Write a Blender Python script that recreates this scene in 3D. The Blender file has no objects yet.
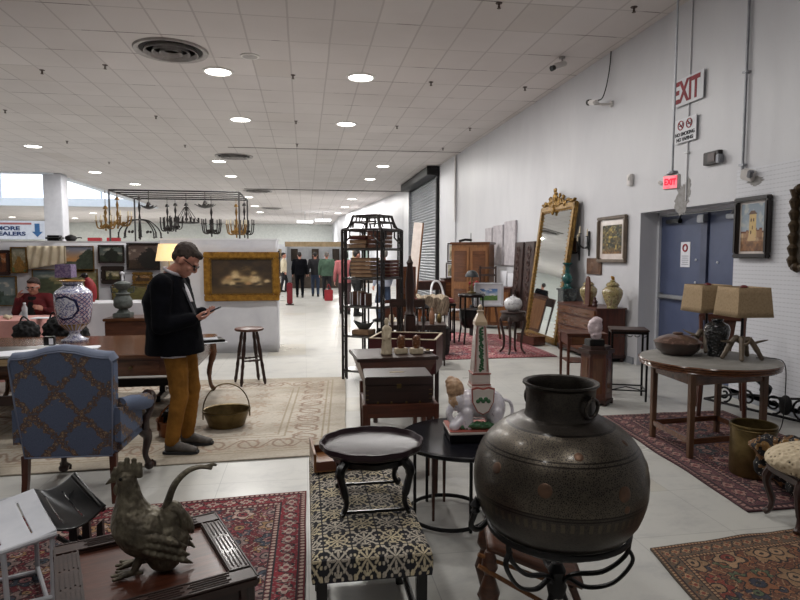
import bpy, bmesh, math, random
import numpy as np
from mathutils import Vector, Matrix, Euler
R = math.radians
PI = math.pi
SC = bpy.context.scene
COL = SC.collection

# ------------------------------------------------------------ camera, world, exposure
cam_data = bpy.data.cameras.new('camera'); cam = bpy.data.objects.new('camera', cam_data); COL.objects.link(cam)
cam_data.sensor_width = 36; cam_data.lens = 27.0; cam_data.clip_start = 0.05; cam_data.clip_end = 200
cam.location = (0, 0, 1.6); cam.rotation_euler = (R(90 - 4.19), 0, R(-9.0)); SC.camera = cam
world = bpy.data.worlds.new('hall_air'); SC.world = world; world.use_nodes = True
world.node_tree.nodes['Background'].inputs[0].default_value = (1.0, 0.98, 0.96, 1)
world.node_tree.nodes['Background'].inputs[1].default_value = 0.12
SC.view_settings.view_transform = 'Standard'; SC.view_settings.look = 'None'
SC.view_settings.gamma = 1.0; SC.view_settings.use_curve_mapping = False
SC.view_settings.exposure = -0.05
LAMP_W = 88.0        # watts of one near downlight
FAR_W = 128.0

# sight helpers used only to read positions off the survey of the hall
F_PX = 600.0
_f = Vector((math.sin(R(9)) * math.cos(R(4.19)), math.cos(R(9)) * math.cos(R(4.19)), -math.sin(R(4.19))))
_r = Vector((math.cos(R(9)), -math.sin(R(9)), 0)); _u = _r.cross(_f)
def ray(px, py): return _f + _r * ((px - 400) / F_PX) + _u * ((300 - py) / F_PX)
def gp(px, py, z=0.0):
    d = ray(px, py); t = (z - 1.6) / d.z; return Vector((d.x * t, d.y * t, z))
def yp(px, py, y):
    d = ray(px, py); t = y / d.y; return Vector((d.x * t, y, 1.6 + d.z * t))
def xp(px, py, x=4.8):
    d = ray(px, py); t = x / d.x; return Vector((x, d.y * t, 1.6 + d.z * t))

# ------------------------------------------------------------ materials
def lin(c):
    c = np.asarray(c, dtype=float)
    return np.where(c <= 0.04045, c / 12.92, ((c + 0.055) / 1.055) ** 2.4)
def hexc(h):
    if isinstance(h, str):
        h = h.lstrip('#'); c = [int(h[i:i + 2], 16) / 255 for i in (0, 2, 4)]
    else: c = h
    return tuple(float(v) for v in lin(c)) + (1.0,)
MATS = {}
class NG:
    """small helper around a node tree"""
    def __init__(s, m): s.t = m.node_tree; s.n = s.t.nodes; s.l = s.t.links
    def node(s, k, **kw):
        n = s.n.new(k)
        for a, b in kw.items(): setattr(n, a, b)
        return n
    def put(s, sock, v):
        if hasattr(v, 'links'): s.l.new(v, sock)
        elif v is not None: sock.default_value = v
    def math(s, op, a, b=0.0, c=0.0):
        n = s.node('ShaderNodeMath', operation=op)
        for i, v in enumerate((a, b, c)): s.put(n.inputs[i], v)
        return n.outputs[0]
    def mix(s, f, a, b):
        n = s.node('ShaderNodeMix', data_type='RGBA')
        s.put(n.inputs[0], f); s.put(n.inputs[6], a); s.put(n.inputs[7], b); return n.outputs[2]
    def coords(s, scale=(1, 1, 1), rot=(0, 0, 0), kind='Object'):
        c = s.node('ShaderNodeTexCoord'); m = s.node('ShaderNodeMapping')
        m.inputs[3].default_value = scale; m.inputs[2].default_value = rot
        s.l.new(c.outputs[kind], m.inputs[0]); return m.outputs[0]
    def noise(s, vec, scale=5, detail=4, rough=.55, dist=0):
        n = s.node('ShaderNodeTexNoise'); s.l.new(vec, n.inputs['Vector'])
        n.inputs['Scale'].default_value = scale; n.inputs['Detail'].default_value = detail
        n.inputs['Roughness'].default_value = rough; n.inputs['Distortion'].default_value = dist
        return n.outputs[0]
    def voro(s, vec, scale=5, feature='F1'):
        n = s.node('ShaderNodeTexVoronoi', feature=feature); s.l.new(vec, n.inputs['Vector'])
        n.inputs['Scale'].default_value = scale; return n
    def ramp(s, fac, stops, interp='LINEAR'):
        n = s.node('ShaderNodeValToRGB'); n.color_ramp.interpolation = interp
        e = n.color_ramp.elements
        while len(e) < len(stops): e.new(0.5)
        for el, (p, c) in zip(e, stops): el.position = p; el.color = c
        s.put(n.inputs[0], fac); return n.outputs[0]
    def bump(s, h, strength=.3, dist=.01):
        n = s.node('ShaderNodeBump'); s.l.new(h, n.inputs['Height'])
        n.inputs['Strength'].default_value = strength; n.inputs['Distance'].default_value = dist
        return n.outputs[0]
def newmat(name, rough=.5, metal=0.0, coat=0.0):
    m = bpy.data.materials.new(name); m.use_nodes = True
    g = NG(m); b = g.n['Principled BSDF']; g.b = b
    b.inputs['Roughness'].default_value = rough; b.inputs['Metallic'].default_value = metal
    b.inputs['Coat Weight'].default_value = coat; b.inputs['Coat Roughness'].default_value = .12
    return m, g
def pm(name, col, col2=None, rough=.5, metal=0.0, scale=6, stretch=(1, 1, 1), bump=.0, bscale=60, coat=0.0,
       emit=0.0, trans=0.0, lo=.35, hi=.7, dist=.3, spec=None):
    """procedural material: two tones mixed by noise, optional bump"""
    if name in MATS: return MATS[name]
    m, g = newmat(name, rough, metal, coat)
    a = hexc(col); b = hexc(col2) if col2 else tuple(v * .78 for v in a[:3]) + (1,)
    v = g.coords(stretch); nz = g.noise(v, scale, 5, .6, dist)
    c = g.ramp(nz, [(lo, a), (hi, b)]); g.l.new(c, g.b.inputs['Base Color'])
    if bump:
        h = g.noise(g.coords(stretch), bscale, 3); g.l.new(g.bump(h, bump, .004), g.b.inputs['Normal'])
    if emit:
        g.l.new(c, g.b.inputs['Emission Color']); g.b.inputs['Emission Strength'].default_value = emit
    if trans: g.b.inputs['Transmission Weight'].default_value = trans
    if spec is not None: g.b.inputs['Specular IOR Level'].default_value = spec
    MATS[name] = m; return m
def wood(name, col, col2, rough=.4, axis='x', coat=.2, scale=5, bump=.12):
    st = {'x': (.6, 7, 7), 'y': (7, .6, 7), 'z': (7, 7, .6)}[axis]
    return pm(name, col, col2, rough, 0, scale, st, bump, 14, coat, lo=.3, hi=.72, dist=1.2)
def vcmat(name, rough=.8, bump=0.0, bscale=200, coat=0.0, metal=0.0):
    if name in MATS: return MATS[name]
    m, g = newmat(name, rough, metal, coat)
    a = g.node('ShaderNodeAttribute'); a.attribute_name = 'Col'; g.l.new(a.outputs[0], g.b.inputs['Base Color'])
    if bump:
        h = g.noise(g.coords(), bscale, 2); g.l.new(g.bump(h, bump, .003), g.b.inputs['Normal'])
    MATS[name] = m; return m

# ------------------------------------------------------------ mesh building
class MB:
    def __init__(s): s.bm = bmesh.new()
    def _add(s, verts, faces, M=None):
        vs = [s.bm.verts.new(M @ Vector(v) if M is not None else Vector(v)) for v in verts]
        for f in faces:
            try: s.bm.faces.new([vs[i] for i in f])
            except ValueError: pass
        return vs
    def box(s, c, d, rot=None, bev=0.0, taper=1.0, M=None, seg=2):
        b = bmesh.new(); bmesh.ops.create_cube(b, size=1)
        for v in b.verts:
            t = taper if v.co.z < 0 else 1.0
            v.co = Vector((v.co.x * d[0] * t, v.co.y * d[1] * t, v.co.z * d[2]))
        if bev: bmesh.ops.bevel(b, geom=b.edges[:], offset=bev, segments=seg, affect='EDGES', clamp_overlap=True)
        m = Matrix.Translation(c)
        if rot: m = m @ Euler(rot).to_matrix().to_4x4()
        if M is not None: m = M @ m
        b.verts.index_update()
        s._add([v.co for v in b.verts], [[v.index for v in f.verts] for f in b.faces], m); b.free(); return s
    def tube(s, pts, r, n=8, closed=False, side=None, r2=None, caps=True, M=None):
        P = [Vector(p) for p in pts]; k = len(P)
        rs = list(r) if hasattr(r, '__len__') else [r] * k
        rb = rs if r2 is None else (list(r2) if hasattr(r2, '__len__') else [r2] * k)
        T = []
        for i in range(k):
            a = P[(i - 1) % k] if (closed or i) else P[i]; b = P[(i + 1) % k] if (closed or i < k - 1) else P[i]
            t = (b - a); T.append(t.normalized() if t.length > 1e-9 else Vector((0, 0, 1)))
        if side is None:
            u = T[0].orthogonal().normalized()
        verts = []
        for i in range(k):
            if side is not None:
                u = Vector(side) - T[i] * Vector(side).dot(T[i])
                u = u.normalized() if u.length > 1e-6 else T[i].orthogonal().normalized()
            else:
                u = (u - T[i] * u.dot(T[i])); u = u.normalized() if u.length > 1e-6 else T[i].orthogonal().normalized()
            w = T[i].cross(u)
            for j in range(n):
                a = 2 * PI * j / n; verts.append(P[i] + u * (math.cos(a) * rs[i]) + w * (math.sin(a) * rb[i]))
        faces = []
        for i in range(k if closed else k - 1):
            i2 = (i + 1) % k
            for j in range(n):
                j2 = (j + 1) % n; faces.append([i * n + j, i * n + j2, i2 * n + j2, i2 * n + j])
        if caps and not closed:
            faces.append(list(range(n))[::-1]); faces.append([(k - 1) * n + j for j in range(n)])
        s._add(verts, faces, M); return s
    def cap(s, a, b, ra, rb=None, n=12, M=None):
        """capsule with tapered radius"""
        rb = ra if rb is None else rb
        a = Vector(a); b = Vector(b); s.tube([a, a.lerp(b, .5), b], [ra, (ra + rb) / 2, rb], n, M=M)
        s.ball(a, (ra,) * 3, M=M, seg=n); s.ball(b, (rb,) * 3, M=M, seg=n); return s
    def lathe(s, prof, c=(0, 0, 0), n=28, sx=1.0, sy=1.0, M=None, ripple=None):
        verts = []; faces = []; k = len(prof)
        for (r, z) in prof:
            for j in range(n):
                a = 2 * PI * j / n; q = r * (1 + (ripple(a, z) if ripple else 0))
                verts.append((c[0] + q * sx * math.cos(a), c[1] + q * sy * math.sin(a), c[2] + z))
        for i in range(k - 1):
            for j in range(n):
                j2 = (j + 1) % n; faces.append([i * n + j, i * n + j2, (i + 1) * n + j2, (i + 1) * n + j])
        if prof[0][0] > 1e-5: faces.append(list(range(n))[::-1])
        if prof[-1][0] > 1e-5: faces.append([(k - 1) * n + j for j in range(n)])
        s._add(verts, faces, M); return s
    def ball(s, c, r, rot=None, seg=14, M=None):
        if not hasattr(r, '__len__'): r = (r, r, r)
        b = bmesh.new(); bmesh.ops.create_uvsphere(b, u_segments=seg, v_segments=max(6, seg * 2 // 3), radius=1)
        m = Matrix.Translation(c)
        if rot: m = m @ Euler(rot).to_matrix().to_4x4()
        m = m @ Matrix.Diagonal((r[0], r[1], r[2], 1))
        if M is not None: m = M @ m
        b.verts.index_update()
        s._add([v.co for v in b.verts], [[v.index for v in f.verts] for f in b.faces], m); b.free(); return s
    def prism(s, pts, z0, z1, M=None, pts2=None):
        n = len(pts); q = pts2 or pts
        v = [(p[0], p[1], z0) for p in pts] + [(p[0], p[1], z1) for p in q]
        f = [list(range(n))[::-1], [n + i for i in range(n)]] + [[i, (i + 1) % n, n + (i + 1) % n, n + i] for i in range(n)]
        s._add(v, f, M); return s
    def grid(s, fn, nu, nv, cu=False, cv=False, M=None):
        v = [fn(i / (nu if cu else nu - 1), j / (nv if cv else nv - 1)) for i in range(nu) for j in range(nv)]
        f = []
        for i in range(nu if cu else nu - 1):
            for j in range(nv if cv else nv - 1):
                i2 = (i + 1) % nu; j2 = (j + 1) % nv; f.append([i * nv + j, i2 * nv + j, i2 * nv + j2, i * nv + j2])
        s._add(v, f, M); return s
    def build(s, name, m, parent=None, smooth=40, solid=0.0, disp=None, keep=False):
        bm = s.bm
        bmesh.ops.remove_doubles(bm, verts=bm.verts[:], dist=1e-5)
        bmesh.ops.recalc_face_normals(bm, faces=bm.faces[:])
        me = bpy.data.meshes.new(name); bm.to_mesh(me)
        if not keep: bm.free()
        me.polygons.foreach_set('use_smooth', [True] * len(me.polygons))
        try: me.set_sharp_from_angle(angle=R(smooth))
        except Exception: pass
        o = bpy.data.objects.new(name, me); COL.objects.link(o)
        if m is not None: me.materials.append(m)
        if parent is not None: o.parent = parent
        if solid:
            md = o.modifiers.new('solid', 'SOLIDIFY'); md.thickness = solid; md.offset = 0
            bake(o)
        return o
def bake(o):
    bpy.context.view_layer.update(); dg = bpy.context.evaluated_depsgraph_get()
    me = bpy.data.meshes.new_from_object(o.evaluated_get(dg), preserve_all_data_layers=True, depsgraph=dg)
    o.modifiers.clear(); old = o.data; o.data = me; me.name = o.name; bpy.data.meshes.remove(old)
def fuse(o, voxel=.008, it=4, fac=.5, noise=None):
    """voxel union of overlapping volumes into one continuous surface"""
    md = o.modifiers.new('r', 'REMESH'); md.mode = 'VOXEL'; md.voxel_size = voxel; md.use_smooth_shade = True
    if it:
        sm = o.modifiers.new('s', 'SMOOTH'); sm.iterations = it; sm.factor = fac
    if noise:
        tx = bpy.data.textures.new('t', 'CLOUDS'); tx.noise_scale = noise[0]
        d = o.modifiers.new('d', 'DISPLACE'); d.texture = tx; d.strength = noise[1]; d.mid_level = .5
    bake(o); o.data.polygons.foreach_set('use_smooth', [True] * len(o.data.polygons)); return o

ROOTS = []
def thing(name, label, cat, loc=(0, 0, 0), rz=0.0, group=None):
    o = bpy.data.objects.new(name, None); COL.objects.link(o); o.location = loc; o.rotation_euler = (0, 0, rz)
    o['label'] = label; o['category'] = cat
    if group: o['group'] = group
    o.empty_display_size = .1; return o
def tag(o, label, cat, group=None, loc=None, rz=None, kind=None):
    o['label'] = label; o['category'] = cat
    if group: o['group'] = group
    if kind: o['kind'] = kind
    if loc is not None: o.location = loc
    if rz is not None: o.rotation_euler = (0, 0, rz)
    return o
def struct(o): o['kind'] = 'structure'; return o
def dup(root, loc, rz=None, label=None, group=None):
    r = root.copy(); COL.objects.link(r); r.location = loc
    if rz is not None: r.rotation_euler = (0, 0, rz)
    if label: r['label'] = label
    if group: r['group'] = group
    for ch in list(root.children):
        c = ch.copy(); COL.objects.link(c); c.parent = r
        for g in list(ch.children):
            d = g.copy(); COL.objects.link(d); d.parent = c
    return r
def BX(name, m, parent, c, d, bev=.003, rot=None, taper=1.0): return MB().box(c, d, rot, bev, taper).build(name, m, parent)

# numpy noise and painted surfaces
def hsh(ix, iy, s):
    n = np.sin(ix * 127.1 + iy * 311.7 + s * 74.7) * 43758.5453; return n - np.floor(n)
def vn(u, v, s=0):
    iu = np.floor(u); iv = np.floor(v); fu = u - iu; fv = v - iv
    fu = fu * fu * (3 - 2 * fu); fv = fv * fv * (3 - 2 * fv)
    a = hsh(iu, iv, s); b = hsh(iu + 1, iv, s); c = hsh(iu, iv + 1, s); d = hsh(iu + 1, iv + 1, s)
    return (a * (1 - fu) + b * fu) * (1 - fv) + (c * (1 - fu) + d * fu) * fv
def fbm(u, v, s=0, o=4):
    t = 0; a = .5
    for i in range(o): t = t + a * vn(u * 2 ** i, v * 2 ** i, s + i * 7); a *= .5
    return t / (1 - .5 ** o)
def mixc(a, b, t):
    t = np.clip(t, 0, 1)[..., None]; return np.asarray(a) * (1 - t) + np.asarray(b) * t
def C(h): h = h.lstrip('#'); return np.array([int(h[i:i + 2], 16) / 255 for i in (0, 2, 4)])
def sst(a, b, x): t = np.clip((x - a) / (b - a), 0, 1); return t * t * (3 - 2 * t)
def painted(name, nx, ny, colfn, posfn, m, parent=None, thick=None):
    U, V = np.meshgrid(np.linspace(0, 1, nx), np.linspace(0, 1, ny), indexing='ij')
    col = np.broadcast_to(colfn(U, V), U.shape + (3,)); P = np.stack(posfn(U, V), -1).reshape(-1, 3)
    ii, jj = np.meshgrid(np.arange(nx - 1), np.arange(ny - 1), indexing='ij'); a = (ii * ny + jj).ravel()
    Fc = np.stack([a, a + ny, a + ny + 1, a + 1], -1)
    me = bpy.data.meshes.new(name); me.from_pydata(P.tolist(), [], Fc.tolist())
    at = me.color_attributes.new('Col', 'FLOAT_COLOR', 'POINT')
    rgba = np.ones((nx * ny, 4)); rgba[:, :3] = lin(np.clip(col, 0, 1)).reshape(-1, 3); at.data.foreach_set('color', rgba.ravel())
    me.polygons.foreach_set('use_smooth', [True] * len(me.polygons)); me.update()
    o = bpy.data.objects.new(name, me); COL.objects.link(o); me.materials.append(m)
    if parent is not None: o.parent = parent
    if thick:
        md = o.modifiers.new('solid', 'SOLIDIFY'); md.thickness = thick; md.offset = -1; bake(o)
    return o
def text(name, s, size, m, parent, loc, rot=(PI / 2, 0, 0), ext=.002, sx=1.0, align='CENTER', bold=0.0):
    cu = bpy.data.curves.new(name, 'FONT'); cu.body = s; cu.size = size; cu.extrude = ext; cu.align_x = align; cu.align_y = 'CENTER'
    cu.offset = bold
    t = bpy.data.objects.new(name, cu); COL.objects.link(t); bpy.context.view_layer.update()
    dg = bpy.context.evaluated_depsgraph_get(); me = bpy.data.meshes.new_from_object(t.evaluated_get(dg), depsgraph=dg)
    bpy.data.objects.remove(t); me.materials.clear(); me.materials.append(m)
    me.transform(Matrix.Translation(loc) @ Euler(rot).to_matrix().to_4x4() @ Matrix.Diagonal((sx, 1, 1, 1)))
    o = bpy.data.objects.new(name, me); COL.objects.link(o); o.parent = parent; return o
def spiral(c, r0, r1, turns, n=26, a0=0.0, plane='xz', s=1):
    out = []
    for i in range(n + 1):
        t = i / n; a = a0 + s * turns * 2 * PI * t; r = r0 + (r1 - r0) * t
        x = r * math.cos(a); z = r * math.sin(a)
        out.append((c[0] + x, c[1], c[2] + z) if plane == 'xz' else (c[0] + x, c[1] + z, c[2]) if plane == 'xy' else (c[0], c[1] + x, c[2] + z))
    return out
def bez(pts, n=12):
    """catmull-rom through points"""
    P = [Vector(p) for p in pts]; P = [P[0] * 2 - P[1]] + P + [P[-1] * 2 - P[-2]]; out = []
    for i in range(1, len(P) - 2):
        for k in range(n):
            t = k / n; a, b, c, d = P[i - 1:i + 3]
            out.append(.5 * ((2 * b) + (c - a) * t + (2 * a - 5 * b + 4 * c - d) * t * t + (3 * b - a - 3 * c + d) * t ** 3))
    out.append(P[-2]); return out
# ------------------------------------------------------------ common materials
WHITE = pm('white_paint', '#dcdcdf', '#d2d3d8', .55, scale=2)
DKWOOD = wood('dark_mahogany', '#3a2018', '#1e100c', .5, 'x', .08)
DKWOODZ = wood('dark_mahogany_upright', '#38201a', '#1d100d', .38, 'z', .08)
MIDW = wood('red_brown_wood', '#5c3020', '#371b12', .4, 'x', .08)
MIDWZ = wood('red_brown_wood_upright', '#5c3020', '#371b12', .4, 'z', .08)
WALNUT = wood('walnut', '#6b4630', '#472c1e', .18, 'x', .1)
WALNUTZ = wood('walnut_upright', '#6b4630', '#442a1e', .18, 'z', .1)
HONEY = wood('honey_wood', '#8a5a30', '#5c3718', .42, 'z', .2)
BLACK = pm('black_lacquer', '#0b0a0b', '#050505', .3, coat=.05, spec=.35)
BLKIRON = pm('black_iron', '#151416', '#0a0a0b', .5, .4, bump=.1)
BLKCLOTH = pm('black_cloth', '#0f0f12', '#08080a', .9, scale=14, bump=.3, bscale=220)
GILT = pm('gilt', '#9a7a40', '#5c4120', .42, .65, scale=20, bump=.35, bscale=60)
GOLD = pm('gold_leaf', '#b98a3c', '#7d5620', .38, .6, scale=14, bump=.2)
BRASS = pm('aged_brass', '#7a6844', '#514428', .38, .8, scale=9, bump=.08)
COPPER = pm('copper', '#7c4a2a', '#4e2d1b', .38, .8, scale=9, bump=.1)
STEEL = pm('grey_steel', '#9b9da2', '#7f8187', .42, .6)
CREAMC = pm('cream_linen', '#d8cdb6', '#c3b699', .9, bump=.2)
PAPER = pm('paper', '#dfe0e6', '#cfd1da', .8)

# ------------------------------------------------------------ the hall
WX = 4.8; CH = 4.8
m, g = newmat('vinyl_tile_floor', .45)
ob = g.coords(); sx = g.node('ShaderNodeSeparateXYZ'); g.l.new(ob, sx.inputs[0])
def cell(s, k): return g.math('FLOOR', g.math('DIVIDE', s, k))
def edge(s, k, w):
    f = g.math('FRACT', g.math('DIVIDE', s, k)); return g.math('LESS_THAN', f, w)
cx_, cy_ = cell(sx.outputs[0], .61), cell(sx.outputs[1], .61)
cv = g.node('ShaderNodeCombineXYZ'); g.put(cv.inputs[0], cx_); g.put(cv.inputs[1], cy_)
wn = g.node('ShaderNodeTexWhiteNoise', noise_dimensions='2D'); g.l.new(cv.outputs[0], wn.inputs[0])
bc = g.ramp(wn.outputs[0], [(0, hexc('#b8b7b2')), (.5, hexc('#bcbbb6')), (.93, hexc('#b9b8b2')), (.95, hexc('#b5b1a6')), (1, hexc('#b1ada2'))])
sp = g.noise(g.coords(), 90, 3, .7); big = g.noise(g.coords(), .8, 6, .65, .1)
bc = g.mix(g.math('MULTIPLY', g.math('GREATER_THAN', sp, .62), .12), bc, hexc('#8f918f'))
bc = g.mix(g.math('MULTIPLY', g.ramp(big, [(.45, (0, 0, 0, 1)), (.75, (1, 1, 1, 1))]), .35), bc, hexc('#999a9b'))
st = g.noise(g.coords((1, 1.6, 1)), 3.2, 7, .72, .3); bc = g.mix(g.math('MULTIPLY', g.ramp(st, [(.5, (0, 0, 0, 1)), (.72, (1, 1, 1, 1))]), .42), bc, hexc('#84858a'))
ln = g.math('MAXIMUM', edge(sx.outputs[0], .61, .008), edge(sx.outputs[1], .61, .008))
bc = g.mix(g.math('MULTIPLY', ln, .45), bc, hexc('#6c6d6e')); g.l.new(bc, g.b.inputs['Base Color'])
g.l.new(g.ramp(big, [(.3, (.26,) * 3 + (1,)), (.8, (.46,) * 3 + (1,))]), g.b.inputs['Roughness'])
FLOORM = m
b = MB(); b.box((-9, 27, -.05), (42, 70, .1)); struct(b.build('floor', FLOORM))

m, g = newmat('acoustic_tile_ceiling', .9)
ob = g.coords(); sx = g.node('ShaderNodeSeparateXYZ'); g.l.new(ob, sx.inputs[0])
xx = g.math('ADD', sx.outputs[0], 30.1); yy = g.math('ADD', sx.outputs[1], 30.2)
wv = g.math('MULTIPLY', g.math('SUBTRACT', g.noise(g.coords(), .7, 2), .5), .03); xx = g.math('ADD', xx, wv)
cv = g.node('ShaderNodeCombineXYZ'); g.put(cv.inputs[0], cell(xx, .61)); g.put(cv.inputs[1], cell(yy, .92))
wn = g.node('ShaderNodeTexWhiteNoise', noise_dimensions='2D'); g.l.new(cv.outputs[0], wn.inputs[0])
bc = g.ramp(wn.outputs[0], [(0, hexc('#c6c0be')), (.9, hexc('#c9c3c1')), (.97, hexc('#cec8c6')), (1, hexc('#bfb8b4'))])
bc = g.mix(g.math('MULTIPLY', g.math('MAXIMUM', edge(xx, .61, .045), edge(yy, .92, .028)), .32), bc, hexc('#6d6562'))
dl = g.math('MULTIPLY', g.math('LESS_THAN', g.math('FRACT', g.math('DIVIDE', yy, .92)), .022), g.math('GREATER_THAN', g.noise(g.coords((.8, 3, 1)), 1.1, 2), .56))
bc = g.mix(g.math('MULTIPLY', dl, .75), bc, hexc('#38322f'))
bc = g.mix(g.math('MULTIPLY', g.ramp(g.noise(g.coords(), .5, 4), [(.45, (0, 0, 0, 1)), (.8, (1, 1, 1, 1))]), .3), bc, hexc('#a39b98'))
g.l.new(bc, g.b.inputs['Base Color']); CEILM = m
b = MB()
# ceiling as slabs that leave the atrium open (x < -9.8, 25.4 < y < 42)
b.box(((-9.8 + WX) / 2, 27, CH + .1), (WX + 9.8, 70, .2))
b.box((-19.9, 8.7, CH + .1), (20.2, 33.4, .2)); b.box((-19.9, 52, CH + .1), (20.2, 20, .2))
struct(b.build('ceiling', CEILM))

m, g = newmat('painted_block_wall', .42)
v = g.coords(); n1 = g.noise(g.coords((1, 1, .35)), 1.3, 5, .6, .4)
bc = g.ramp(n1, [(.3, hexc('#c9c9cd')), (.7, hexc('#bfbfc4'))])
fine = g.noise(v, 30, 4); bc = g.mix(g.math('MULTIPLY', g.math('GREATER_THAN', fine, .68), .35), bc, hexc('#a9aaae'))
g.l.new(bc, g.b.inputs['Base Color']); g.l.new(g.bump(g.noise(g.coords(), 2.2, 4), .25, .02), g.b.inputs['Normal']); WALLM = m
# right wall with a double-door opening from y=6.15 to 7.62, 2.17 m high
DY0, DY1, DH = 6.13, 8.08, 2.22
b = MB()
b.box((WX + .2, (-8 + DY0) / 2, CH / 2), (.4, DY0 + 8, CH)); b.box((WX + .2, (DY1 + 29) / 2, CH / 2), (.4, 29 - DY1, CH))
b.box((WX + .2, (DY0 + DY1) / 2, (CH + DH) / 2), (.4, DY1 - DY0, CH - DH))
struct(b.build('wall_right', WALLM))
b = MB()
b.prism([(4.8, 29), (2.8, 50), (2.8, 62), (5.1, 62), (5.1, 29)], 0, CH)
struct(b.build('wall_right_far', WALLM))
struct(MB().box((-9, 62.2, 2.4), (42, .3, 4.8)).build('wall_back', pm('far_wall_paint', '#d7dad6', '#c8ccc8', .7)))
struct(MB().box((-30, 27, 2.4), (.3, 70, 4.8)).build('wall_left', WALLM))
# atrium well
AT = pm('atrium_plaster', '#e6ebf2', '#dfe6ee', .7)
b = MB(); b.box((-19.9, 41.9, 5.05), (20.2, .3, .5)); b.box((-19.9, 25.3, 7), (20.2, .3, 4.5)); b.box((-9.7, 33.7, 7), (.3, 17, 4.5)); b.box((-29.7, 33.7, 7), (.3, 17, 4.5)); b.box((-19.9, 42.2, 7.4), (20.2, .3, 3.6))
struct(b.build('trim_1', AT))
struct(MB().box((-19.9, 33.7, 9.3), (20.6, 17.2, .2)).build('ceiling_atrium', AT))
GLOW = pm('daylight_glass', '#eef4ff', '#eef4ff', .4, emit=1.25)
b = MB(); b.box((-19.9, 42.0, 7.2), (20.0, .06, 3.9)); w = struct(b.build('window_1', GLOW))
MUL = pm('mullion', '#cfd6de', '#c4ccd6', .5)
b = MB()
for i in range(7): b.box((-28 + i * 3, 41.93, 7.2), (.12, .08, 3.9))
b.build('window_frame', MUL, w)
ld = bpy.data.lights.new('daylight', 'AREA'); ld.shape = 'RECTANGLE'; ld.size = 18; ld.size_y = 14; ld.energy = 1100; ld.color = (.92, .96, 1)
lo = bpy.data.objects.new('daylight', ld); COL.objects.link(lo); lo.location = (-19.9, 33.7, 9.1)
# two trim lines across the ceiling
TR = pm('ceiling_seam', '#8f8a88', '#6f6a68', .8)
b = MB(); a = Vector((-2.2, 18.5)); c_ = Vector((WX, 18.28))
b.box((1.3, 18.4, CH - .008), (7.0, .03, .016), rot=(0, 0, -.03)); struct(b.build('trim_2', TR))
b = MB(); b.box((1.0, 29.6, CH - .02), (7.6, .06, .04)); struct(b.build('trim_3', TR))
# shallow pilaster where the first wall ends
b = MB(); b.box((WX - .02, 20.0, 2.4), (.04, 2.4, 4.8)); struct(b.build('trim_4', WALLM))
# baseboard
b = MB(); b.box((WX - .012, (DY0 - 8) / 2 - .02, .05), (.024, DY0 + 8 - .04, .1)); b.box((WX - .012, (DY1 + 18.7) / 2 + .02, .05), (.024, 18.7 - DY1 - .1, .1))
struct(b.build('baseboard_right', pm('vinyl_baseboard', '#8c8f95', '#7a7d84', .6)))
# slatted panel on the wall at the right
m, g = newmat('pegboard_white', .5)
sx = g.node('ShaderNodeSeparateXYZ'); g.l.new(g.coords(), sx.inputs[0])
ln = edge(sx.outputs[2], .045, .22); dots = g.math('LESS_THAN', g.math('FRACT', g.math('DIVIDE', sx.outputs[1], .05)), .45)
bc = g.mix(g.math('MULTIPLY', g.math('MULTIPLY', ln, g.math('ADD', .35, g.math('MULTIPLY', dots, .4))), .5), hexc('#cacbd1'), hexc('#8d8e94'))
g.l.new(bc, g.b.inputs['Base Color'])
struct(MB().box((WX - .012, 4.1, 1.3), (.024, 4.02, 2.5)).build('trim_5', m))

# the double door, set deep in its opening
FR = pm('door_frame_paint', '#c9cbd2', '#babcc4', .5); DX = WX + .3
b = MB(); b.box((DX + .02, DY1 - .02, DH / 2), (.1, .05, DH)); b.box((DX + .02, DY0 + .02, DH / 2), (.1, .04, DH)); b.box((DX + .02, (DY0 + DY1) / 2, DH - .02), (.1, DY1 - DY0, .04))
struct(b.build('trim_6', FR))
BLUE = pm('slate_blue_paint', '#4b5470', '#414a66', .42, scale=3, bump=.05)
for nm, y0, y1 in (('door_1', 7.13, 8.04), ('door_2', 6.16, 6.99)):
    b = MB(); b.box((DX + .03, (y0 + y1) / 2, 1.085), (.05, y1 - y0 - .012, 2.15), bev=.004)
    d = struct(b.build(nm, BLUE))
    b = MB(); b.box((DX - .04, (y0 + y1) / 2, 1.03), (.06, (y1 - y0) * .86, .055), bev=.01)
    for yy_ in (y0 + .07, y1 - .07): b.box((DX - .02, yy_, 1.03), (.07, .06, .09), bev=.01)
    b.build('panic_bar', STEEL, d)
    b = MB(); b.box((DX - .025, (y0 + y1) / 2 + (.12 if nm == 'door_1' else -.1), 2.08), (.06, .3, .06), bev=.008); b.tube([(DX - .03, (y0 + y1) / 2, 2.08), (DX - .08, (y0 + y1) / 2 - .12, 2.14)], .01, 6)
    b.build('door_closer', BLACK if nm == 'door_1' else STEEL, d)
    for yy_, z in (((y0 + .1, 1.55), (y0 + .1, 1.25)) if nm == 'door_1' else ((y1 - .18, 1.52), (y1 - .18, 1.15), (y0 + .1, 1.15))):
        MB().ball((DX + .002, yy_, z), .016, seg=8).build('bolt_cap', PAPER, d)
b = MB(); b.box((DX + .01, 7.06, 1.085), (.06, .12, 2.15)); struct(b.build('trim_7', pm('door_astragal', '#4a5068', '#3c435a', .45)))
b = MB(); b.box((DX - .05, 7.06, 2.08), (.07, .14, .1), bev=.01); tag(b.build('door_latch_box', STEEL), 'small grey steel latch box at the head of the blue double door', 'latch')
t = thing('door_notice', 'white paper notice with a red circle taped on the blue door', 'sign', (DX + .003, 7.46, 1.62), -PI / 2)
BX('sheet', PAPER, t, (0, 0, 0), (.2, .006, .34), 0)
RED = pm('sign_red', '#a01f2c', '#8d1826', .5); INK = pm('ink', '#22232c', '#1b1b22', .6)
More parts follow.
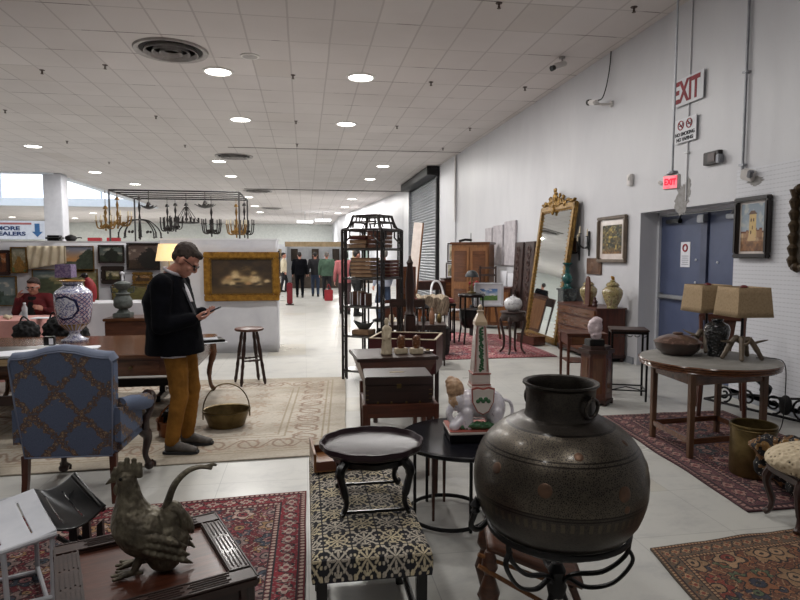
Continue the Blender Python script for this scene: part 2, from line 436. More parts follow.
MB().tube([(.045 * math.cos(a * PI / 8), -.006, .09 + .045 * math.sin(a * PI / 8)) for a in range(16)], .011, 6, closed=True).build('red_circle', RED, t)
b = MB()
for i in range(5): b.box((0, -.004, -.02 - i * .028), (.14 - .02 * (i % 2), .003, .008))
b.build('print_lines', pm('pale_ink', '#7c7d8c', '#8c8d99', .7), t)
# chipped paint above the door
def blob(cx, cy, r, n=40, seed=1, ex=1, ey=1):
    rd = random.Random(seed); return [(cx + ex * r * (1 + .35 * math.sin(3 * a + seed) * math.cos(7 * a) + rd.uniform(-.16, .16)) * math.cos(a), cy + ey * r * (1 + rd.uniform(-.16, .16)) * math.sin(a)) for a in [2 * PI * i / n for i in range(n)]]
MW = Matrix(((0, 0, -1, WX), (-1, 0, 0, 0), (0, 1, 0, 0), (0, 0, 0, 1)))   # (a,b,h) -> wall: y=-a, z=b
b = MB()
p0 = xp(682, 200); p1 = xp(676, 191)
b.prism(blob(-p0.y, p0.z, .17, seed=3, ex=.8, ey=1.1), 0, .004, M=MW); 
b.prism(blob(-xp(688,188).y, xp(688,188).z, .1, seed=5, ex=.6, ey=1.3), 0, .0036, M=MW)
p2 = xp(758, 181); b.prism(blob(-p2.y, p2.z, .1, seed=8, ey=.5), .024, .028, M=MW)
struct(b.build('trim_8', pm('bare_plaster', '#9b9a9a', '#84807e', .9, scale=20)))
# ---- round column in the distance at the atrium corner
struct(MB().box((-9.62, 25.6, 2.4), (.66, .66, 4.8), bev=.02).build('trim_9', pm('column_paint', '#b9bac0', '#b0b1b8', .6)))

# ------------------------------------------------------------ ceiling fittings
TRIMW = pm('fitting_white', '#d9d6d4', '#cbc7c5', .5)
LENS = pm('lamp_lens', '#fffdf6', '#fffdf6', .4, emit=9.0)
def downlight(x, y, w, label, group, lamp=True, r=.22):
    t = thing('ceiling_downlight', label, 'ceiling light', (x, y, CH), 0, group)
    MB().lathe([(r + .045, 0), (r + .04, -.014), (r, -.02), (r, 0)], n=28).build('trim_ring', TRIMW, t)
    MB().lathe([(0, -.016), (r * .7, -.014), (r, -.006)], n=28).build('diffuser', LENS, t)
    if lamp:
        l = bpy.data.lights.new('downlight_lamp', 'AREA'); l.shape = 'DISK'; l.size = r * 2; l.energy = w; l.color = (1, .975, .94)
        o = bpy.data.objects.new('downlight_lamp', l); COL.objects.link(o); o.parent = t; o.location = (0, 0, -.03)
    return t
near = [(-1.45, 11.05, 'nearest left one, beside the round vent'), (1.03, 11.0, 'brightest one near the top centre'), (-1.45, 14.75, 'second one in the left row'), (1.03, 14.85, 'second one in the right row')]
for x, y, l in near: downlight(x, y, LAMP_W * 1.5, 'bright round ceiling downlight, ' + l, 'near ceiling downlights')
for x in (-1.45, 1.03):
    for y in (7.3, 3.6, 0.0): downlight(x, y, LAMP_W * (.75 if y > 5 else .34), f'overhead ceiling downlight, {"left" if x < 0 else "right"} row, {"first row ahead of" if y > 5 else "row over the bench and" if y > 2 else "row directly above"} the camera', 'overhead ceiling downlights')
for (px, py, l) in ((33, 146, 'round downlight at the far left of the tiled ceiling'), (95, 172, 'round downlight left of the chandelier rack'), (219, 161, 'round downlight just under the second round vent'), (231, 176, 'round downlight over the right end of the chandelier rack'),
                    (135, 184, 'small downlight directly above the chandelier rack'), (383, 166, 'round downlight left of the roller shutter top'), (370, 179, 'round downlight above the pagoda shelf')):
    p = gp(px, py, CH); downlight(p.x, p.y, FAR_W, l, 'mid hall downlights')
DL = ['first of the far right row', 'second of the far right row', 'third of the far right row', 'nearest right of the rack corner', 'second past the rack corner', 'third past the rack corner', 'upper one left of the column', 'lower one left of the column', 'first one right of the column', 'second right of the column', 'just touching the left side of the column', 'lowest one right of the column']
for i, (px, py) in enumerate(((352, 199), (345, 207), (338, 213), (248, 197), (255, 206), (260, 212), (12, 217), (19, 222), (75, 218), (93, 213), (45, 221), (98, 223))):
    p = gp(px, py, CH); downlight(p.x, p.y, FAR_W * 2.6, 'tiny distant downlight, ' + DL[i], 'distant ceiling downlights', lamp=i in (0, 1, 2, 3, 6, 8, 9), r=.26)
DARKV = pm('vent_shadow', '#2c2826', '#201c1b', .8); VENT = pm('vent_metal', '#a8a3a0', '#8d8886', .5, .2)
def vent(x, y, r, label):
    t = thing('ceiling_vent', label, 'air vent', (x, y, CH))
    MB().lathe([(r, -.001), (r * .98, -.035), (r * .86, -.02), (r * .84, 0)], n=40).build('outer_ring', VENT, t)
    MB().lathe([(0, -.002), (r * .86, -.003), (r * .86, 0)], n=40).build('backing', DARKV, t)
    for k in (.66, .45, .25):
        MB().lathe([(r * k, -.005), (r * (k + .05), -.06), (r * (k + .065), -.06), (r * (k + .02), -.005)], n=36).build('louvre_ring', VENT, t)
    return t
p = gp(171, 50, CH); vent(p.x, p.y, .56, 'large round ceiling vent nearest the camera, with concentric rings')
p = gp(234, 156, CH); vent(p.x, p.y, .6, 'second round ceiling vent, farther back above the painting booth')
p = gp(258, 191, CH); vent(p.x, p.y, .7, 'third round ceiling vent, flat dark ellipse far back')
p = gp(272, 208, CH); vent(p.x, p.y, .7, 'fourth round ceiling vent, smallest and farthest')
t = thing('ceiling_speaker', 'small flat round speaker grille in the ceiling right of the big vent', 'speaker', gp(250, 56, CH))
MB().lathe([(.15, 0), (.15, -.012), (.12, -.016)], n=26).build('rim', TRIMW, t); MB().lathe([(0, -.02), (.118, -.017)], n=24).build('grille', VENT, t)
def sprinkler(px, py, label='small dark sprinkler head hanging from the tiled ceiling', i=0):
    p = gp(px, py, CH); b = MB(); b.lathe([(.045, 0), (.04, -.008), (.014, -.01), (.012, -.035), (.016, -.04), (.012, -.06), (.026, -.063), (.026, -.068), (0, -.07)], n=14)
    o = b.build('sprinkler_head', pm('sprinkler_bronze', '#5d4f4a', '#42362f', .5, .5)); tag(o, label, 'sprinkler', 'ceiling sprinklers', p)
for px, py, w in ((105, 65, 'left of the large round vent'), (293, 75, 'between the two nearest downlights'), (156, 116, 'left of the second downlight of the left row'), (185, 145, 'left of the second round vent'), (431, 82, 'right of the brightest downlight'), (525, 87, 'halfway between the ceiling camera and the wall'),
                  (5, 110, 'at the extreme left of the ceiling'), (397, 126, 'right of the second downlight of the right row'), (470, 128, 'close to the right wall, above the shutter side'), (42, 70, 'far left, level with the nearest downlights'), (67, 141, 'right of the far left downlight'), (109, 162, 'just above the downlight left of the chandelier rack'),
                  (296, 121, 'between the second pair of downlights'), (297, 144, 'just before the first ceiling seam'), (443, 148, 'at the right end of the first ceiling seam'), (499, 3, 'at the top edge of the picture, right of centre'), (634, 7, 'nearest the top right, by the hanging sign rod')): sprinkler(px, py, 'small dark ceiling sprinkler, ' + w)

# wall devices ------------------------------------------------
def camera_unit(name, label, loc, rz, s=1.0, ceil=False):
    t = thing(name, label, 'camera', loc, rz)
    # local: wall plane at y=0, body toward -y
    if ceil:
        MB().tube([(0, 0, 0), (0, 0, -.03)], .05 * s, 14).tube([(0, 0, -.02), (.02 * s, 0, -.1 * s)], .014 * s).build('mount', VENT, t)
        MB().box((-.04 * s, 0, -.13 * s), (.24 * s, .1 * s, .09 * s), rot=(0, -.35, 0), bev=.02).build('housing', TRIMW, t)
        MB().tube([(-.14 * s, 0, -.18 * s), (-.2 * s, 0, -.205 * s)], [.04 * s, .045 * s], 14).build('lens', BLACK, t)
    else:
        MB().tube([(0, 0, 0), (0, -.03, 0)], .05, 14).tube([(0, -.02, 0), (-.02, -.16, -.01), (-.1, -.22, .02)], .02).build('mount', TRIMW, t)
        MB().box((-.15, -.24, .05), (.24, .09, .08), rot=(0, .25, 0), bev=.02).build('housing', TRIMW, t)
        MB().tube([(-.25, -.24, .08), (-.31, -.24, .09)], [.045, .05], 14).build('lens', BLACK, t)
        MB().tube(bez([(-.03, -.02, .86), (-.04, -.03, .6), (-.1, -.05, .3), (-.13, -.1, .12), (-.1, -.2, .07)], 8), .009, 6).build('cable', BLACK, t)
        MB().box((-.03, -.02, .87), (.06, .05, .05), bev=.01).build('cable_box', BLACK, t)
    return t
camera_unit('security_camera', 'white security camera on the right wall with a black cable looping up', xp(612, 104), -PI / 2)
camera_unit('security_camera', 'white security camera hanging from a ceiling tile near the right wall', gp(562, 57, CH), .2, 1.0, True)
b = MB(); p = xp(632, 180); b.box((-.03, 0, 0), (.06, .11, .17), bev=.012); b.box((-.065, 0, .02), (.02, .06, .06), bev=.008); tag(b.build('alarm_sounder', TRIMW), 'small cream alarm box on the wall below the security camera', 'alarm', loc=p)
p = xp(715, 158)
t = thing('wall_plate_box', 'small dark brown box mounted high on the wall right of the signs', 'electrical box', p, -PI / 2)
BX('body', pm('brown_box', '#241613', '#150d0b', .5), t, (0, -.03, 0), (.27, .06, .15), .006); BX('cover_plate', pm('rust_plate', '#43241f', '#2a1715', .4), t, (.02, -.063, 0), (.13, .012, .1), .004)
MB().box((.15, -.05, -.03), (.05, .09, .1), rot=(0, 0, .3), bev=.01).build('side_bracket', STEEL, t)
p = xp(753, 175)
t = thing('motion_sensor', 'white angled motion sensor at the foot of the wall conduit', 'sensor', p, -PI / 2)
MB().box((0, -.05, 0), (.15, .09, .11), rot=(.3, .35, .3), bev=.012).build('body', TRIMW, t); MB().box((.06, -.08, .0), (.05, .06, .08), rot=(.2, .3, .3), bev=.01).build('lens_hood', STEEL, t)
def pipe(name, label, pts, r=.02, m=STEEL, clips=()):
    t = thing(name, label, 'pipe', pts[0]); b = MB(); o = Vector(pts[0]); b.tube([Vector(q) - o for q in pts], r, 10).build('pipe', m, t)
    for z in clips: MB().box((0, 0, z - o.z), (.05, .07, .02)).build('pipe_clip', m, t)
    return t
pipe('wall_conduit', 'long vertical grey conduit running up the wall above the motion sensor', [(WX - .03, 6.02, 2.52), (WX - .03, 6.02, CH)], .016, STEEL, (3.6, 2.6))
pipe('wall_conduit', 'thin painted conduit running up the wall behind the EXIT lettering', [(WX - .012, 7.03, 2.3), (WX - .012, 7.03, CH)], .009, WHITE, (2.9,))
pipe('wall_conduit', 'thin conduit at the corner where the near wall ends by the shutter', [(WX - .06, 18.75, 2.7), (WX - .06, 18.75, CH)], .025, TRIMW)
# EXIT lettering sign
t = thing('exit_sign', 'flat white wall sign with large red EXIT letters', 'sign', (WX - .027, 7.04, 3.68), -PI / 2)
BX('board', pm('sign_white', '#d6d7dc', '#cccdd3', .5), t, (0, -.005, 0), (.62, .01, .34), 0)
text('lettering', 'EXIT', .37, pm('exit_letter_red', '#8a1626', '#741020', .6), t, (-.02, -.012, -.01), sx=.7, bold=.012)
t = thing('smoking_sign', 'white NO SMOKING NO VAPING sign below the EXIT lettering', 'sign', (WX - .027, 7.06, 3.19), -PI / 2)
BX('board', pm('sign_white', '#d6d7dc', '#cccdd3', .5), t, (0, -.005, 0), (.44, .01, .3), 0)
text('lettering', 'NO SMOKING', .062, INK, t, (0, -.012, -.045), bold=.002); text('lettering', 'NO VAPING', .062, INK, t, (0, -.012, -.11), bold=.002)
for sx_ in (-.085, .085):
    MB().tube([(sx_ + .055 * math.cos(a * PI / 10), -.014, .07 + .055 * math.sin(a * PI / 10)) for a in range(20)], .006, 6, closed=True).tube([(sx_ - .038, -.014, .108), (sx_ + .038, -.014, .032)], .006, 6).build('prohibition_ring', RED, t)
    MB().box((sx_, -.012, .065), (.06, .004, .014)).tube([(sx_ + .03, -.012, .075), (sx_ + .035, -.012, .1)], .004, 5).build('pictogram', INK, t)
# hanging lit exit sign
p = yp(672, 182, 6.0); rodtop = CH
t = thing('hanging_exit_sign', 'glowing pink EXIT sign hanging on a long rod from the ceiling', 'sign', (p.x, p.y, p.z), R(-62))
PINK = pm('exit_glow', '#ff8a92', '#ff4258', .4, emit=1.1, scale=12)
BX('housing', TRIMW, t, (0, 0, 0), (.17, .07, .16), .01); BX('lit_face', PINK, t, (0, -.037, -.005), (.15, .006, .13), 0)
text('lettering', 'EXIT', .09, pm('exit_red', '#e01030', '#d01030', .4, emit=1.2), t, (0, -.041, -.005), sx=.7, bold=.003)
MB().tube([(0, 0, .08), (0, 0, CH - p.z)], .012, 8).lathe([(.06, CH - p.z), (.05, CH - p.z - .03), (.012, CH - p.z - .04)], n=14).build('rod', STEEL, t)
MB().lathe([(.055, .115), (.06, .1), (.06, .085), (.0, .083)], n=14).build('cap', STEEL, t); MB().box((-.13, .0, -.0), (.06, .03, .04), rot=(0, .6, 0), bev=.01).build('lamp_head', TRIMW, t)

# roller shutter --------------------------------------------
SH = pm('shutter_steel', '#6e7277', '#5c6065', .45, .35)
t = thing('roller_shutter', 'grey corrugated roller shutter closing the opening in the far right wall', 'shutter', (WX, 24, 0))
def shut(u, v):
    z = v * 4.6; return (-.06 - .03 * (math.sin(z * 2 * PI / .115) > 0), -2.75 + u * 5.5, z)
MB().grid(lambda u, v: (-.06 - .02 * math.sin(v * 2 * PI * 42), -2.75 + u * 5.5, .0 + v * 4.6), 3, 42 * 6 + 1).build('curtain', SH, t, smooth=60)
BX('hood', BLKIRON, t, (-.25, 0, 4.62), (.5, 5.9, .3), .02); BX('guide_rail', BLKIRON, t, (-.08, -2.85, 2.3), (.16, .16, 4.6), .01); BX('guide_rail', STEEL, t, (-.08, 2.85, 2.3), (.16, .16, 4.6), .01)
t = thing('barcode_notice', 'small printed notice high on the white wall left of the armoire', 'sign', xp(452, 205), -PI / 2)
BX('sheet', PAPER, t, (0, -.01, 0), (.55, .01, .65), 0)
b = MB()
for i in range(4): b.box((-.08 + .12 * (i % 2), -.017, .2 - .13 * i), (.2, .004, .05))
b.build('print_block', INK, t)
t = thing('red_text_sign', 'small white wall sign with a red band above the paintings by the shutter', 'sign', xp(447, 231), -PI / 2)
BX('board', PAPER, t, (0, -.01, 0), (1.5, .02, .34), 0); BX('red_band', pm('faded_red', '#c98a94', '#b87a84', .6), t, (0, -.022, .02), (1.1, .005, .16), 0)
# ------------------------------------------------------------ rugs
def rugcol(base, cols, dark, border, wid, hei, cell=.13, seed=1, worn=.2, wornc='#b9ab95', bw=.26):
    """oriental rug: lattice of rosettes joined by vines, three-band border; sizes in metres"""
    cs = [C(c) for c in cols]; DK = C(dark); BD = C(border)
    def ros(x, y, c, s, k=8):
        i, j = np.floor(x / c), np.floor(y / c); fx = (x / c - i - .5); fy = (y / c - j - .5); r = np.hypot(fx, fy); th = np.arctan2(fy, fx); h = hsh(i, j, s)
        return r, th, h, fx, fy
    def fn(U, V):
        x = np.abs(U - .5) * wid; y = np.abs(V - .5) * hei; ed = np.minimum(wid / 2 - x, hei / 2 - y)
        wx = x + .012 * (vn(x * 22, y * 22, seed) - .5); wy = y + .012 * (vn(x * 22, y * 22, seed + 1) - .5)
        col = np.broadcast_to(C(base), U.shape + (3,)).copy(); n = vn(x * 110, y * 110, seed + 2)
        def put(m, c): col[m] = np.asarray(c) if np.ndim(c) == 1 else c[m]
        def layer(X, Y, c, s, off):
            r, th, h, fx, fy = ros(X, Y, c, s)
            pick = (np.floor(h * len(cs)).astype(int)) % len(cs); pc = np.array(cs)[pick]; pc2 = np.array(cs)[(pick + 2) % len(cs)]
            pet = .33 + .07 * np.cos((5 + pick % 3) * th + h * 6)
            put(r < pet + .05, DK); put(r < pet, pc); put(r < .2, DK); put(r < .16, pc2); put(r < .06, DK)
        vine = np.abs(np.sin(wx * 2 * PI / cell / 1.0 + 1.6 * np.sin(wy * PI / cell))) < .2; put(vine, cs[0])
        vine2 = np.abs(np.sin(wy * 2 * PI / cell / 1.0 + 1.6 * np.sin(wx * PI / cell * 1.5))) < .13; put(vine2, DK)
        put(n > .78, cs[1 % len(cs)]); put(n < .17, DK)
        layer(wx, wy, cell, seed, 0); layer(wx + cell * .5, wy + cell * .5, cell * 1.7, seed + 5, 0)
        put(n > .86, cs[0]); put(n < .1, C(base))
        # border
        s_ = np.where(wid / 2 - x < hei / 2 - y, y, x); e = ed / bw
        bcol = np.broadcast_to(BD, U.shape + (3,)).copy(); r = np.hypot(np.mod(s_ / (bw * .5), 1) - .5, (e - .5) * 2.0); th = np.arctan2((e - .5), np.mod(s_ / (bw * .5), 1) - .5)
        bcol[np.abs(e - .5 - .17 * np.sin(s_ * 2 * PI / (bw * .5))) < .035] = DK
        bcol[r < .36 + .08 * np.cos(6 * th)] = DK; bcol[r < .3 + .08 * np.cos(6 * th)] = cs[0]; bcol[r < .15] = cs[2 % len(cs)]
        bcol[(n > .76)] = cs[1 % len(cs)]
        g = (e > .82) | (e < .2); k = np.mod(s_ / (bw * .16), 1); gc = np.where((np.hypot(k - .5, np.mod(e * 5 + .05, 1) - .5) < .33)[..., None], cs[0], C(base) * .8); bcol[g] = gc[g]
        for q in (.2, .82, .995): bcol[np.abs(e - q) < .022] = DK
        bcol[e < .05] = BD * .8; col[e < 1] = bcol[e < 1]
        w = fbm(x * 4, y * 4, seed + 9); col = mixc(col, C(wornc), sst(.5, .8, w) * worn); band = vn(x * 1.5, y * 9, seed + 12); col = col * (1 + (band - .5)[..., None] * .16)
        return col * (1 + (vn(U * 260, V * 260, seed + 11) - .5)[..., None] * .25)
    return fn
RUGM = vcmat('rug_pile', .95, .5, 350)
def rug(label, corners, fn, nx, ny, group=None, th=.012, z=0.0):
    """corners: near-left, near-right, far-right, far-left on the floor"""
    A, B, Cc, D = [Vector(q) for q in corners]; cen = (A + B + Cc + D) / 4
    def pos(U, V):
        x = (1 - U) * (1 - V) * A.x + U * (1 - V) * B.x + U * V * Cc.x + (1 - U) * V * D.x - cen.x
        y = (1 - U) * (1 - V) * A.y + U * (1 - V) * B.y + U * V * Cc.y + (1 - U) * V * D.y - cen.y
        e = np.minimum(np.minimum(U, 1 - U), np.minimum(V, 1 - V))
        wob = (vn(U * 6, V * 6, 5) - .5) * .02 * (e < .02)
        return x + wob, y + wob, np.full_like(U, th) + (vn(U * 14, V * 14, 2)) * .004
    o = painted('rug', nx, ny, fn, pos, RUGM, thick=th); tag(o, label, 'rug', group, (cen.x, cen.y, z)); return o
def creamrug(U, V):
    base = mixc(C('#aca396'), C('#918778'), fbm(U * 6, V * 30, 3)); base = mixc(base, C('#b8b0a4'), sst(.45, .7, fbm(U * 3, V * 5, 8)))
    asp = .82; u = np.abs(U - .5) * 2; v = np.abs(V - .5) * 2; ed = np.minimum((1 - u), (1 - v) * asp)
    n = vn(u * 60, v * 60, 2); s = np.where((1 - u) < (1 - v) * asp, v * asp, u)
    inb = (ed > .1) & (ed < .3)
    wave = np.abs(ed - .2 - .055 * np.sin(s * 40)) < .010
    ros = (np.hypot(np.mod(s * 6.4, 1) - .5, (ed - .2) * 5.5) < .33) & (np.hypot(np.mod(s * 6.4, 1) - .5, (ed - .2) * 5.5) > .25)
    base = np.where((inb & (wave | ros))[..., None], mixc(base, C('#6e5444'), np.full(U.shape, .55)), base)
    base = np.where((inb & (n > .78))[..., None], mixc(base, C('#8b6f5c'), np.full(U.shape, .5)), base)
    for q in (.09, .115, .3, .33): base = np.where((np.abs(ed - q) < .005)[..., None], mixc(base, C('#7f7059'), np.full(U.shape, .5)), base)
    fl = (ed > .34) & (np.hypot(np.mod(u * 5, 1) - .5, np.mod(v * 4, 1) - .5) + .12 * np.sin(9 * np.arctan2(np.mod(v * 4, 1) - .5, np.mod(u * 5, 1) - .5)) < .3)
    base = np.where((fl & (n > .35))[..., None], mixc(base, C('#8f7560'), np.full(U.shape, .38)), base)
    return base * (1 + (vn(U * 300, V * 300, 1) - .5)[..., None] * .12)
rug('large faded cream and beige oriental rug under the man and the basket', [(-3.3, 4.62, 0), (.31, 4.76, 0), (.52, 7.85, 0), (-3.3, 7.95, 0)], creamrug, 420, 360, th=.01)
rug('red oriental rug with dense small motifs in front, around the rooster table', [(-2.3, 1.5, 0), (-.03, 1.5, 0), (.0, 4.02, 0), (-2.3, 3.84, 0)],
    rugcol('#5f1c24', ['#a38c82', '#7d6a66', '#6f2630', '#333a46', '#8c6c4a', '#784f52'], '#1a171e', '#721a26', 2.28, 2.45, .105, 4, .15, '#85706c', .2), 900, 960)
rug('faded red rug in the middle distance under the slim plant stand', [(1.7, 8.95, 0), (3.95, 8.95, 0), (4.0, 11.6, 0), (2.2, 12.6, 0)],
    rugcol('#7d2f3a', ['#b08a86', '#9a6a6a', '#8a3a42', '#5a4650', '#a57c74'], '#42242c', '#8c3640', 2.2, 3.0, .2, 6, .3, '#a5777c', .3), 300, 340)
_A, _B, _C, _D = Vector((2.72, 3.26, 0)), Vector((4.1, 3.3, 0)), Vector((4.25, 5.5, 0)), Vector((2.9, 5.5, 0))
rug('dark maroon patterned rug under the round table', [_A, _B, _C, _D],
    rugcol('#43222a', ['#8a6a62', '#74504a', '#5c2c30', '#2e363c', '#86563c'], '#17141a', '#4e2e34', 1.36, 2.2, .13, 8, .12, '#6e5a54', .26), 480, 700)
rug('brown and rust tribal rug at the front right corner', [(1.62, 1.5, 0), (3.2, 1.5, 0), (3.05, 3.02, 0), (1.84, 2.91, 0)],
    rugcol('#5e3a2a', ['#8a6e54', '#74492f', '#6a2e24', '#2a2c38', '#7e6248', '#47503c'], '#1c191a', '#54463a', 1.4, 1.45, .14, 12, .15, '#7a6450', .15), 620, 620)

# ------------------------------------------------------------ human figures
SKIN = pm('skin', '#c08a76', '#a9705f', .5, scale=9, bump=.05)
def rotm(p, ang, axis='Y'): return Matrix.Translation(p) @ Matrix.Rotation(ang, 4, axis)
def head_into(b, M, s=1.0):
    """face looks to local +x"""
    S = M @ Matrix.Scale(s, 4)
    b.ball((-.012, 0, .035), (.1, .078, .095), M=S, seg=20); b.ball((.028, 0, -.02), (.068, .062, .09), M=S, seg=18); b.ball((.048, 0, -.075), (.042, .042, .034), M=S)
    b.ball((.082, 0, .035), (.018, .05, .014), M=S); b.tube([(.085, 0, .03), (.108, 0, -.012), (.1, 0, -.028)], [.011, .016, .012], 8, M=S)
    b.ball((.1, 0, -.02), (.014, .018, .01), M=S)
    b.ball((.088, 0, -.052), (.012, .024, .007), M=S); b.ball((.086, 0, -.064), (.012, .02, .008), M=S)
    for q in (-1, 1):
        b.ball((-.006, q * .08, .0), (.018, .012, .032), M=S); b.ball((.068, q * .04, -.02), (.022, .02, .02), M=S)
def hand_into(b, wrist, dirv, palm_n, side, s=1.0, curl=.6):
    """palm and five fingers; dirv toward fingertips, palm_n out of the palm"""
    d = Vector(dirv).normalized(); n = Vector(palm_n); n = (n - d * n.dot(d)).normalized(); k = d.cross(n) * side
    w = Vector(wrist)
    def pt(a, c_, e): return w + (d * a + k * c_ + n * e) * s
    b.tube([pt(-.01, 0, 0), pt(.03, 0, 0), pt(.065, 0, 0), pt(.088, 0, 0)], [.024 * s, .034 * s, .04 * s, .037 * s], 12, side=k, r2=[.02 * s, .017 * s, .016 * s, .012 * s])
    for i, (off, L) in enumerate(((.03, .07), (.011, .078), (-.009, .072), (-.028, .056))):
        p = pt(.082, off, 0); a = 0; pts = [pt(.06, off * .9, 0), p]; cc = curl * (1 + .12 * i)
        for seg_, f in enumerate((.42, .33, .25)):
            a += cc * (.55, .8, .5)[seg_]; p = p + (d * math.cos(a) + n * math.sin(a)) * (L * f * s); pts.append(p)
        b.tube(pts, [.0095 * s, .0095 * s, .0088 * s, .0078 * s, .0062 * s], 8)
        b.ball(pts[-1], .0064 * s, seg=8)
    q = [pt(.012, .022, .006), pt(.035, .042, .018), pt(.058, .05, .032), pt(.078, .046, .04)]
    b.tube(q, [.014 * s, .013 * s, .0105 * s, .008 * s], 8); b.ball(q[-1], .0082 * s, seg=8)
def figure(name, label, loc, rz, J, cols, group=None, vox=.009, hand=None, extra=None, headM=None, face=True, hs=1.0, topwide=1.0, coat=False):
    """J: joints, local, facing +x. y+ is the figure's left"""
    t = thing(name, label, 'person', loc, rz, group); V = {k: Vector(v) for k, v in J.items()}
    sd = (0, 1, 0); b = MB()
    b.tube([V['pelvis'] - Vector((0, 0, .08)), V['pelvis'], V['waist'], V['chest'], V['neck'] - Vector((0, 0, .03))], [.13, .165, .14, .165, .07], 20, side=sd, r2=[.09, .11, .095, .12, .06])
    b.cap(V['neck'], headM.translation - headM.to_3x3() @ Vector((.0, 0, .05)), .058, .052)
    head_into(b, headM, hs)
    for s_ in 'LR':
        b.cap(V['sh' + s_], V['el' + s_], .05, .038); b.cap(V['el' + s_], V['wr' + s_], .038, .024)
        b.cap(V['hip' + s_], V['kn' + s_], .08, .052); b.cap(V['kn' + s_], V['an' + s_], .052, .036)
        b.cap(V['neck'] - Vector((0, 0, .06)), V['sh' + s_] - Vector((0, 0, .02)), .04, .045)
        h = hand[s_] if hand else ((V['wr' + s_] - V['el' + s_]).normalized(), (0, -1 if s_ == 'L' else 1, 0), .5)
        hand_into(b, V['wr' + s_], h[0], h[1], (-1 if s_ == 'L' else 1) * (h[3] if len(h) > 3 else 1), .98, h[2])
        b.ball(V['an' + s_] + Vector((.05, 0, -.045)), (.1, .038, .03))
    body = fuse(b.build('body', SKIN, t), vox * .72, 3, .4)
    # top
    b = MB(); w = topwide
    b.tube([V['hem'], V['waist'], V['chest'], V['chest'].lerp(V['neck'], .62), V['neck'] + Vector((0, 0, 0))], [.185 * w, .17 * w, .2 * w, .17 * w, .075], 24, side=sd, r2=[.14 * w, .135 * w, .15 * w, .12 * w, .068])
    if coat:
        b = MB(); b.tube([V['hem'] - Vector((0, 0, .005)), V['hem'] + Vector((0, 0, .03)), V['waist'], V['chest'], V['chest'].lerp(V['neck'], .6), V['neck'] + Vector((0, 0, -.0))], [.25, .25, .24, .245, .2, .095], 28, side=sd, r2=[.225, .225, .2, .185, .145, .088])
    for s_ in 'LR':
        b.cap(V['chest'].lerp(V['neck'], .75), V['sh' + s_], .075, .072); b.cap(V['sh' + s_], V['el' + s_], .072 * w, .056 * w)
        if cols.get('short'): pass
        else:
            e = V['el' + s_].lerp(V['wr' + s_], .93); b.cap(V['el' + s_], e, .056 * w, .043 * w)
    top = fuse(b.build(cols.get('topname', 'jacket'), cols['top'], t), vox, 5, .5, (.09, .012))
    b = MB(); b.tube([V['waist'].lerp(V['pelvis'], .5), V['pelvis'], V['pelvis'] - Vector((0, 0, .09))], [.165, .18, .15], 20, side=sd, r2=[.11, .125, .11])
    for s_ in 'LR':
        b.cap(V['hip' + s_], V['kn' + s_], .098, .07); b.cap(V['kn' + s_], V['an' + s_] + Vector((0, 0, .01)), .07, .055)
    fuse(b.build('trousers', cols['legs'], t), vox, 4, .5, (.07, .014))
    for s_ in 'LR':
        a = V['an' + s_]; b = MB()
        b.tube([a + Vector((-.05, 0, -.03)), a + Vector((-.02, 0, -.03)), a + Vector((.04, 0, -.035)), a + Vector((.11, 0, -.05)), a + Vector((.17, 0, -.06)), a + Vector((.2, 0, -.062))], [.03, .042, .043, .05, .047, .025], 14, side=sd, r2=[.045, .052, .047, .034, .025, .018])
        b.ball(a + Vector((0, 0, -.0)), (.045, .04, .04)); sh = b.build('shoe', cols['shoe'], t)
        b = MB(); b.prism([(-.068, -.03), (-.07, .03), (-.02, .042), (.08, .05), (.16, .05), (.21, .025), (.21, -.025), (.16, -.05), (.08, -.05), (-.02, -.042)], -.09, -.07, M=Matrix.Translation(a + Vector((0, 0, 0)))); b.build('sole', cols.get('sole', BLACK), sh)
        if cols.get('laces'):
            b = MB()
            for i in range(4): b.tube([a + Vector((.035 + .022 * i, -.03, .0 - .012 * i)), a + Vector((.045 + .022 * i, 0, .012 - .013 * i)), a + Vector((.035 + .022 * i, .03, .0 - .012 * i))], .005, 5)
            b.build('laces', PAPER, sh)
    b = MB(); S = headM @ Matrix.Scale(hs, 4)
    if cols.get('long'):
        b.ball((-.03, 0, .05), (.105, .095, .1), M=S); b.ball((-.06, 0, -.02), (.06, .09, .1), M=S); b.ball((.045, 0, .09), (.05, .07, .035), M=S)
        for q in (-1, 1): b.ball((.0, q * .08, -.01), (.045, .025, .08), M=S)
    else:
        b.ball((-.026, 0, .055), (.098, .085, .088), M=S); b.ball((-.058, 0, .012), (.052, .07, .062), M=S); b.ball((.038, 0, .098), (.052, .06, .03), M=S)
        pass
    hr = fuse(b.build('hair', cols['hair'], t), vox * .8, 2, .4, (.03, .012))
    if face:
        b = MB()
        for q in (-1, 1): b.ball((.083, q * .032, .018), (.01, .014, .009), M=S)
        ey = b.build('eyes', pm('eye_dark', '#2a2220', '#181414', .2), t)
        b = MB()
        for q in (-1, 1):
            b.tube([(.103 - .006 * abs(math.cos(a * PI / 8)), q * .034 + .025 * math.cos(a * PI / 8), .012 + .018 * math.sin(a * PI / 8)) for a in range(16)], .0035, 5, closed=True, M=S)
            b.tube([(.09, q * .06, .018), (.0, q * .087, .02)], .0032, 5, M=S)
        b.tube([(.104, -.01, .016), (.104, .01, .016)], .003, 5, M=S); b.build('glasses', pm('spectacle_frame', '#1c1c22', '#111116', .3), t)
    return t
def hm(x, y, z, pitch=0.0, yaw=0.0, roll=0.0): return Matrix.Translation((x, y, z)) @ Matrix.Rotation(yaw, 4, 'Z') @ Matrix.Rotation(pitch, 4, 'Y') @ Matrix.Rotation(roll, 4, 'X')
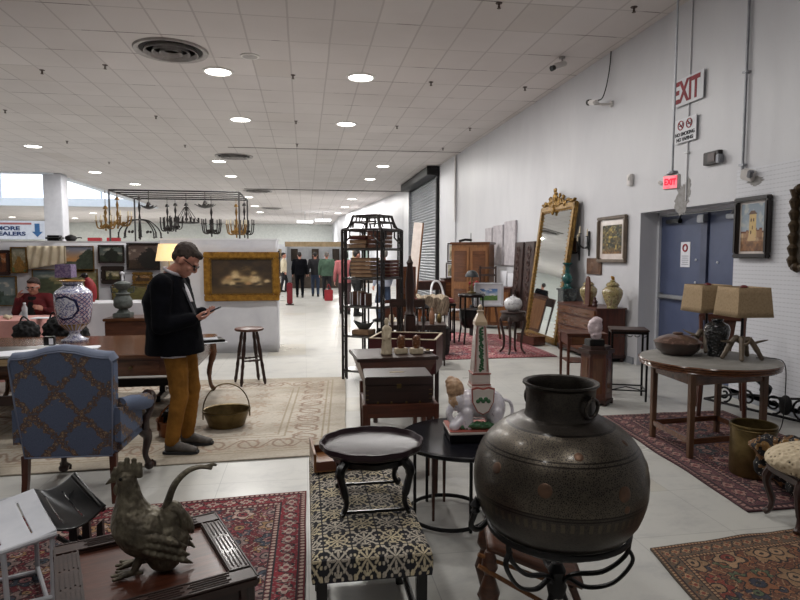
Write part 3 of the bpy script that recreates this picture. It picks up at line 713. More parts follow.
NAVY = pm('navy_wool', '#0c0d13', '#07080c', .95, scale=8, bump=.25, bscale=260, spec=.12)
MUST = pm('mustard_corduroy', '#93652a', '#6c491e', .9, scale=6, bump=.35, bscale=60, spec=.2)
HAIRB = pm('brown_hair', '#41342c', '#261d19', .75, scale=30, bump=.8, bscale=120, stretch=(1, 3, 1))
SHOEM = pm('grey_shoe', '#57504b', '#3a3532', .75, scale=25, bump=.3)
man = figure('person', 'man in a navy jacket and mustard trousers looking down at his phone', (-.95, 5.05, .014), R(-8),
    dict(pelvis=(-.07, 0, .9), waist=(-.11, 0, 1.06), chest=(-.15, 0, 1.24), neck=(-.12, 0, 1.44), hem=(-.1, 0, .81),
         shL=(-.12, .2, 1.36), shR=(-.12, -.2, 1.36), elL=(-.06, .27, 1.06), elR=(-.11, -.27, 1.05), wrL=(.11, .07, 1.12), wrR=(.10, -.12, 1.09),
         hipL=(-.06, .09, .86), hipR=(-.07, -.09, .86), knL=(-.01, .11, .48), knR=(-.04, -.1, .47), anL=(-.06, .13, .09), anR=(-.11, -.1, .09)),
    dict(top=NAVY, legs=MUST, hair=HAIRB, shoe=SHOEM, laces=True, sole=pm('sole', '#25262a', '#18191c', .7)), vox=.008,
    hand=dict(L=((.8, -.55, .05), (.1, -.3, .9), .75, 1), R=((.85, .45, .1), (0, .25, .9), .8, 1)), headM=hm(.0, -.01, 1.545, R(40), R(4)), hs=1.06, topwide=1.22, coat=True)
# shirt collar, lapel, shirt tail belong to his clothes
SHIRT = pm('white_shirt', '#c9c6cc', '#b6b2ba', .85)
b = MB(); b.tube([(-.1 + .07 * math.cos(a), .07 * math.sin(a), 1.46 + .03 * math.cos(a + PI)) for a in [2 * PI * i / 20 for i in range(20)]], .013, 8, closed=True, side=(0, 0, 1), r2=.007)
b.build('shirt_collar', SHIRT, man)
b = MB(); b.tube(bez([(-.065, -.045, 1.42), (.0, -.06, 1.33), (.045, -.06, 1.22), (.085, -.06, 1.12)], 6), .024, 8, side=(0, 1, 0), r2=.007).build('jacket_lapel', pm('navy_lapel', '#1b1c25', '#11121a', .8), man)
MB().tube(bez([(-.04, -.01, 1.40), (.01, -.02, 1.32), (.05, -.03, 1.22)], 6), .03, 8, side=(0, 1, 0), r2=.012).build('shirt_front', SHIRT, man)
MB().tube([(-.14, -.2, .805), (-.05, -.2, .8), (.04, -.16, .805)], .012, 6, side=(0, 0, 1), r2=.008).build('shirt_tail', SHIRT, man)
man_m = man.matrix_basis if False else Matrix.Translation(man.location) @ Matrix.Rotation(R(-8), 4, 'Z')
p = man_m @ Vector((.215, -.03, 1.145))
t = thing('phone', 'dark smartphone held in the standing man\'s hands', 'phone', p, R(-8))
MB().box((0, 0, 0), (.15, .075, .009), rot=(0, R(-25), 0), bev=.004).build('case', BLACK, t)
MB().box((-.002, 0, .0052), (.138, .066, .001), rot=(0, R(-25), 0)).build('screen', pm('phone_screen', '#7b8ba6', '#3c4658', .15, emit=.3), t)

# ------------------------------------------------------------ copper-and-brass water pot on iron stand
PC = Vector((.911, 2.03, .0))
m, g = newmat('engraved_dark_brass', .33, .8, .1)
v = g.coords(); sx = g.node('ShaderNodeSeparateXYZ'); g.l.new(v, sx.inputs[0]); z = sx.outputs[2]
n1 = g.noise(v, 7, 5, .65); base = g.ramp(n1, [(.3, hexc('#242120')), (.55, hexc('#312d2b')), (.8, hexc('#3f3935'))])
vo = g.voro(v, 150, 'DISTANCE_TO_EDGE'); eng = g.math('LESS_THAN', vo.outputs[0], .13)
vo2 = g.voro(v, 45, 'DISTANCE_TO_EDGE'); eng2 = g.math('LESS_THAN', vo2.outputs[0], .03)
band = g.math('MULTIPLY', g.math('GREATER_THAN', z, .245), g.math('LESS_THAN', z, .475))
k = g.math('MULTIPLY', g.math('MAXIMUM', eng, eng2), g.math('ADD', .25, g.math('MULTIPLY', band, .6)))
base = g.mix(g.math('MULTIPLY', k, .42), base, hexc('#7d7362'))
for zz in (.235, .246, .4, .412, .477):
    base = g.mix(g.math('MULTIPLY', g.math('LESS_THAN', g.math('ABSOLUTE', g.math('SUBTRACT', z, zz)), .0022), .85), base, hexc('#15110e'))
at2 = g.math('ARCTAN2', sx.outputs[1], sx.outputs[0])
fl = g.math('MULTIPLY', g.math('GREATER_THAN', g.math('SINE', g.math('MULTIPLY', at2, 64)), .2), g.math('MULTIPLY', g.math('LESS_THAN', z, .225), g.math('GREATER_THAN', z, .195)))
base = g.mix(g.math('MULTIPLY', fl, .16), base, hexc('#85765a')); g.l.new(base, g.b.inputs['Base Color'])
g.l.new(g.bump(g.math('SUBTRACT', n1, g.math('MULTIPLY', k, .6)), .35, .003), g.b.inputs['Normal'])
g.l.new(g.ramp(g.noise(v, 4, 4), [(.3, (.24,) * 3 + (1,)), (.75, (.5,) * 3 + (1,))]), g.b.inputs['Roughness']); POTM = m
t = thing('water_pot', 'huge dark engraved metal water pot with ring handles on an iron stand', 'pot', (PC.x, PC.y, .522))
prof = [(0, 0.0), (.10, .004), (.17, .03), (.225, .07), (.27, .125), (.29, .175), (.2965, .22), (.293, .27), (.27, .325), (.23, .368), (.18, .398), (.135, .413), (.112, .42), (.108, .43),
        (.106, .47), (.108, .515), (.112, .525), (.118, .53), (.117, .537), (.104, .534), (.1, .52), (.099, .45), (.11, .40), (.2, .33), (.2, .2), (.1, .08), (0, .07)]
pr = []
for i in range(len(prof) - 1):
    pr.append(prof[i])
    if 0 < i < 11: pr.append(tuple((np.array(prof[i]) + np.array(prof[i + 1])) / 2 * (1.006 if i < 10 else 1)))
pr.append(prof[-1])
pr = [(r * 1.045 * (1.1 if z > .41 and i < len(pr) - 4 else 1), z * 1.2 if z < .413 else .4956 + (z - .413) * 1.045) for i, (r, z) in enumerate(pr)]
MB().lathe(pr, n=72).build('vessel', POTM, t, smooth=50)
for a in (R(-62), R(118)):
    c, s = math.cos(a), math.sin(a); M_ = Matrix.Rotation(a, 4, 'Z') @ Matrix.Translation((.012, 0, .082))
    h = MB().tube([(.122 + .004 * math.cos(q), .034 * math.sin(q), .468 + .034 * math.cos(q)) for q in [2 * PI * i / 24 for i in range(24)]], .0065, 8, closed=True, M=M_).build('ring_handle', POTM, t)
    MB().box((.11, 0, .50), (.014, .05, .018), bev=.004, M=M_).ball((.122, 0, .503), (.009, .011, .011), M=M_).build('handle_lug', POTM, h)
def potr(z):
    for k in range(len(pr) - 1):
        if pr[k][1] <= z <= pr[k + 1][1]: f_ = (z - pr[k][1]) / max(1e-6, pr[k + 1][1] - pr[k][1]); return pr[k][0] + f_ * (pr[k + 1][0] - pr[k][0]), (pr[k + 1][1] - pr[k][1], -(pr[k + 1][0] - pr[k][0]))
for a, zz, q in ((-122, .33, .024), (-72, .315, .026), (-70, .262, .013), (-100, .43, .016), (-48, .445, .014), (-158, .36, .02), (-22, .34, .02)):
    rr, (nr, nz) = potr(zz); n_ = Vector((math.cos(R(a)) * nr, math.sin(R(a)) * nr, nz)).normalized(); c0 = Vector((rr * math.cos(R(a)), rr * math.sin(R(a)), zz)); MB().ball(c0 - n_ * .001, (q, q, .0035), rot=n_.to_track_quat('Z', 'Y').to_euler(), seg=20).build('copper_medallion', pm('dull_copper', '#6a5040', '#4c3c32', .45, .7, scale=20), t)
# iron stand
t = thing('pot_stand', 'black wrought iron scroll stand carrying the big metal pot', 'stand', (PC.x, PC.y, 0))
RZ = .612
MB().tube([(.252 * math.cos(a), .252 * math.sin(a), RZ) for a in [2 * PI * i / 48 for i in range(48)]], .012, 8, closed=True, side=(0, 0, 1), r2=.007).build('top_ring', BLKIRON, t)
for i, a in enumerate((R(-35), R(85), R(205))):
    M_ = Matrix.Rotation(a, 4, 'Z')
    leg = MB().tube(bez([(.25, 0, RZ - .005), (.235, 0, .545), (.16, 0, .47), (.05, 0, .43), (.025, 0, .36), (.1, 0, .22), (.24, 0, .09), (.3, 0, .02), (.335, 0, .035)], 7), .013, 8, side=(0, 1, 0), r2=.008, M=M_).build('leg', BLKIRON, t)
    MB().tube(bez([(.24, 0, RZ - .03), (.26, 0, .53), (.2, 0, .44), (.11, 0, .40), (.04, 0, .42)], 7), .012, 8, side=(0, 1, 0), r2=.007, M=M_).build('scroll', BLKIRON, leg)
MB().lathe([(0, .33), (.03, .34), (.038, .38), (.026, .41), (.034, .44), (.02, .465), (0, .47)], n=16).build('hub', BLKIRON, t)
MB().tube(bez([(-.22, .12, RZ - .01), (-.27, .1, .57), (-.31, .07, .6), (-.3, .05, .66)], 6), .011, 8).lathe([(.006, 0), (.018, .012), (.01, .024), (.02, .036), (.008, .055), (0, .07)], c=(-.3, .05, .65), n=12).build('finial', BLKIRON, t)
# wooden saddle stool under the pot
t = thing('wooden_stand', 'small reddish wooden cradle stand with turned leg beneath the big pot', 'stool', (PC.x + .02, PC.y + .42, 0), R(-12))
RW = wood('cherry_wood', '#5c3826', '#3c2419', .4, 'x', .05)
MB().grid(lambda u, v: (-.16 + .4 * u, -.13 + .26 * v, .37 - .16 * u + .03 * math.cos((v - .5) * PI)), 14, 10).build('saddle_board', RW, t, solid=.022)
for (x, y) in ((-.15, -.11), (-.15, .11)):
    MB().lathe([(.02, 0), (.034, .03), (.018, .06), (.03, .11), (.046, .17), (.03, .22), (.02, .25), (.036, .28), (.03, .32), (.02, .35)], c=(x, y, 0), n=18).build('leg', RW, t)
for y in (-.1, .1): MB().tube([(.2, y, .2), (.28, y * 1.3, 0)], [.017, .013], 10).build('leg', RW, t)
MB().tube([(-.2, -.14, .3), (.16, -.14, .1)], .01, 8).tube([(-.2, -.12, .34), (.16, -.1, .2)], .009, 8).build('spindle', HONEY, t)
# ------------------------------------------------------------ upholstered bench
def benchcol(U, V):
    # U across (0..1 incl. sides), V along
    x = U * 5.4; y = V * 11.4; fx = np.mod(x, 1) - .5; fy = np.mod(y, 1) - .5; ax = np.abs(fx); ay = np.abs(fy)
    hi_, lo_ = np.maximum(ax, ay), np.minimum(ax, ay)
    cream = (np.abs(ax - ay) < .045) | (np.hypot((hi_ - .2) / .12, lo_ / .045) < 1) | (np.hypot((hi_ - .36) / .05, lo_ / .1) < 1) | (np.hypot(hi_ - .3, lo_ - .1) < .045) | (np.hypot(hi_ - .43, lo_ - .14) < .05) | (np.hypot(hi_ - .4, lo_ - .4) < .075) | (np.hypot(hi_ - .27, lo_ - .2) < .035)
    line = (ax > .475) | (ay > .475)
    cr = mixc(C('#c2b596'), C('#ab9f88'), vn(U * 20, V * 40, 2)); cr = np.where(((np.floor(x) + np.floor(y)) % 2 == 0)[..., None], cr, mixc(C('#bdb4a4'), C('#a1988c'), vn(U * 20, V * 40, 2)))
    col = np.where((cream & ~line)[..., None], cr, C('#1b1b22'))
    return col * (1 + (vn(U * 200, V * 300, 1) - .5)[..., None] * .25)
BL, BR, B0, B1, BZ = .015, .475, 2.2, 3.44, .48
def benchpos(U, V):
    W_ = BR - BL; L_ = B1 - B0; a = (U - .5) * 2; c_ = (V - .5) * 2; k = .78; kl = .91
    x = np.where(np.abs(a) < k, a / k, np.sign(a)) * W_ / 2; y = np.where(np.abs(c_) < kl, c_ / kl, np.sign(c_)) * L_ / 2
    da = np.clip((np.abs(a) - k) / (1 - k), 0, 1); dc = np.clip((np.abs(c_) - kl) / (1 - kl), 0, 1)
    z = -np.maximum(da, dc) * .09
    rx = sst(.85, 1, np.abs(x) / (W_ / 2)); ry = sst(.93, 1, np.abs(y) / (L_ / 2))
    z = z - .012 * np.maximum(rx, ry) + .02 * (1 - (2 * x / W_) ** 2) * (1 - (2 * y / L_) ** 4) + .003 * np.sin(y * 40)
    x = x * (1 + .02 * np.sin(np.maximum(da, dc) * PI)); return x, y, z + BZ - .015
t = thing('upholstered_bench', 'long bench upholstered in black and cream geometric fabric with black legs', 'bench', ((BL + BR) / 2, (B0 + B1) / 2, 0))
painted('cushion', 300, 640, benchcol, benchpos, vcmat('tapestry', .9, .4, 260), t)
BX('seat_frame', BLACK, t, (0, 0, .385), (.44, 1.2, .05), .006)
for y in (-.58, -.02, .58):
    for x in (-.195, .195): BX('leg', BLACK, t, (x, y, .18), (.042, .042, .36), .004, taper=.9)
for x in (-.195, .195): BX('stretcher', BLACK, t, (x, 0, .12), (.025, 1.16, .03), .004)
# low tray table standing on it
TZ = BZ + .006
t = thing('tray_table', 'small low black lacquer table with a scalloped tray top standing on the bench', 'table', (.29, 2.655, TZ))
LACQ = pm('purple_black_lacquer', '#34262b', '#20181c', .32, coat=.0, scale=3, spec=.12)
rip = lambda a, z: .035 * (abs(math.cos(6 * a)) - .5)
MB().lathe([(0, .262), (.2, .262), (.212, .266), (.222, .285), (.232, .284), (.232, .262), (.215, .245), (.18, .235), (0, .235)], n=96, ripple=rip, sx=1.0, sy=.95).build('tray_top', LACQ, t)
MB().lathe([(.15, .238), (.175, .225), (.17, .2), (.155, .2), (.15, .215)], n=64, ripple=lambda a, z: .03 * math.cos(8 * a)).build('apron', BLACK, t)
for (x, y) in ((-.135, -.165), (.135, -.165), (-.135, .165), (.135, .165)):
    kx, ky = (1 if x > 0 else -1), (1 if y > 0 else -1)
    MB().tube(bez([(x * .93, y * .8, .23), (x * 1.12, y * .93, .19), (x * 1.02, y * .93, .12), (x * .93, y * .95, .06), (x * 1.03, y, .02), (x * 1.12, y * 1.03, .012)], 6), [.022] * 8 + [.017] * 8 + [.012] * 10 + [.014] * 5, 8).build('leg', BLACK, t)
for y in (-.16, .16): BX('runner', BLACK, t, (0, y, .02), (.26, .016, .012), .003)
t = thing('wooden_tray', 'small orange-brown wooden tray on the back end of the patterned bench', 'tray', (.165, 3.2, BZ + .008), R(4))
BX('base', HONEY, t, (0, 0, .006), (.28, .3, .012)); 
for q in (-1, 1): BX('side', HONEY, t, (q * .135, 0, .05), (.012, .3, .1)); BX('end', MIDW, t, (0, q * .144, .03), (.26, .012, .05))
# ------------------------------------------------------------ black round side table
t = thing('side_table', 'round glossy black side table with thin iron legs and a floor ring', 'table', (.93, 3.36, 0))
MB().lathe([(0, .52), (.395, .52), (.4, .53), (.4, .542), (.392, .548), (.375, .545), (0, .545)], n=72).build('table_top', pm('black_stone_top', '#121217', '#1a1a20', .2, coat=.1, scale=12, spec=.4), t)
RC = (-.08, .14)
MB().tube([(RC[0] + .24 * math.cos(a), RC[1] + .26 * math.sin(a), .03) for a in [2 * PI * i / 48 for i in range(48)]], .013, 8, closed=True, side=(0, 0, 1), r2=.008).build('floor_ring', BLKIRON, t)
for a in (200, 290, 20, 110):
    x, y = RC[0] + .235 * math.cos(R(a)), RC[1] + .255 * math.sin(R(a)); BX('leg', BLKIRON, t, (x, y, .26), (.017, .017, .52), .002)
for x, y in ((.75, 3.45), (.88, 3.72), (1.05, 3.35), (1.12, 3.6)): BX('inner_leg', MIDWZ, t, (x - .93, y - 3.36, .26), (.026, .026, .52), .002, taper=.55)
# ------------------------------------------------------------ elephant obelisk
EZ = .549
m, g = newmat('glazed_pottery', .2, 0, .5)
n1 = g.noise(g.coords(), 30, 5, .7, .5); g.l.new(g.ramp(n1, [(.35, hexc('#cdc9d6')), (.55, hexc('#dcd7dc')), (.68, hexc('#9c96a8')), (.8, hexc('#d8cfce'))]), g.b.inputs['Base Color']); POTT = m
GREENL = pm('green_glaze', '#3f6b47', '#2c5236', .25, coat=.4); PINKG = pm('rust_trim_glaze', '#a4584c', '#8c4038', .3, coat=.3)
TAN = pm('tan_glaze', '#c9a888', '#8f6c50', .4, scale=24, bump=.5, bscale=70); IVORY = pm('ivory_glaze', '#d9cfc8', '#c9bcb6', .25, coat=.4)
t = thing('elephant_obelisk', 'painted ceramic elephant figure carrying a tall ivy-painted obelisk', 'figurine', (.985, 3.33, EZ), R(-4))
t.scale = (1, 1, 1)
BX('plinth', BLACK, t, (0, 0, .022), (.36, .24, .044), .006); BX('base', IVORY, t, (0, 0, .053), (.37, .25, .018), .005); BX('base_trim', PINKG, t, (0, 0, .063), (.362, .242, .004), 0)
b = MB(); b.ball((.02, 0, .2), (.13, .09, .09)); b.ball((.09, 0, .17), (.075, .08, .1)); b.ball((-.06, 0, .19), (.07, .08, .09))
for x in (-.07, .1):
    for y in (-.055, .055): b.cap((x, y, .16), (x, y * 1.05, .08), .036, .034)
b.cap((-.1, -.04, .12), (-.15, -.07, .08), .035, .03)
b.ball((-.12, -.02, .215), (.055, .05, .06)); b.tube(bez([(-.15, -.03, .2), (-.175, -.04, .15), (-.16, -.05, .11), (-.13, -.06, .1)], 5), [.026, .024, .023, .022, .021, .02, .02, .019, .018, .018, .017, .017, .016, .015, .014, .014], 10)
fuse(b.build('elephant_body', POTT, t), .005, 4)
b = MB(); b.ball((-.135, -.015, .28), (.052, .045, .075), rot=(0, -.15, 0)); b.ball((-.14, -.02, .215), (.035, .05, .05)); b.ball((-.16, 0, .32), (.03, .03, .04)); fuse(b.build('headdress', TAN, t), .006, 2, .4, (.02, .012))
MB().tube(bez([(.14, 0, .22), (.19, -.01, .2), (.2, -.02, .14), (.17, -.03, .1)], 6), .009, 8).build('tail', POTT, t)
b = MB(); b.box((-.02, -.055, .075), (.2, .06, .03), bev=.01); b.ball((0, -.07, .085), (.1, .03, .022)); fuse(b.build('leaf_mound', GREENL, t), .005, 1, .4, (.02, .02))
def shield(k): return [(k * x, k * z) for x, z in ((-.06, .07), (-.03, .078), (0, .07), (.03, .078), (.06, .07), (.056, 0), (.03, -.05), (0, -.066), (-.03, -.05), (-.056, 0))]
MS = Matrix.Translation((.01, -.098, .225)) @ Matrix.Rotation(PI / 2, 4, 'X')
sb = MB().prism(shield(1.12), -.012, .0, M=MS).build('saddle_cloth', PINKG, t); MB().prism(shield(1.0), 0, .004, M=MS).build('cloth_face', IVORY, sb)
b = MB()
for i in range(5): b.ball((.01 + (-.03 + .015 * i), -.104, .235 + .012 * ((i % 2) - .2)), (.013, .004, .012), seg=8)
b.build('leaf_motif', GREENL, sb)
b = MB(); b.box((.01, 0, .3), (.12, .12, .02), bev=.004); b.box((.01, 0, .345), (.104, .104, .07), bev=.003); b.build('pedestal', IVORY, t)
for z_ in (.315, .378): BX('pedestal_trim', PINKG, t, (.01, 0, z_), (.11, .11, .006), 0)
def frus(b, z0, z1, a0, a1, ox=.01): b.prism([(ox - a0, -a0), (ox + a0, -a0), (ox + a0, a0), (ox - a0, a0)], z0, z1, pts2=[(ox - a1, -a1), (ox + a1, -a1), (ox + a1, a1), (ox - a1, a1)]); return b
frus(MB(), .382, .655, .047, .03).build('obelisk_shaft', IVORY, t)
b = MB(); frus(b, .655, .675, .036, .034); frus(b, .675, .725, .034, .014); frus(b, .725, .74, .014, .018); b.lathe([(0, .74), (.012, .745), (.015, .758), (.008, .77), (0, .774)], c=(.01, 0, 0), n=12); b.build('obelisk_cap', pm('cream_glaze', '#cdb89c', '#b59c80', .3, coat=.3), t)
b = MB()
for q in (-1, 1):
    b.tube([(.01 + q * .038, -.0462, .39), (.01 + q * .023, -.0305, .65)], .0028, 5); b.tube([(.01 + q * .03, -.0466, .39), (.01 + q * .017, -.0306, .65)], .0016, 4)
b.build('line_border', PINKG, t)
rd = random.Random(4); b = MB()
for i in range(70):
    k = i / 70; z_ = .395 + .25 * k; y_ = -.0472 + .0165 * k; b.ball((.01 + rd.uniform(-.011, .011) * (1 - .35 * k), y_, z_), (.0085, .0025, .006), rot=(0, rd.uniform(-1, 1), 0), seg=6)
b.build('ivy_vine', GREENL, t)
# ------------------------------------------------------------ campaign chest on stand
CHW = wood('chest_dark', '#33201b', '#1e1210', .42, 'x', .03)
cz = math.atan2(.0, 1)
t = thing('campaign_box_stand', 'dark wooden stand with tapered legs under the brass-cornered box', 'stand', (.625, 4.03, 0), R(-3))
SW, SD_, SH_ = .475, .35, .625
for y in (-SD_ / 2, SD_ / 2): BX('apron', MIDW, t, (0, y, SH_ - .045), (SW, .02, .09))
for x in (-SW / 2, SW / 2): BX('apron', MIDW, t, (x, 0, SH_ - .045), (.02, SD_, .09))
BX('top_frame', MIDW, t, (0, 0, SH_ - .055), (SW - .02, SD_ - .02, .05))
for x in (-SW / 2, SW / 2):
    for y in (-SD_ / 2, SD_ / 2): BX('leg', MIDWZ, t, (x, y, SH_ / 2), (.034, .034, SH_), .003, taper=.6)
t = thing('campaign_box', 'dark wooden lidded box with brass corners on a legged stand', 'box', (.615, 4.03, SH_), R(-3))
BX('body', CHW, t, (0, 0, .06), (.445, .32, .12), .004); BX('lid', CHW, t, (0, 0, .151), (.45, .325, .058), .005)
BX('inlay_plate', BRASS, t, (0, 0, .181), (.1, .035, .002), 0); BX('lock_plate', BRASS, t, (0, -.1625, .118), (.03, .004, .03), .001)
for x in (-.14, -.05, .05, .14): BX('brass_strap', BRASS, t, (x, -.161, .008), (.012, .005, .016), .001)
for x in (-.21, .21):
    for z_ in (.03, .06, .09): BX('brass_strap', BRASS, t, (x, -.161, z_), (.02, .005, .006), .001)
MB().tube([(.222, -.03, .08), (.24, -.03, .07), (.24, .03, .07), (.222, .03, .08)], .005, 6).build('side_handle', BRASS, t)
# hopper table behind it
t = thing('hopper_table', 'dark wooden table with a flared bin-shaped top behind the brass-cornered box', 'table', (.71, 4.9, 0), R(3))
b = MB(); b.prism([(-.24, -.16), (.24, -.16), (.24, .16), (-.24, .16)], .56, .77, pts2=[(-.31, -.25), (.31, -.25), (.31, .25), (-.31, .25)]); b.build('flared_body', MIDW, t)
BX('table_top', DKWOOD, t, (0, 0, .784), (.66, .52, .028), .006); BX('apron', MIDW, t, (0, 0, .53), (.46, .32, .08))
for x in (-.23, .23):
    for y in (-.15, .15): BX('leg', MIDWZ, t, (x, y, .27), (.045, .045, .54), .004, taper=.7)
HT = .80
# carved statuette
IV = pm('carved_ivory_stone', '#cdbfa6', '#a8987f', .55, scale=18, bump=.4, bscale=60)
t = thing('statuette', 'tall carved cream statuette of a robed figure on the dark table', 'statue', (.65, 4.8, HT), R(10)); t.scale = (.92, .92, 1.1)
b = MB(); b.lathe([(.05, 0), (.055, .01), (.05, .03), (.042, .1), (.044, .17), (.035, .205), (.014, .222), (.02, .235), (.022, .25), (.014, .268), (0, .275)], n=24, sy=.75)
b.cap((-.035, -.01, .19), (-.03, -.03, .12), .012); b.cap((.035, -.01, .19), (.01, -.035, .13), .012)
for i in range(7): b.cap((-.03 + i * .01, -.03, .02), (-.022 + i * .008, -.03, .15), .006, .004, n=6)
fuse(b.build('robed_figure', IV, t), .0035, 2); 
for i, (x, y) in enumerate(((.775, 4.84), (.90, 4.82))):
    t = thing('carved_finial', ('left' if i == 0 else 'right') + ' one of two brown carved cones on cream blocks, ' + ('nearest the statuette' if i == 0 else 'nearest the table edge'), 'carving', (x, y, HT), R(8))
    BX('block', IV, t, (0, 0, .022), (.1, .07, .044), .004)
    b = MB(); b.lathe([(.022, .044), (.03, .06), (.034, .09), (.03, .12), (.02, .145), (0, .155)], n=20)
    for k in range(22): b.ball((.03 * math.cos(k * 2.4), .03 * math.sin(k * 2.4), .055 + .004 * k), .008, seg=8)
    b.build('carved_cone', pm('amber_wood', '#7a4c2a', '#4a2b1a', .4, scale=20), t)
t = thing('trinket_dish', 'small pale trinket dish beside the brown carvings', 'dish', (1.0, 4.85, HT)); MB().lathe([(.02, 0), (.045, .012), (.05, .02), (.045, .018), (.0, .008)], n=24).build('dish', IVORY, t)
MB().ball((0, 0, .022), (.02, .015, .008)).ball((.015, .01, .022), (.012, .012, .008)).build('trinket', BRASS, t)
# ------------------------------------------------------------ rooster table + rooster
t = thing('rooster_table', 'low square dark wooden table with a carved raised border at the lower left', 'table', (-.55, 2.17, .022), R(21.8))
BX('table_top', MIDW, t, (0, 0, .472), (.52, .52, .02), 0)
for q in (-1, 1):
    BX('border', DKWOOD, t, (0, q * .258, .482), (.6, .082, .034), .008); BX('border', DKWOOD, t, (q * .258, 0, .482), (.082, .434, .034), .008)
b = MB()
for q in (-1, 1):
    for k, o_ in enumerate((.226, .24, .254, .268, .282)):
        for m0, m1 in ((-.2, -.08), (-.06, .05), (.07, .2)):
            sh_ = .012 * (k % 2); b.box(((m0 + m1) / 2 + sh_, q * o_, .5), (m1 - m0, .006, .005), bev=.002); b.box((q * o_, (m0 + m1) / 2 + sh_, .5), (.006, m1 - m0, .005), bev=.002)
    b.box((0, q * .222, .499), (.43, .006, .006)); b.box((q * .222, 0, .499), (.006, .43, .006)); b.box((0, q * .294, .499), (.58, .006, .006)); b.box((q * .294, 0, .499), (.006, .58, .006))
b.build('fretwork', wood('fret_wood', '#33201a', '#20110e', .55, 'x', 0), t)
for q in (-1, 1): BX('apron', DKWOOD, t, (0, q * .26, .42), (.53, .02, .09)); BX('apron', DKWOOD, t, (q * .26, 0, .42), (.02, .53, .09))
for x in (-.26, .26):
    for y in (-.26, .26): MB().tube([(x, y, .47), (x * 1.02, y * 1.02, .3), (x * .95, y * .95, .1), (x * 1.05, y * 1.05, .006)], [.032, .028, .02, .028], 8).build('leg', DKWOODZ, t)
RM, g = newmat('verdigris_bronze', .55, .55)
n1 = g.noise(g.coords(), 16, 5, .65); g.l.new(g.ramp(n1, [(.3, hexc('#332e27')), (.5, hexc('#595245')), (.72, hexc('#7d7766'))]), g.b.inputs['Base Color'])
vo = g.voro(g.coords((1, 1, .7)), 75, 'SMOOTH_F1'); g.l.new(g.bump(vo.outputs[0], .9, .006), g.b.inputs['Normal'])
t = thing('rooster_figure', 'weathered bronze rooster with a long curved tail feather standing on the carved table', 'figurine', (-.53, 2.13, .513), R(6))
b = MB()
b.tube(bez([(-.08, 0, .335), (-.075, 0, .29), (-.072, 0, .235), (-.06, 0, .18), (-.02, 0, .13), (.04, 0, .09), (.085, 0, .055)], 4),
       [.03, .031, .032, .034, .036, .039, .043, .047, .053, .06, .067, .074, .08, .084, .087, .088, .086, .082, .075, .067, .058, .05, .042, .034, .025], 18, side=(0, 1, 0))
b.ball((-.082, 0, .33), (.036, .028, .032)); b.ball((-.045, 0, .15), (.07, .065, .09)); b.ball((.03, 0, .1), (.09, .07, .09)); b.ball((.05, 0, .16), (.05, .045, .08), rot=(0, .3, 0))
b.ball((.035, -.0, .04), (.06, .06, .05))
fuse(b.build('body', RM, t), .005, 5, .5, (.02, .003))
MB().tube([(-.105, 0, .332), (-.13, 0, .326), (-.146, 0, .315)], [.014, .009, .002], 8).build('beak', RM, t)
b = MB(); 
for i, (x, z, h) in enumerate(((-.118, .352, .012), (-.102, .36, .022), (-.082, .364, .03), (-.06, .36, .03), (-.042, .35, .024))): b.tube([(x, 0, z - .02), (x + .002, 0, z), (x + .006, 0, z + h)], [.014, .013, .007], 8, side=(0, 1, 0), r2=None); b.ball((x + .005, 0, z + h), (.01, .007, .01), seg=8)
b.tube([(-.115, 0, .355), (-.08, 0, .362), (-.045, 0, .345)], [.008, .014, .01], 8); fuse(b.build('comb', RM, t), .003, 2)
b = MB(); b.ball((-.11, -.008, .295), (.012, .006, .02)); b.ball((-.11, .008, .295), (.012, .006, .02)); b.build('wattle', RM, t)
for q in (-1, 1): MB().ball((-.095, q * .027, .337), (.006, .004, .006), seg=10).build('eye', BLACK, t)
for q in (-1, 1):
    b = MB()
    for r_ in range(3):
        for i in range(6):
            x = -.045 + i * .022 + r_ * .008; z = .165 - r_ * .03 - i * .008; b.tube([(x - .01, q * (.068 - .003 * r_), z + .01), (x + .02, q * (.078 - .002 * r_), z - .012), (x + .05, q * (.066 - .002 * i), z - .035)], [.011, .012, .004], 7)
    fuse(b.build('wing', RM, t), .004, 2)
b = MB()
sick = bez([(.03, 0, .17), (.05, 0, .235), (.075, 0, .295), (.115, 0, .335), (.16, 0, .348), (.2, 0, .338)], 5)
b.tube(sick, [.026 - .0006 * i for i in range(len(sick))], 10, side=(0, 1, 0), r2=[.016 - .0004 * i for i in range(len(sick))]); b.tube(bez([(.17, 0, .347), (.2, .004, .352), (.215, .006, .345)], 4), .006, 6)
for k, (dx, z0) in enumerate(((.085, .215), (.1, .2), (.11, .18))):
    b.tube(bez([(.045, .01 * (k - 1), .19), (dx - .01, .014 * (k - 1), z0), (dx + .012, .016 * (k - 1), z0 - .05), (dx + .012, .016 * (k - 1), z0 - .1 + .012 * k)], 5), [.022] * 8 + [.02] * 4 + [.016, .013, .01, .006], 9, side=(0, 1, 0), r2=.011)
fuse(b.build('tail', RM, t), .004, 3)
for q in (-1, 1):
    b = MB(); b.cap((-.03, q * .03, .08), (-.055, q * .035, .03), .022, .013); b.cap((-.055, q * .035, .03), (-.065, q * .037, .012), .012, .011)
    for dx, dy in ((-.065, 0), (-.055, -.028), (-.055, .028), (.03, 0)): b.cap((-.065, q * .037, .012), (-.065 + dx, q * .037 + dy, .008), .011, .006)
    fuse(b.build('foot', RM, t), .004, 2)
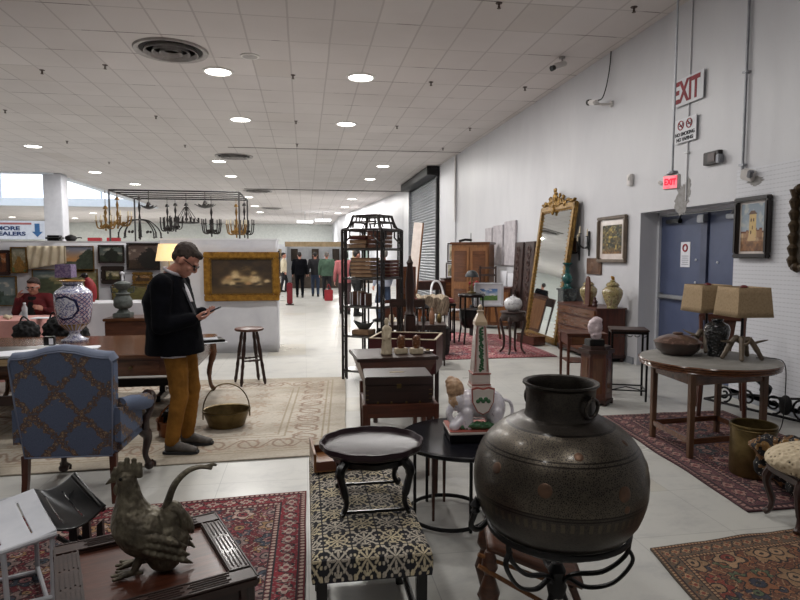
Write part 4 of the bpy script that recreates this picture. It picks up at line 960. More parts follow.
# ------------------------------------------------------------ black and white slit sling chair
LEA = pm('black_leather', '#101012', '#18181b', .3, coat=.25, bump=.08); WLE = pm('white_leather', '#c9cbd2', '#b9bcc5', .45, bump=.08)
t = thing('sling_chair', 'black and white slit-leather sling seat on a white tube frame at the left edge', 'chair', (-1.35, 2.95, .018))
O = Vector((-1.35, 2.95, .018))
Ef, En = gp(-85, 520, .40) - O, gp(-70, 575, .38) - O; Sf, Sn = gp(34, 489, .45) - O, gp(57, 530, .44) - O; Tf, Tn = gp(75, 472, .60) - O, gp(106, 505, .50) - O
def sheet(a0, a1, b0, b1, sag):
    def f(u, v):
        p = a0.lerp(b0, u); q = a1.lerp(b1, u); r_ = p.lerp(q, v); r_ = r_.copy(); r_.z -= sag * 4 * u * (1 - u) + .01 * 4 * v * (1 - v); return r_
    return f
def slit_sheet(name, mt, f, slits, nu=70, nv=40):
    b = MB(); V = {}
    for i in range(nu):
        for j in range(nv): V[i, j] = b.bm.verts.new(f(i / (nu - 1), j / (nv - 1)))
    for i in range(nu - 1):
        for j in range(nv - 1):
            u, v = (i + .5) / (nu - 1), (j + .5) / (nv - 1)
            if any(abs(u - s) < .011 for s in slits) and .16 < v < .84: continue
            b.bm.faces.new([V[i, j], V[i + 1, j], V[i + 1, j + 1], V[i, j + 1]])
    o = b.build(name, mt, t, solid=.008); return o
slit_sheet('black_seat_panel', LEA, sheet(Sf, Sn, Tf, Tn, .035), (.2, .62))
slit_sheet('white_seat_panel', WLE, sheet(Ef, En, Sf, Sn, .02), (.25, .55, .82))
WT = pm('white_tube', '#bfc1c6', '#a9abb2', .4)
MB().tube([En + Vector((0, 0, -.01)), Sn + Vector((0, 0, -.015))], .011, 8).build('side_rail', WT, t); MB().tube([Ef + Vector((0, 0, -.015)), Sf + Vector((0, 0, -.02))], .011, 8).build('side_rail', WT, t)
b = MB(); w0 = gp(13, 600, 0) - O; n0 = En.lerp(Sn, .55)
b.tube([n0 + Vector((0, 0, -.02)), (n0.x + .02, n0.y - .02, .01)], .011, 8); b.tube([Sn + Vector((-.02, 0, -.02)), (Sn.x - .02, Sn.y - .02, .01)], .011, 8)
b.tube([(n0.x - .35, n0.y - .07, .12), (Sn.x - .02, Sn.y - .02, .14)], .011, 8); b.tube([n0 + Vector((.0, 0, -.02)), (n0.x - .3, n0.y, .01)], .011, 8)
b.tube([(Ef.x, Ef.y, .01), (Sf.x, Sf.y, .01)], .011, 8); b.tube([Sf + Vector((0, 0, -.02)), (Sf.x, Sf.y, .01)], .011, 8); b.tube([En, (En.x, En.y, .01)], .011, 8); b.tube([Ef, (Ef.x, Ef.y, .01)], .011, 8)
b.tube([(En.x, En.y, .012), (Ef.x, Ef.y, .012)], .01, 8); b.tube([(Sn.x - .02, Sn.y - .02, .03), (Sf.x, Sf.y, .03)], .01, 8); b.build('tube_frame', WT, t)
for k in (0.06, .5, .96):
    a = Tf.lerp(Tn, k); MB().prism([(-.04, 0), (.015, 0), (.002, a.z - .07), (-.02, a.z - .09)], -.013, .013, M=Matrix.Translation((a.x - .012, a.y, 0)) @ Matrix.Rotation(PI / 2, 4, 'X')).build('end_leg', BLACK, t)
MB().tube([Tf + Vector((-.01, 0, -.02)), Tn + Vector((-.01, 0, -.02))], .012, 8).tube([Sn + Vector((0, 0, -.03)), (Tn.x - .02, Tn.y, .22)], .01, 6).tube([Tf.lerp(Tn, .06) + Vector((0, 0, -.3)), Tn + Vector((0, 0, -.24))], .01, 6).build('end_rail', BLACK, t)

# ------------------------------------------------------------ blue floral armchair (seen from behind)
m, g = newmat('blue_floral_tapestry', .9)
v = g.coords(); sx = g.node('ShaderNodeSeparateXYZ'); g.l.new(v, sx.inputs[0])
a_ = g.math('ADD', g.math('MULTIPLY', sx.outputs[0], 3.45), .5); zz_ = g.math('MULTIPLY', g.math('ADD', sx.outputs[2], g.math('MULTIPLY', sx.outputs[1], .6)), 3.3)
wob = g.math('MULTIPLY', g.math('SUBTRACT', g.noise(v, 14, 3), .5), .16)
def dist_line(s):
    f = g.math('FRACT', g.math('ADD', s, wob)); return g.math('ABSOLUTE', g.math('SUBTRACT', f, .5))
d1 = dist_line(g.math('ADD', g.math('ADD', a_, zz_), 10.3)); d2 = dist_line(g.math('ADD', g.math('SUBTRACT', a_, zz_), 10.0))
d = g.math('MINIMUM', d1, d2); vo = g.voro(v, 30); leaf = g.voro(v, 62)
mask = g.math('LESS_THAN', g.math('ADD', d, g.math('MULTIPLY', vo.outputs[0], .16)), .185)
flc = g.ramp(leaf.outputs['Distance'], [(.1, hexc('#9c8a72')), (.25, hexc('#6d5549')), (.45, hexc('#5f5350')), (.62, hexc('#626068'))], 'CONSTANT')
fl2 = g.ramp(vo.outputs['Distance'], [(.0, hexc('#ab9878')), (.14, hexc('#6b5246')), (.22, hexc('#94806a')), (.3, hexc('#665350'))], 'CONSTANT')
flc = g.mix(g.math('LESS_THAN', vo.outputs['Distance'], .36), flc, fl2)
gn = g.noise(v, 300, 2); blue = g.ramp(gn, [(.35, hexc('#535f78')), (.65, hexc('#65728c'))])
g.l.new(g.mix(mask, blue, flc), g.b.inputs['Base Color']); g.l.new(g.bump(gn, .4, .003), g.b.inputs['Normal']); BLUEF = m
LB = pm('pale_blue_piping', '#7b8498', '#677087', .88, bump=.2, bscale=200)
t = thing('armchair', 'high-backed blue floral upholstered armchair with ball-and-claw feet, seen from behind', 'armchair', (-1.48, 4.27, .018), R(-3))
def backsh(k=1.0, dz=0):
    pts = [(-.262, .0), (.272, .0), (.29, .3), (.305, .615), (.29, .645), (.25, .645), (.18, .655), (.09, .68), (0, .692), (-.09, .68), (-.18, .655), (-.25, .645), (-.295, .645), (-.312, .615), (-.292, .3)]
    return [(x * k, z * k + dz) for x, z in pts]
MBk = Matrix.Translation((0, -.27, .31)) @ Matrix.Rotation(R(4), 4, 'X') @ Matrix.Rotation(PI / 2, 4, 'X')
b = MB(); b.prism(backsh(), -.1, .0, M=MBk); bmesh.ops.bevel(b.bm, geom=b.bm.edges[:], offset=.012, segments=2, affect='EDGES'); b.build('backrest', BLUEF, t)
o_ = [MBk @ Vector((x, z, .002)) for x, z in backsh(.985, .004)]; MB().tube(o_, .006, 6, closed=True).build('piping', LB, t)
o_ = [MBk @ Vector((x * .97, z - .0, -.05)) for x, z in backsh(1, 0)][3:14]; MB().tube(o_, .05, 10, side=(0, 1, 0), r2=.03).build('top_roll', LB, t)
b = MB(); b.box((0, .06, .36), (.6, .58, .13), bev=.035, seg=3); b.build('seat_base', BLUEF, t)
b = MB(); b.box((0, .09, .45), (.5, .52, .09), bev=.035, seg=3); b.build('seat_cushion', LB, t)
for q in (-1, 1):
    b = MB(); b.tube(bez([(q * .3, -.2, .62), (q * .325, -.05, .6), (q * .34, .1, .57), (q * .345, .22, .55)], 5), [.05] * 4 + [.055] * 6 + [.058] * 6, 14, side=(0, 0, 1), r2=.045); b.tube([(q * .3, -.22, .5), (q * .3, .1, .46)], .025, 8, side=(0, 0, 1), r2=.02)
    b.prism([(-.27, .4), (.16, .4), (.14, .56), (-.27, .62)], -.02, .02, M=Matrix(((0, 0, 1, q * .305), (1, 0, 0, 0), (0, 1, 0, 0), (0, 0, 0, 1)))); b.build('arm', BLUEF, t)
    b = MB(); b.tube(bez([(q * .345, .2, .6), (q * .35, .28, .57), (q * .345, .25, .47), (q * .33, .21, .42), (q * .32, .24, .34)], 5), [.035] * 6 + [.03] * 5 + [.026] * 10, 10); b.ball((q * .345, .26, .56), (.05, .045, .055)); b.build('arm_support', DKWOODZ, t)
    b = MB(); b.tube(bez([(q * .27, .3, .33), (q * .3, .335, .25), (q * .285, .32, .13), (q * .3, .345, .05)], 5), [.045, .045, .044, .042, .038, .034, .03, .028, .025, .023, .021, .02, .02, .021, .023, .024], 10); b.ball((q * .302, .35, .032), (.035, .038, .032))
    for k in (-1, 0, 1): b.tube([(q * .302 + .02 * k, .35, .068), (q * .302 + .034 * k, .382, .04), (q * .302 + .03 * k, .385, .01)], .009, 6)
    b.build('front_leg', DKWOODZ, t)
    MB().tube([(q * .265, -.24, .32), (q * .268, -.25, .16), (q * .275, -.27, .0)], [.03, .025, .021], 4).build('rear_leg', MIDWZ, t)
# ------------------------------------------------------------ stool, basket, pails
t = thing('wooden_stool', 'tall round dark wooden stool with turned legs on the cream rug', 'stool', (-.69, 7.6, .018), R(20))
MB().lathe([(0, .66), (.165, .66), (.178, .672), (.178, .688), (.168, .696), (0, .7)], n=40).build('seat', MIDW, t)
for i in range(4):
    a = PI / 4 + i * PI / 2; c, s = math.cos(a), math.sin(a); pts = [(c * (.1 + .11 * k), s * (.1 + .11 * k), .665 * (1 - k)) for k in [j / 14 for j in range(15)]]
    MB().tube(pts, [.016, .018, .022, .017, .022, .025, .024, .02, .017, .022, .018, .02, .018, .022, .012], 12).build('leg', DKWOODZ, t)
for z_, k in ((.3, .52), (.33, .5)):
    for i in range(4):
        if (z_ < .31) == (i % 2 == 0):
            a, a2 = PI / 4 + i * PI / 2, PI / 4 + (i + 1) * PI / 2; r_ = .1 + .11 * k; p, q = Vector((r_ * math.cos(a), r_ * math.sin(a), z_)), Vector((r_ * math.cos(a2), r_ * math.sin(a2), z_))
            MB().tube([p.lerp(q, j / 8) for j in range(9)], [.009, .012, .01, .016, .012, .016, .01, .012, .009], 10).build('stretcher', DKWOOD, t)
def pail(name, label, loc, rz, r0, r1, h, hh, mt, sx=1.0, tilt=0.0):
    t = thing(name, label, 'basket', loc, rz)
    MB().lathe([(0, .0), (r0, 0), (r0 * 1.02, .01), (r0 + (r1 - r0) * .5, h * .5), (r1, h), (r1 * 1.05, h + .006), (r1 * 1.04, h + .016), (r1 * .97, h + .01), (r0 + (r1 - r0) * .45 - .006, h * .5), (r0 * .95, .015), (0, .012)], n=48, sx=sx).build('bowl', mt, t)
    MB().tube([(r1 * sx * math.cos(a) * 1.0, math.sin(tilt) * hh * math.sin(a), h + hh * math.sin(a) * math.cos(tilt)) for a in [PI * i / 24 for i in range(25)]], .009, 8, side=(0, 1, 0), r2=.006).build('handle', mt, t)
    for q in (-1, 1): MB().box((q * r1 * sx * 1.0, 0, h - .03), (.012, .03, .08), bev=.003).build('handle_lug', mt, t)
    return t
pail('brass_basket', 'oval aged brass basket with a tall arched handle on the cream rug', (-.74, 5.72, .018), R(12), .15, .195, .14, .25, BRASS, 1.08, .12)
t = pail('brass_basket', 'small copper-bottomed pail with a thin wire handle behind the man\'s legs', (-1.15, 5.5, .018), R(35), .14, .16, .13, .2, COPPER, 1.0, -.4)
b = MB()
rd = random.Random(7)
for i in range(14): b.tube(bez([(rd.uniform(-.1, .1), rd.uniform(-.1, .1), .08), (rd.uniform(-.1, .1), rd.uniform(-.1, .1), .2), (rd.uniform(-.12, .12), rd.uniform(-.1, .1), .17)], 4), .016, 6)
tag(b.build('leather_strap', BLKIRON), 'tangle of black straps lying in the small copper pail', 'strap', loc=(-1.15, 5.5, .036))

# ------------------------------------------------------------ desk B with papers
TBZ = .665
t = thing('library_table', 'long polished brown table with deep apron and curved legs behind the armchair', 'table', (-2.21, 6.57, .018))
TW, TD = 2.36, 1.5
BX('table_top', WALNUT, t, (0, 0, TBZ - .02), (TW, TD, .04), .012)
for q in (-1, 1): BX('apron', HONEY if False else WALNUT, t, (0, q * (TD / 2 - .07), TBZ - .12), (TW - .14, .03, .17)); BX('apron', WALNUT, t, (q * (TW / 2 - .07), 0, TBZ - .12), (.03, TD - .14, .17))
b = MB()
for x in (-.6, 0, .6): b.box((x, -(TD / 2 - .05), TBZ - .12), (.5, .01, .12), bev=.003)
for i in range(3): MB().tube([(-.6 + i * .6, -(TD / 2 - .04), TBZ - .12), (-.6 + i * .6, -(TD / 2 - .005), TBZ - .12)], [.012, .016], 10).build('knob', BRASS, t)
b.build('drawer_front', WALNUT, t)
for sx_ in (-1, 1):
    for sy_ in (-1, 1):
        x, y = sx_ * (TW / 2 - .08), sy_ * (TD / 2 - .08); MB().tube(bez([(x, y, TBZ - .06), (x + sx_ * .035, y + sy_ * .03, TBZ - .2), (x - sx_ * .01, y - sy_ * .01, .25), (x + sx_ * .0, y, .08), (x + sx_ * .035, y + sy_ * .02, .01)], 5), [.045] * 4 + [.04] * 4 + [.03] * 4 + [.022] * 5 + [.024] * 4, 10).build('leg', WALNUTZ, t)
t = thing('low_bench', 'long low black bench rail under the far side of the brown table', 'bench', (-2.3, 7.15, 0)) if False else None
b = MB(); b.box((-2.25, 7.0, .17), (1.9, .09, .08), bev=.006)
t = thing('trestle_rail', 'low black rail of a folded trestle standing under the brown table', 'trestle', (-2.2, 7.02, .018))
BX('rail', BLACK, t, (0, 0, .17), (1.55, .06, .09)); 
for x in (-.6, .6): BX('foot', BLACK, t, (x, 0, .03), (.06, .5, .06)); BX('post', BLACK, t, (x, 0, .1), (.06, .05, .14))
# trestle table A
t = thing('trestle_table', 'pale plank table on dark crossed trestle legs at the left edge', 'table', (-2.78, 5.38, .024), R(2))
BX('table_top', wood('pale_pine', '#a98f6c', '#8c7350', .6), t, (0, 0, .745), (1.4, .7, .05), .004); BX('dark_edge_inlay', BLACK, t, (0, 0, .775), (1.38, .68, .01), .002)
for x in (-.5, .02):
    for q in (-1, 1): BX('cross_leg', DKWOODZ, t, (x + q * .02, 0, .37), (.05, .075, .88), .004, rot=(q * .62, 0, 0))
BX('stretcher', DKWOOD, t, (0, 0, .37), (.9, .05, .08))
def paper(label, loc, rz, w=.22, d=.3, group=None, n=3):
    b = MB(); rd = random.Random(int(abs(loc[0]) * 1000))
    for i in range(n): b.box((rd.uniform(-.02, .02), rd.uniform(-.02, .02), .002 + i * .003), (w, d, .0022), rot=(0, 0, rd.uniform(-.3, .3)))
    return tag(b.build('paper_sheets', PAPER), label, 'papers', group, loc, rz)
def onB(px, py, z=TBZ + .019): return gp(px, py, z)
paper('loose white papers on the pale plank table at the left edge', (-2.35, 5.3, .80), .4, .34, .3); 
paper('white papers between the porcelain vase and the black box', onB(44, 347), .9, .3, .2); paper('crumpled white papers at the foot of the porcelain vase', onB(78, 349), .3, .34, .22, n=5)
p = onB(50, 346); t = thing('card_box', 'small black upright box on the brown table left of the porcelain vase', 'box', p, .1); BX('box', BLACK, t, (0, 0, .05), (.1, .06, .1), .004); BX('front_label', PAPER, t, (.02, -.031, .05), (.04, .002, .06), 0)
p = onB(207, 342); t = thing('document_case', 'flat black case with white papers on the right end of the brown table', 'folder', p, R(18)); BX('paper', PAPER, t, (.0, -.02, .003), (.36, .27, .005), 0, rot=(0, 0, .1)); BX('case', BLACK, t, (0, 0, .02), (.34, .24, .026), .005); BX('top_sheet', pm('grey_sheet', '#7d828c', '#666b75', .5), t, (-.02, 0, .035), (.26, .18, .003), 0, rot=(0, 0, -.1))
# porcelain vase
VP = onB(75, 341)
m, g = newmat('imari_porcelain', .18, 0, .5)
v = g.coords(); sx = g.node('ShaderNodeSeparateXYZ'); g.l.new(v, sx.inputs[0]); an = g.math('ARCTAN2', sx.outputs[1], sx.outputs[0]); z = sx.outputs[2]
def lat(s): return g.math('LESS_THAN', g.math('ABSOLUTE', g.math('SUBTRACT', g.math('FRACT', s), .5)), .14)
ua = g.math('MULTIPLY', an, 3.18); uz = g.math('MULTIPLY', z, 22)
L_ = g.math('MAXIMUM', lat(g.math('ADD', ua, uz)), lat(g.math('ADD', g.math('SUBTRACT', ua, uz), 30)))
wh = hexc('#cfd0dc'); body = g.mix(L_, hexc('#b9a2ac'), hexc('#4c4f80')); body = g.mix(g.math('GREATER_THAN', g.noise(v, 40, 2), .6), body, wh)
inb = g.math('MULTIPLY', g.math('GREATER_THAN', z, .2), g.math('LESS_THAN', z, .525)); nz = g.noise(v, 34, 4); floral = g.ramp(nz, [(.4, wh), (.5, hexc('#6a6f9c')), (.58, hexc('#d2d2de')), (.68, hexc('#9a5a4e'))], 'CONSTANT')
c_ = g.mix(inb, floral, body)
dx = g.math('MULTIPLY', g.math('ADD', an, 1.75), .165); dz = g.math('SUBTRACT', z, .37); rr = g.math('SQRT', g.math('ADD', g.math('MULTIPLY', dx, dx), g.math('MULTIPLY', g.math('MULTIPLY', dz, dz), 1.05)))
rr = g.math('ADD', rr, g.math('MULTIPLY', g.math('SINE', g.math('MULTIPLY', g.math('ARCTAN2', dz, dx), 8)), .004))
c_ = g.mix(g.math('LESS_THAN', rr, .132), c_, hexc('#22254a')); c_ = g.mix(g.math('LESS_THAN', rr, .11), c_, floral)
gold = g.math('MULTIPLY', g.math('GREATER_THAN', z, .12), g.math('LESS_THAN', z, .195)); c_ = g.mix(gold, c_, g.mix(lat(ua), hexc('#8d7440'), hexc('#a5a3b8')))
g.l.new(c_, g.b.inputs['Base Color']); PORC = m
t = thing('porcelain_vase', 'large white, blue and rust porcelain urn with a floral medallion on the brown table', 'vase', VP)
pf = [(0, 0), (.13, 0), (.135, .02), (.11, .03), (.07, .05), (.05, .085), (.055, .105), (.085, .13), (.125, .17), (.155, .2), (.17, .27), (.182, .36), (.187, .45), (.187, .51), (.18, .53), (.15, .56), (.115, .585), (.095, .6), (.095, .635), (.11, .64), (.11, .65), (.09, .65), (.085, .6), (.1, .5), (0, .2)]
MB().lathe(pf, n=56).build('vase_body', PORC, t, smooth=60)
MB().lathe([(.1, .603), (.104, .61), (.1, .617), (.097, .61)], n=40).build('dark_neck_band', pm('cobalt', '#262a52', '#1d2040', .2, coat=.5), t); MB().lathe([(.12, .645), (.122, .655), (.1, .66), (.095, .65)], n=40).build('gilt_rim', GOLD, t)
# ------------------------------------------------------------ painting booths
PARTM = pm('partition_cloth', '#cfcfd4', '#c2c2c9', .85, scale=3, bump=.25, bscale=6)
def box_part(label, x0, x1, y0, y1, h):
    t = thing('display_partition', label, 'partition', ((x0 + x1) / 2, (y0 + y1) / 2, 0)); w, d = x1 - x0, y1 - y0
    def cl(u, v): x = -w / 2 + u * w; return (x, -d / 2 + .012 * math.sin(u * w * 9 + 2 * math.sin(v * 3)) * (1 - v) , v * h)
    BX('panel', PARTM, t, (0, .02, h / 2), (w, d - .06, h), .006); MB().grid(cl, int(w * 30) + 2, 10).build('front_cloth', PARTM, t, solid=.006); BX('top_batten', WHITE, t, (0, 0, h + .01), (w + .01, d, .03), .004)
    return t
box_part('white cloth-covered display wall carrying the gilt-framed painting of animals', -2.3, -.45, 10.15, 10.75, 1.86)
box_part('long white display wall hung with small landscape paintings at the left', -7.2, -2.34, 10.6, 10.9, 1.82)
CANV = vcmat('oil_canvas', .55, .3, 150)
def picture(label, loc, rz, w, h, fw, frame_m, art, nx=40, ny=34, depth=.05, matw=0.0, matm=None, tilt=0.0, name='framed_painting', cat='painting', group=None, rough=None, inner=None):
    t = thing(name, label, cat, loc, 0, group); t.rotation_euler = (tilt, 0, rz)
    f = MB(); W, H = w / 2, h / 2
    for (x, z, sx_, sz_) in ((0, H - fw / 2, w, fw), (0, -H + fw / 2, w, fw), (-W + fw / 2, 0, fw, h - 2 * fw), (W - fw / 2, 0, fw, h - 2 * fw)):
        f.box((x, -depth / 2, z), (sx_, depth, sz_), bev=min(fw * .25, .012))
    f.build('frame', frame_m, t)
    if inner is not None:
        f = MB(); iw, ih = w - 2 * fw, h - 2 * fw; k = fw * .22
        for (x, z, sx_, sz_) in ((0, ih / 2 - k / 2, iw, k), (0, -ih / 2 + k / 2, iw, k), (-iw / 2 + k / 2, 0, k, ih - 2 * k), (iw / 2 - k / 2, 0, k, ih - 2 * k)): f.box((x, -depth * .35, z), (sx_, depth * .5, sz_), bev=.003)
        f.build('slip', inner, t)
    if matw: BX('mount', matm or PAPER, t, (0, -depth * .25, 0), (w - 2 * fw + .004, .006, h - 2 * fw + .004), 0)
    iw, ih = w - 2 * fw - 2 * matw, h - 2 * fw - 2 * matw
    painted('canvas', nx, ny, art, lambda U, V: ((U - .5) * iw, np.full_like(U, -depth * .25 - .006), (V - .5) * ih), CANV, t)
    return t
def art_land(sky='#8a8f96', glow='#b58a5a', ground='#3a3a26', tree='#20261c', hz=.5, seed=1, trees=.5, tx=.7):
    def f(U, V):
        c = mixc(C(glow), C(sky), sst(hz, 1, V + .15 * (fbm(U * 4, V * 6, seed) - .5))); c = mixc(c, C('#d8cdbb'), sst(.55, .75, fbm(U * 5, V * 9, seed + 2)) * .6)
        gr = mixc(C(ground), C(ground) * 1.7, fbm(U * 12, V * 18, seed + 3)); e = hz + .06 * (fbm(U * 6, U * 0, seed + 4) - .5); c = mixc(gr, c, sst(e - .01, e + .01, V))
        tr = np.abs(U - tx) + .3 * (fbm(U * 14, V * 14, seed + 5) - .5) < trees * (.5 - np.abs(V - hz) * .9); return np.where(tr[..., None], mixc(C(tree), C(tree) * 1.9, fbm(U * 22, V * 22, seed + 6)), c)
    return f
def art_sheep(U, V):
    c = mixc(C('#1c1510'), C('#4a3722'), fbm(U * 8, V * 7, 3)); c = mixc(c, C('#6a5230'), sst(.4, .0, V) * .7)
    r = random.Random(5)
    for i in range(26):
        x, y = r.gauss(.5, .17), .3 + abs(r.gauss(0, .12)); s = r.uniform(.04, .085); k = np.exp(-(((U - x) / s) ** 2 + ((V - y) / (s * 1.1)) ** 2)); n = fbm(U * 40, V * 30, i)
        c = mixc(c, C(r.choice(['#c4ab7c', '#a98f66', '#d2b88c', '#9a8258', '#b58c60'])), np.minimum(1, k * 1.5) * (.6 + .6 * n))
        c = mixc(c, C('#1f1710'), .8 * np.exp(-(((U - x - .02) / s) ** 2 + ((V - y + s * 1.2) / (s * .5)) ** 2)))
    k = np.exp(-(((U - .56) / .1) ** 2 + ((V - .7) / .1) ** 2)); return mixc(c, C('#7d6440'), k * .8 * fbm(U * 30, V * 30, 9) * 1.5)
GF = (lambda px, py, y: yp(px, py, y))
# the big gilt one
p = yp(242, 276.5, 10.1); t = picture('wide gilt-framed dark painting of pale animals resting together, on the white display wall', (-1.0 - .1, 10.13, p.z), 0, 1.2, .8, .1, GOLD, art_sheep, 90, 60, .07, inner=GILT)
t.location.x = p.x
def bpic(px0, py0, px1, py1, label, fm, art, fw=.04, Y_=10.57, **k):
    a, b = yp(px0, py1, Y_), yp(px1, py0, Y_); return picture(label, ((a.x + b.x) / 2, Y_, (a.z + b.z) / 2), 0, b.x - a.x, b.z - a.z, fw, fm, art, **k)
DKF = pm('dark_frame', '#2a1f18', '#17110d', .4)
bpic(99, 245, 124.5, 263, 'small dark landscape with tree shapes, upper left of the four dark paintings', DKF, art_land('#54605c', '#6a7068', '#242a20', '#141812', .4, 3, .8, .5), .025)
bpic(102, 266, 124.5, 284, 'small dark-framed river painting hung below the tree landscape', DKF, art_land('#7c7a66', '#a59a72', '#3c3a20', '#22241a', .35, 5, .4, .3), .075)
bpic(127.5, 243, 160, 270, 'larger dark painting of a horse among shadowy trees', DKF, art_land('#5a4a44', '#6e5e55', '#2a2018', '#14120f', .35, 7, 1.0, .7), .03)
bpic(133, 272, 153, 284, 'small gold-brown framed sunset strip painting beside the standing man', GILT, art_land('#8d6a45', '#a37a45', '#3c2a18', '#241c12', .5, 9, .3, .2), .05)
bpic(113, 284.5, 147, 301, 'wide unframed meadow painting leaning at the foot of the display wall', GILT, art_land('#7b6e4a', '#8f8058', '#54502e', '#3a3c22', .8, 11, .6, .4), .01, 10.575)
bpic(66, 246, 94, 272, 'unframed painting of an orange sunset sky over dark trees', GILT, art_land('#8a90a4', '#c7925c', '#3c4238', '#2a3128', .4, 13, 1.1, .85), .008, 10.575)
bpic(34, 269, 98, 301, 'large green and yellow garden painting behind the porcelain urn', GILT, art_land('#5c6a70', '#56655c', '#3a4030', '#5e5a40', .7, 15, .9, .7), .01, 10.575)
bpic(12, 247, 27.5, 273, 'small painting of an autumn tree on the far left of the booth', GILT, art_land('#8f8f80', '#7d7450', '#3c5030', '#5c4420', .2, 17, .9, .5), .02)
bpic(-6, 276, 17, 306, 'grey-blue misty lake painting behind the seated woman', GILT, art_land('#66757c', '#7c8888', '#3c4844', '#2c3630', .35, 19, .7, .1), .012, 10.575)
bpic(-4, 250, 10, 275, 'dark red-brown framed picture at the extreme left of the booth', DKWOOD, art_land('#9c5a30', '#a86a3a', '#4a2a18', '#2a1a12', .5, 21, .3, .3), .05)
# draped cream cloth on the booth wall
a, b_ = yp(29, 269, 10.55), yp(66, 246, 10.55)
b = MB(); b.grid(lambda u, v: (a.x + u * (b_.x - a.x), 10.54 - .02 * (1 + math.sin(u * 30 + 5 * v * (1 - u))), b_.z + (a.z - b_.z) * v * (1 - .25 * u * v)), 60, 14); tag(b.build('drape', CREAMC, solid=.006), 'cream cloth hanging in diagonal folds left of the sunset painting', 'cloth')
# table under cloth
def clothtable(label, x0, x1, y0, y1, h, cm, lab2, folds=7.0, amp=.03):
    cx, cy = (x0 + x1) / 2, (y0 + y1) / 2; t = thing('folding_table', label, 'table', (cx, cy, 0)); w, d = x1 - x0, y1 - y0
    BX('table_top', WALNUT, t, (0, 0, h - .03), (w - .04, d - .04, .03))
    for x in (-1, 1):
        for y in (-1, 1): BX('leg', STEEL, t, (x * (w / 2 - .12), y * (d / 2 - .12), (h - .04) / 2), (.03, .03, h - .045))
    b = MB(); per = 2 * (w + d); n = int(per * 26)
    def rim(s):
        s = (s % 1) * per
        if s < w: return (-w / 2 + s, -d / 2, 0, -1)
        s -= w
        if s < d: return (w / 2, -d / 2 + s, 1, 0)
        s -= d
        if s < w: return (w / 2 - s, d / 2, 0, 1)
        s -= w; return (-w / 2, d / 2 - s, -1, 0)
    def f(u, v):
        x, y, nx_, ny_ = rim(u); k = v ** .8; o = .012 + amp * k * (1.1 + math.sin(u * per * folds) + .6 * math.sin(u * per * folds * 2.3 + 1)); return (x + nx_ * o, y + ny_ * o, h * (1 - v) + .003 if v > 0 else h)
    b.grid(f, n, 9, cu=True); b.prism([(-w / 2 - .012, -d / 2 - .012), (w / 2 + .012, -d / 2 - .012), (w / 2 + .012, d / 2 + .012), (-w / 2 - .012, d / 2 + .012)], h - .002, h + .004)
    c = b.build('tablecloth', cm); tag(c, lab2, 'tablecloth', loc=(cx, cy, 0)); return t
PINK2 = pm('dusty_pink_cloth', '#c08e88', '#a77570', .9, scale=3, bump=.2, bscale=200)
clothtable('folding table hidden under a white cloth below the dark paintings', -3.52, -1.98, 9.4, 10.08, .9, PARTM, 'white tablecloth on the table below the dark paintings')
p0, p1 = gp(-30, 318, .77), gp(40, 318, .77)
clothtable('table hidden under the dusty pink cloth beside the seated woman', -5.9, -3.5, 8.3, 9.05, .77, PINK2, 'dusty pink tablecloth hanging in folds in front of the seated woman', amp=.035)
# seated woman
RJ = pm('red_jacket', '#6d1b22', '#4a1419', .85, bump=.2)
wp_ = yp(30, 300, 9.5)
t = figure('person', 'seated person in a dark red jacket and glasses behind the pink cloth table', (wp_.x, 9.72, 0), R(-96),
    dict(pelvis=(0, 0, .5), waist=(.02, 0, .66), chest=(.02, 0, .84), neck=(.04, 0, 1.03), hem=(0, 0, .48), shL=(.02, .19, .98), shR=(.02, -.19, .98), elL=(.06, .3, .75), elR=(.08, -.27, .76), wrL=(.2, .2, .82), wrR=(.14, -.19, .98),
         hipL=(.0, .1, .5), hipR=(0, -.1, .5), knL=(.4, .12, .5), knR=(.4, -.12, .5), anL=(.38, .12, .09), anR=(.38, -.12, .09)),
    dict(top=RJ, legs=BLKCLOTH, hair=pm('chestnut_hair', '#3a241b', '#1f1310', .8, scale=24, bump=.8, bscale=90), shoe=BLACK), vox=.01, headM=hm(.07, 0, 1.14, R(14)))
MB().tube([(.12, 0, 1.0), (.15, 0, .86), (.16, 0, .7)], .06, 10, side=(0, 1, 0), r2=.02).build('black_top', BLKCLOTH, t)
t2 = thing('folding_chair', 'dark chair under the seated person in the red jacket', 'chair', (wp_.x, 9.80, 0)); BX('seat', BLACK, t2, (0, .0, .37), (.42, .42, .03)); BX('backrest', BLACK, t2, (0, .24, .62), (.4, .03, .3))
for x in (-.19, .19):
    for y in (-.19, .22): BX('leg', BLACK, t2, (x, y, .18), (.025, .025, .37 if y < 0 else .36))
p = yp(26, 300, 8.5); t = thing('water_bottle', 'clear plastic water bottle on the pink cloth', 'bottle', (p.x, 8.45, .776))
MB().lathe([(0, 0), (.032, 0), (.034, .02), (.031, .08), (.034, .15), (.014, .19), (.014, .2), (0, .2)], n=20).build('bottle', pm('clear_plastic', '#d5dde4', '#c7d0d8', .12, trans=.55), t); MB().lathe([(.017, .2), (.017, .22), (0, .222)], n=16).build('cap', PAPER, t)
paper('flat white papers on the pink cloth beside the water bottle', (p.x + .2, 8.55, .776), 1.5, .16, .34)
b = MB(); rd = random.Random(3)
for i in range(16): b.ball((rd.uniform(-.45, .45), rd.uniform(-.16, .16), .02), (rd.uniform(.02, .05), .03, .025), seg=8)
tag(b.build('costume_trinkets', IV), 'small pale trinkets spread over the left of the pink cloth', 'trinkets', loc=(p.x - .55, 8.6, .776), kind='stuff')
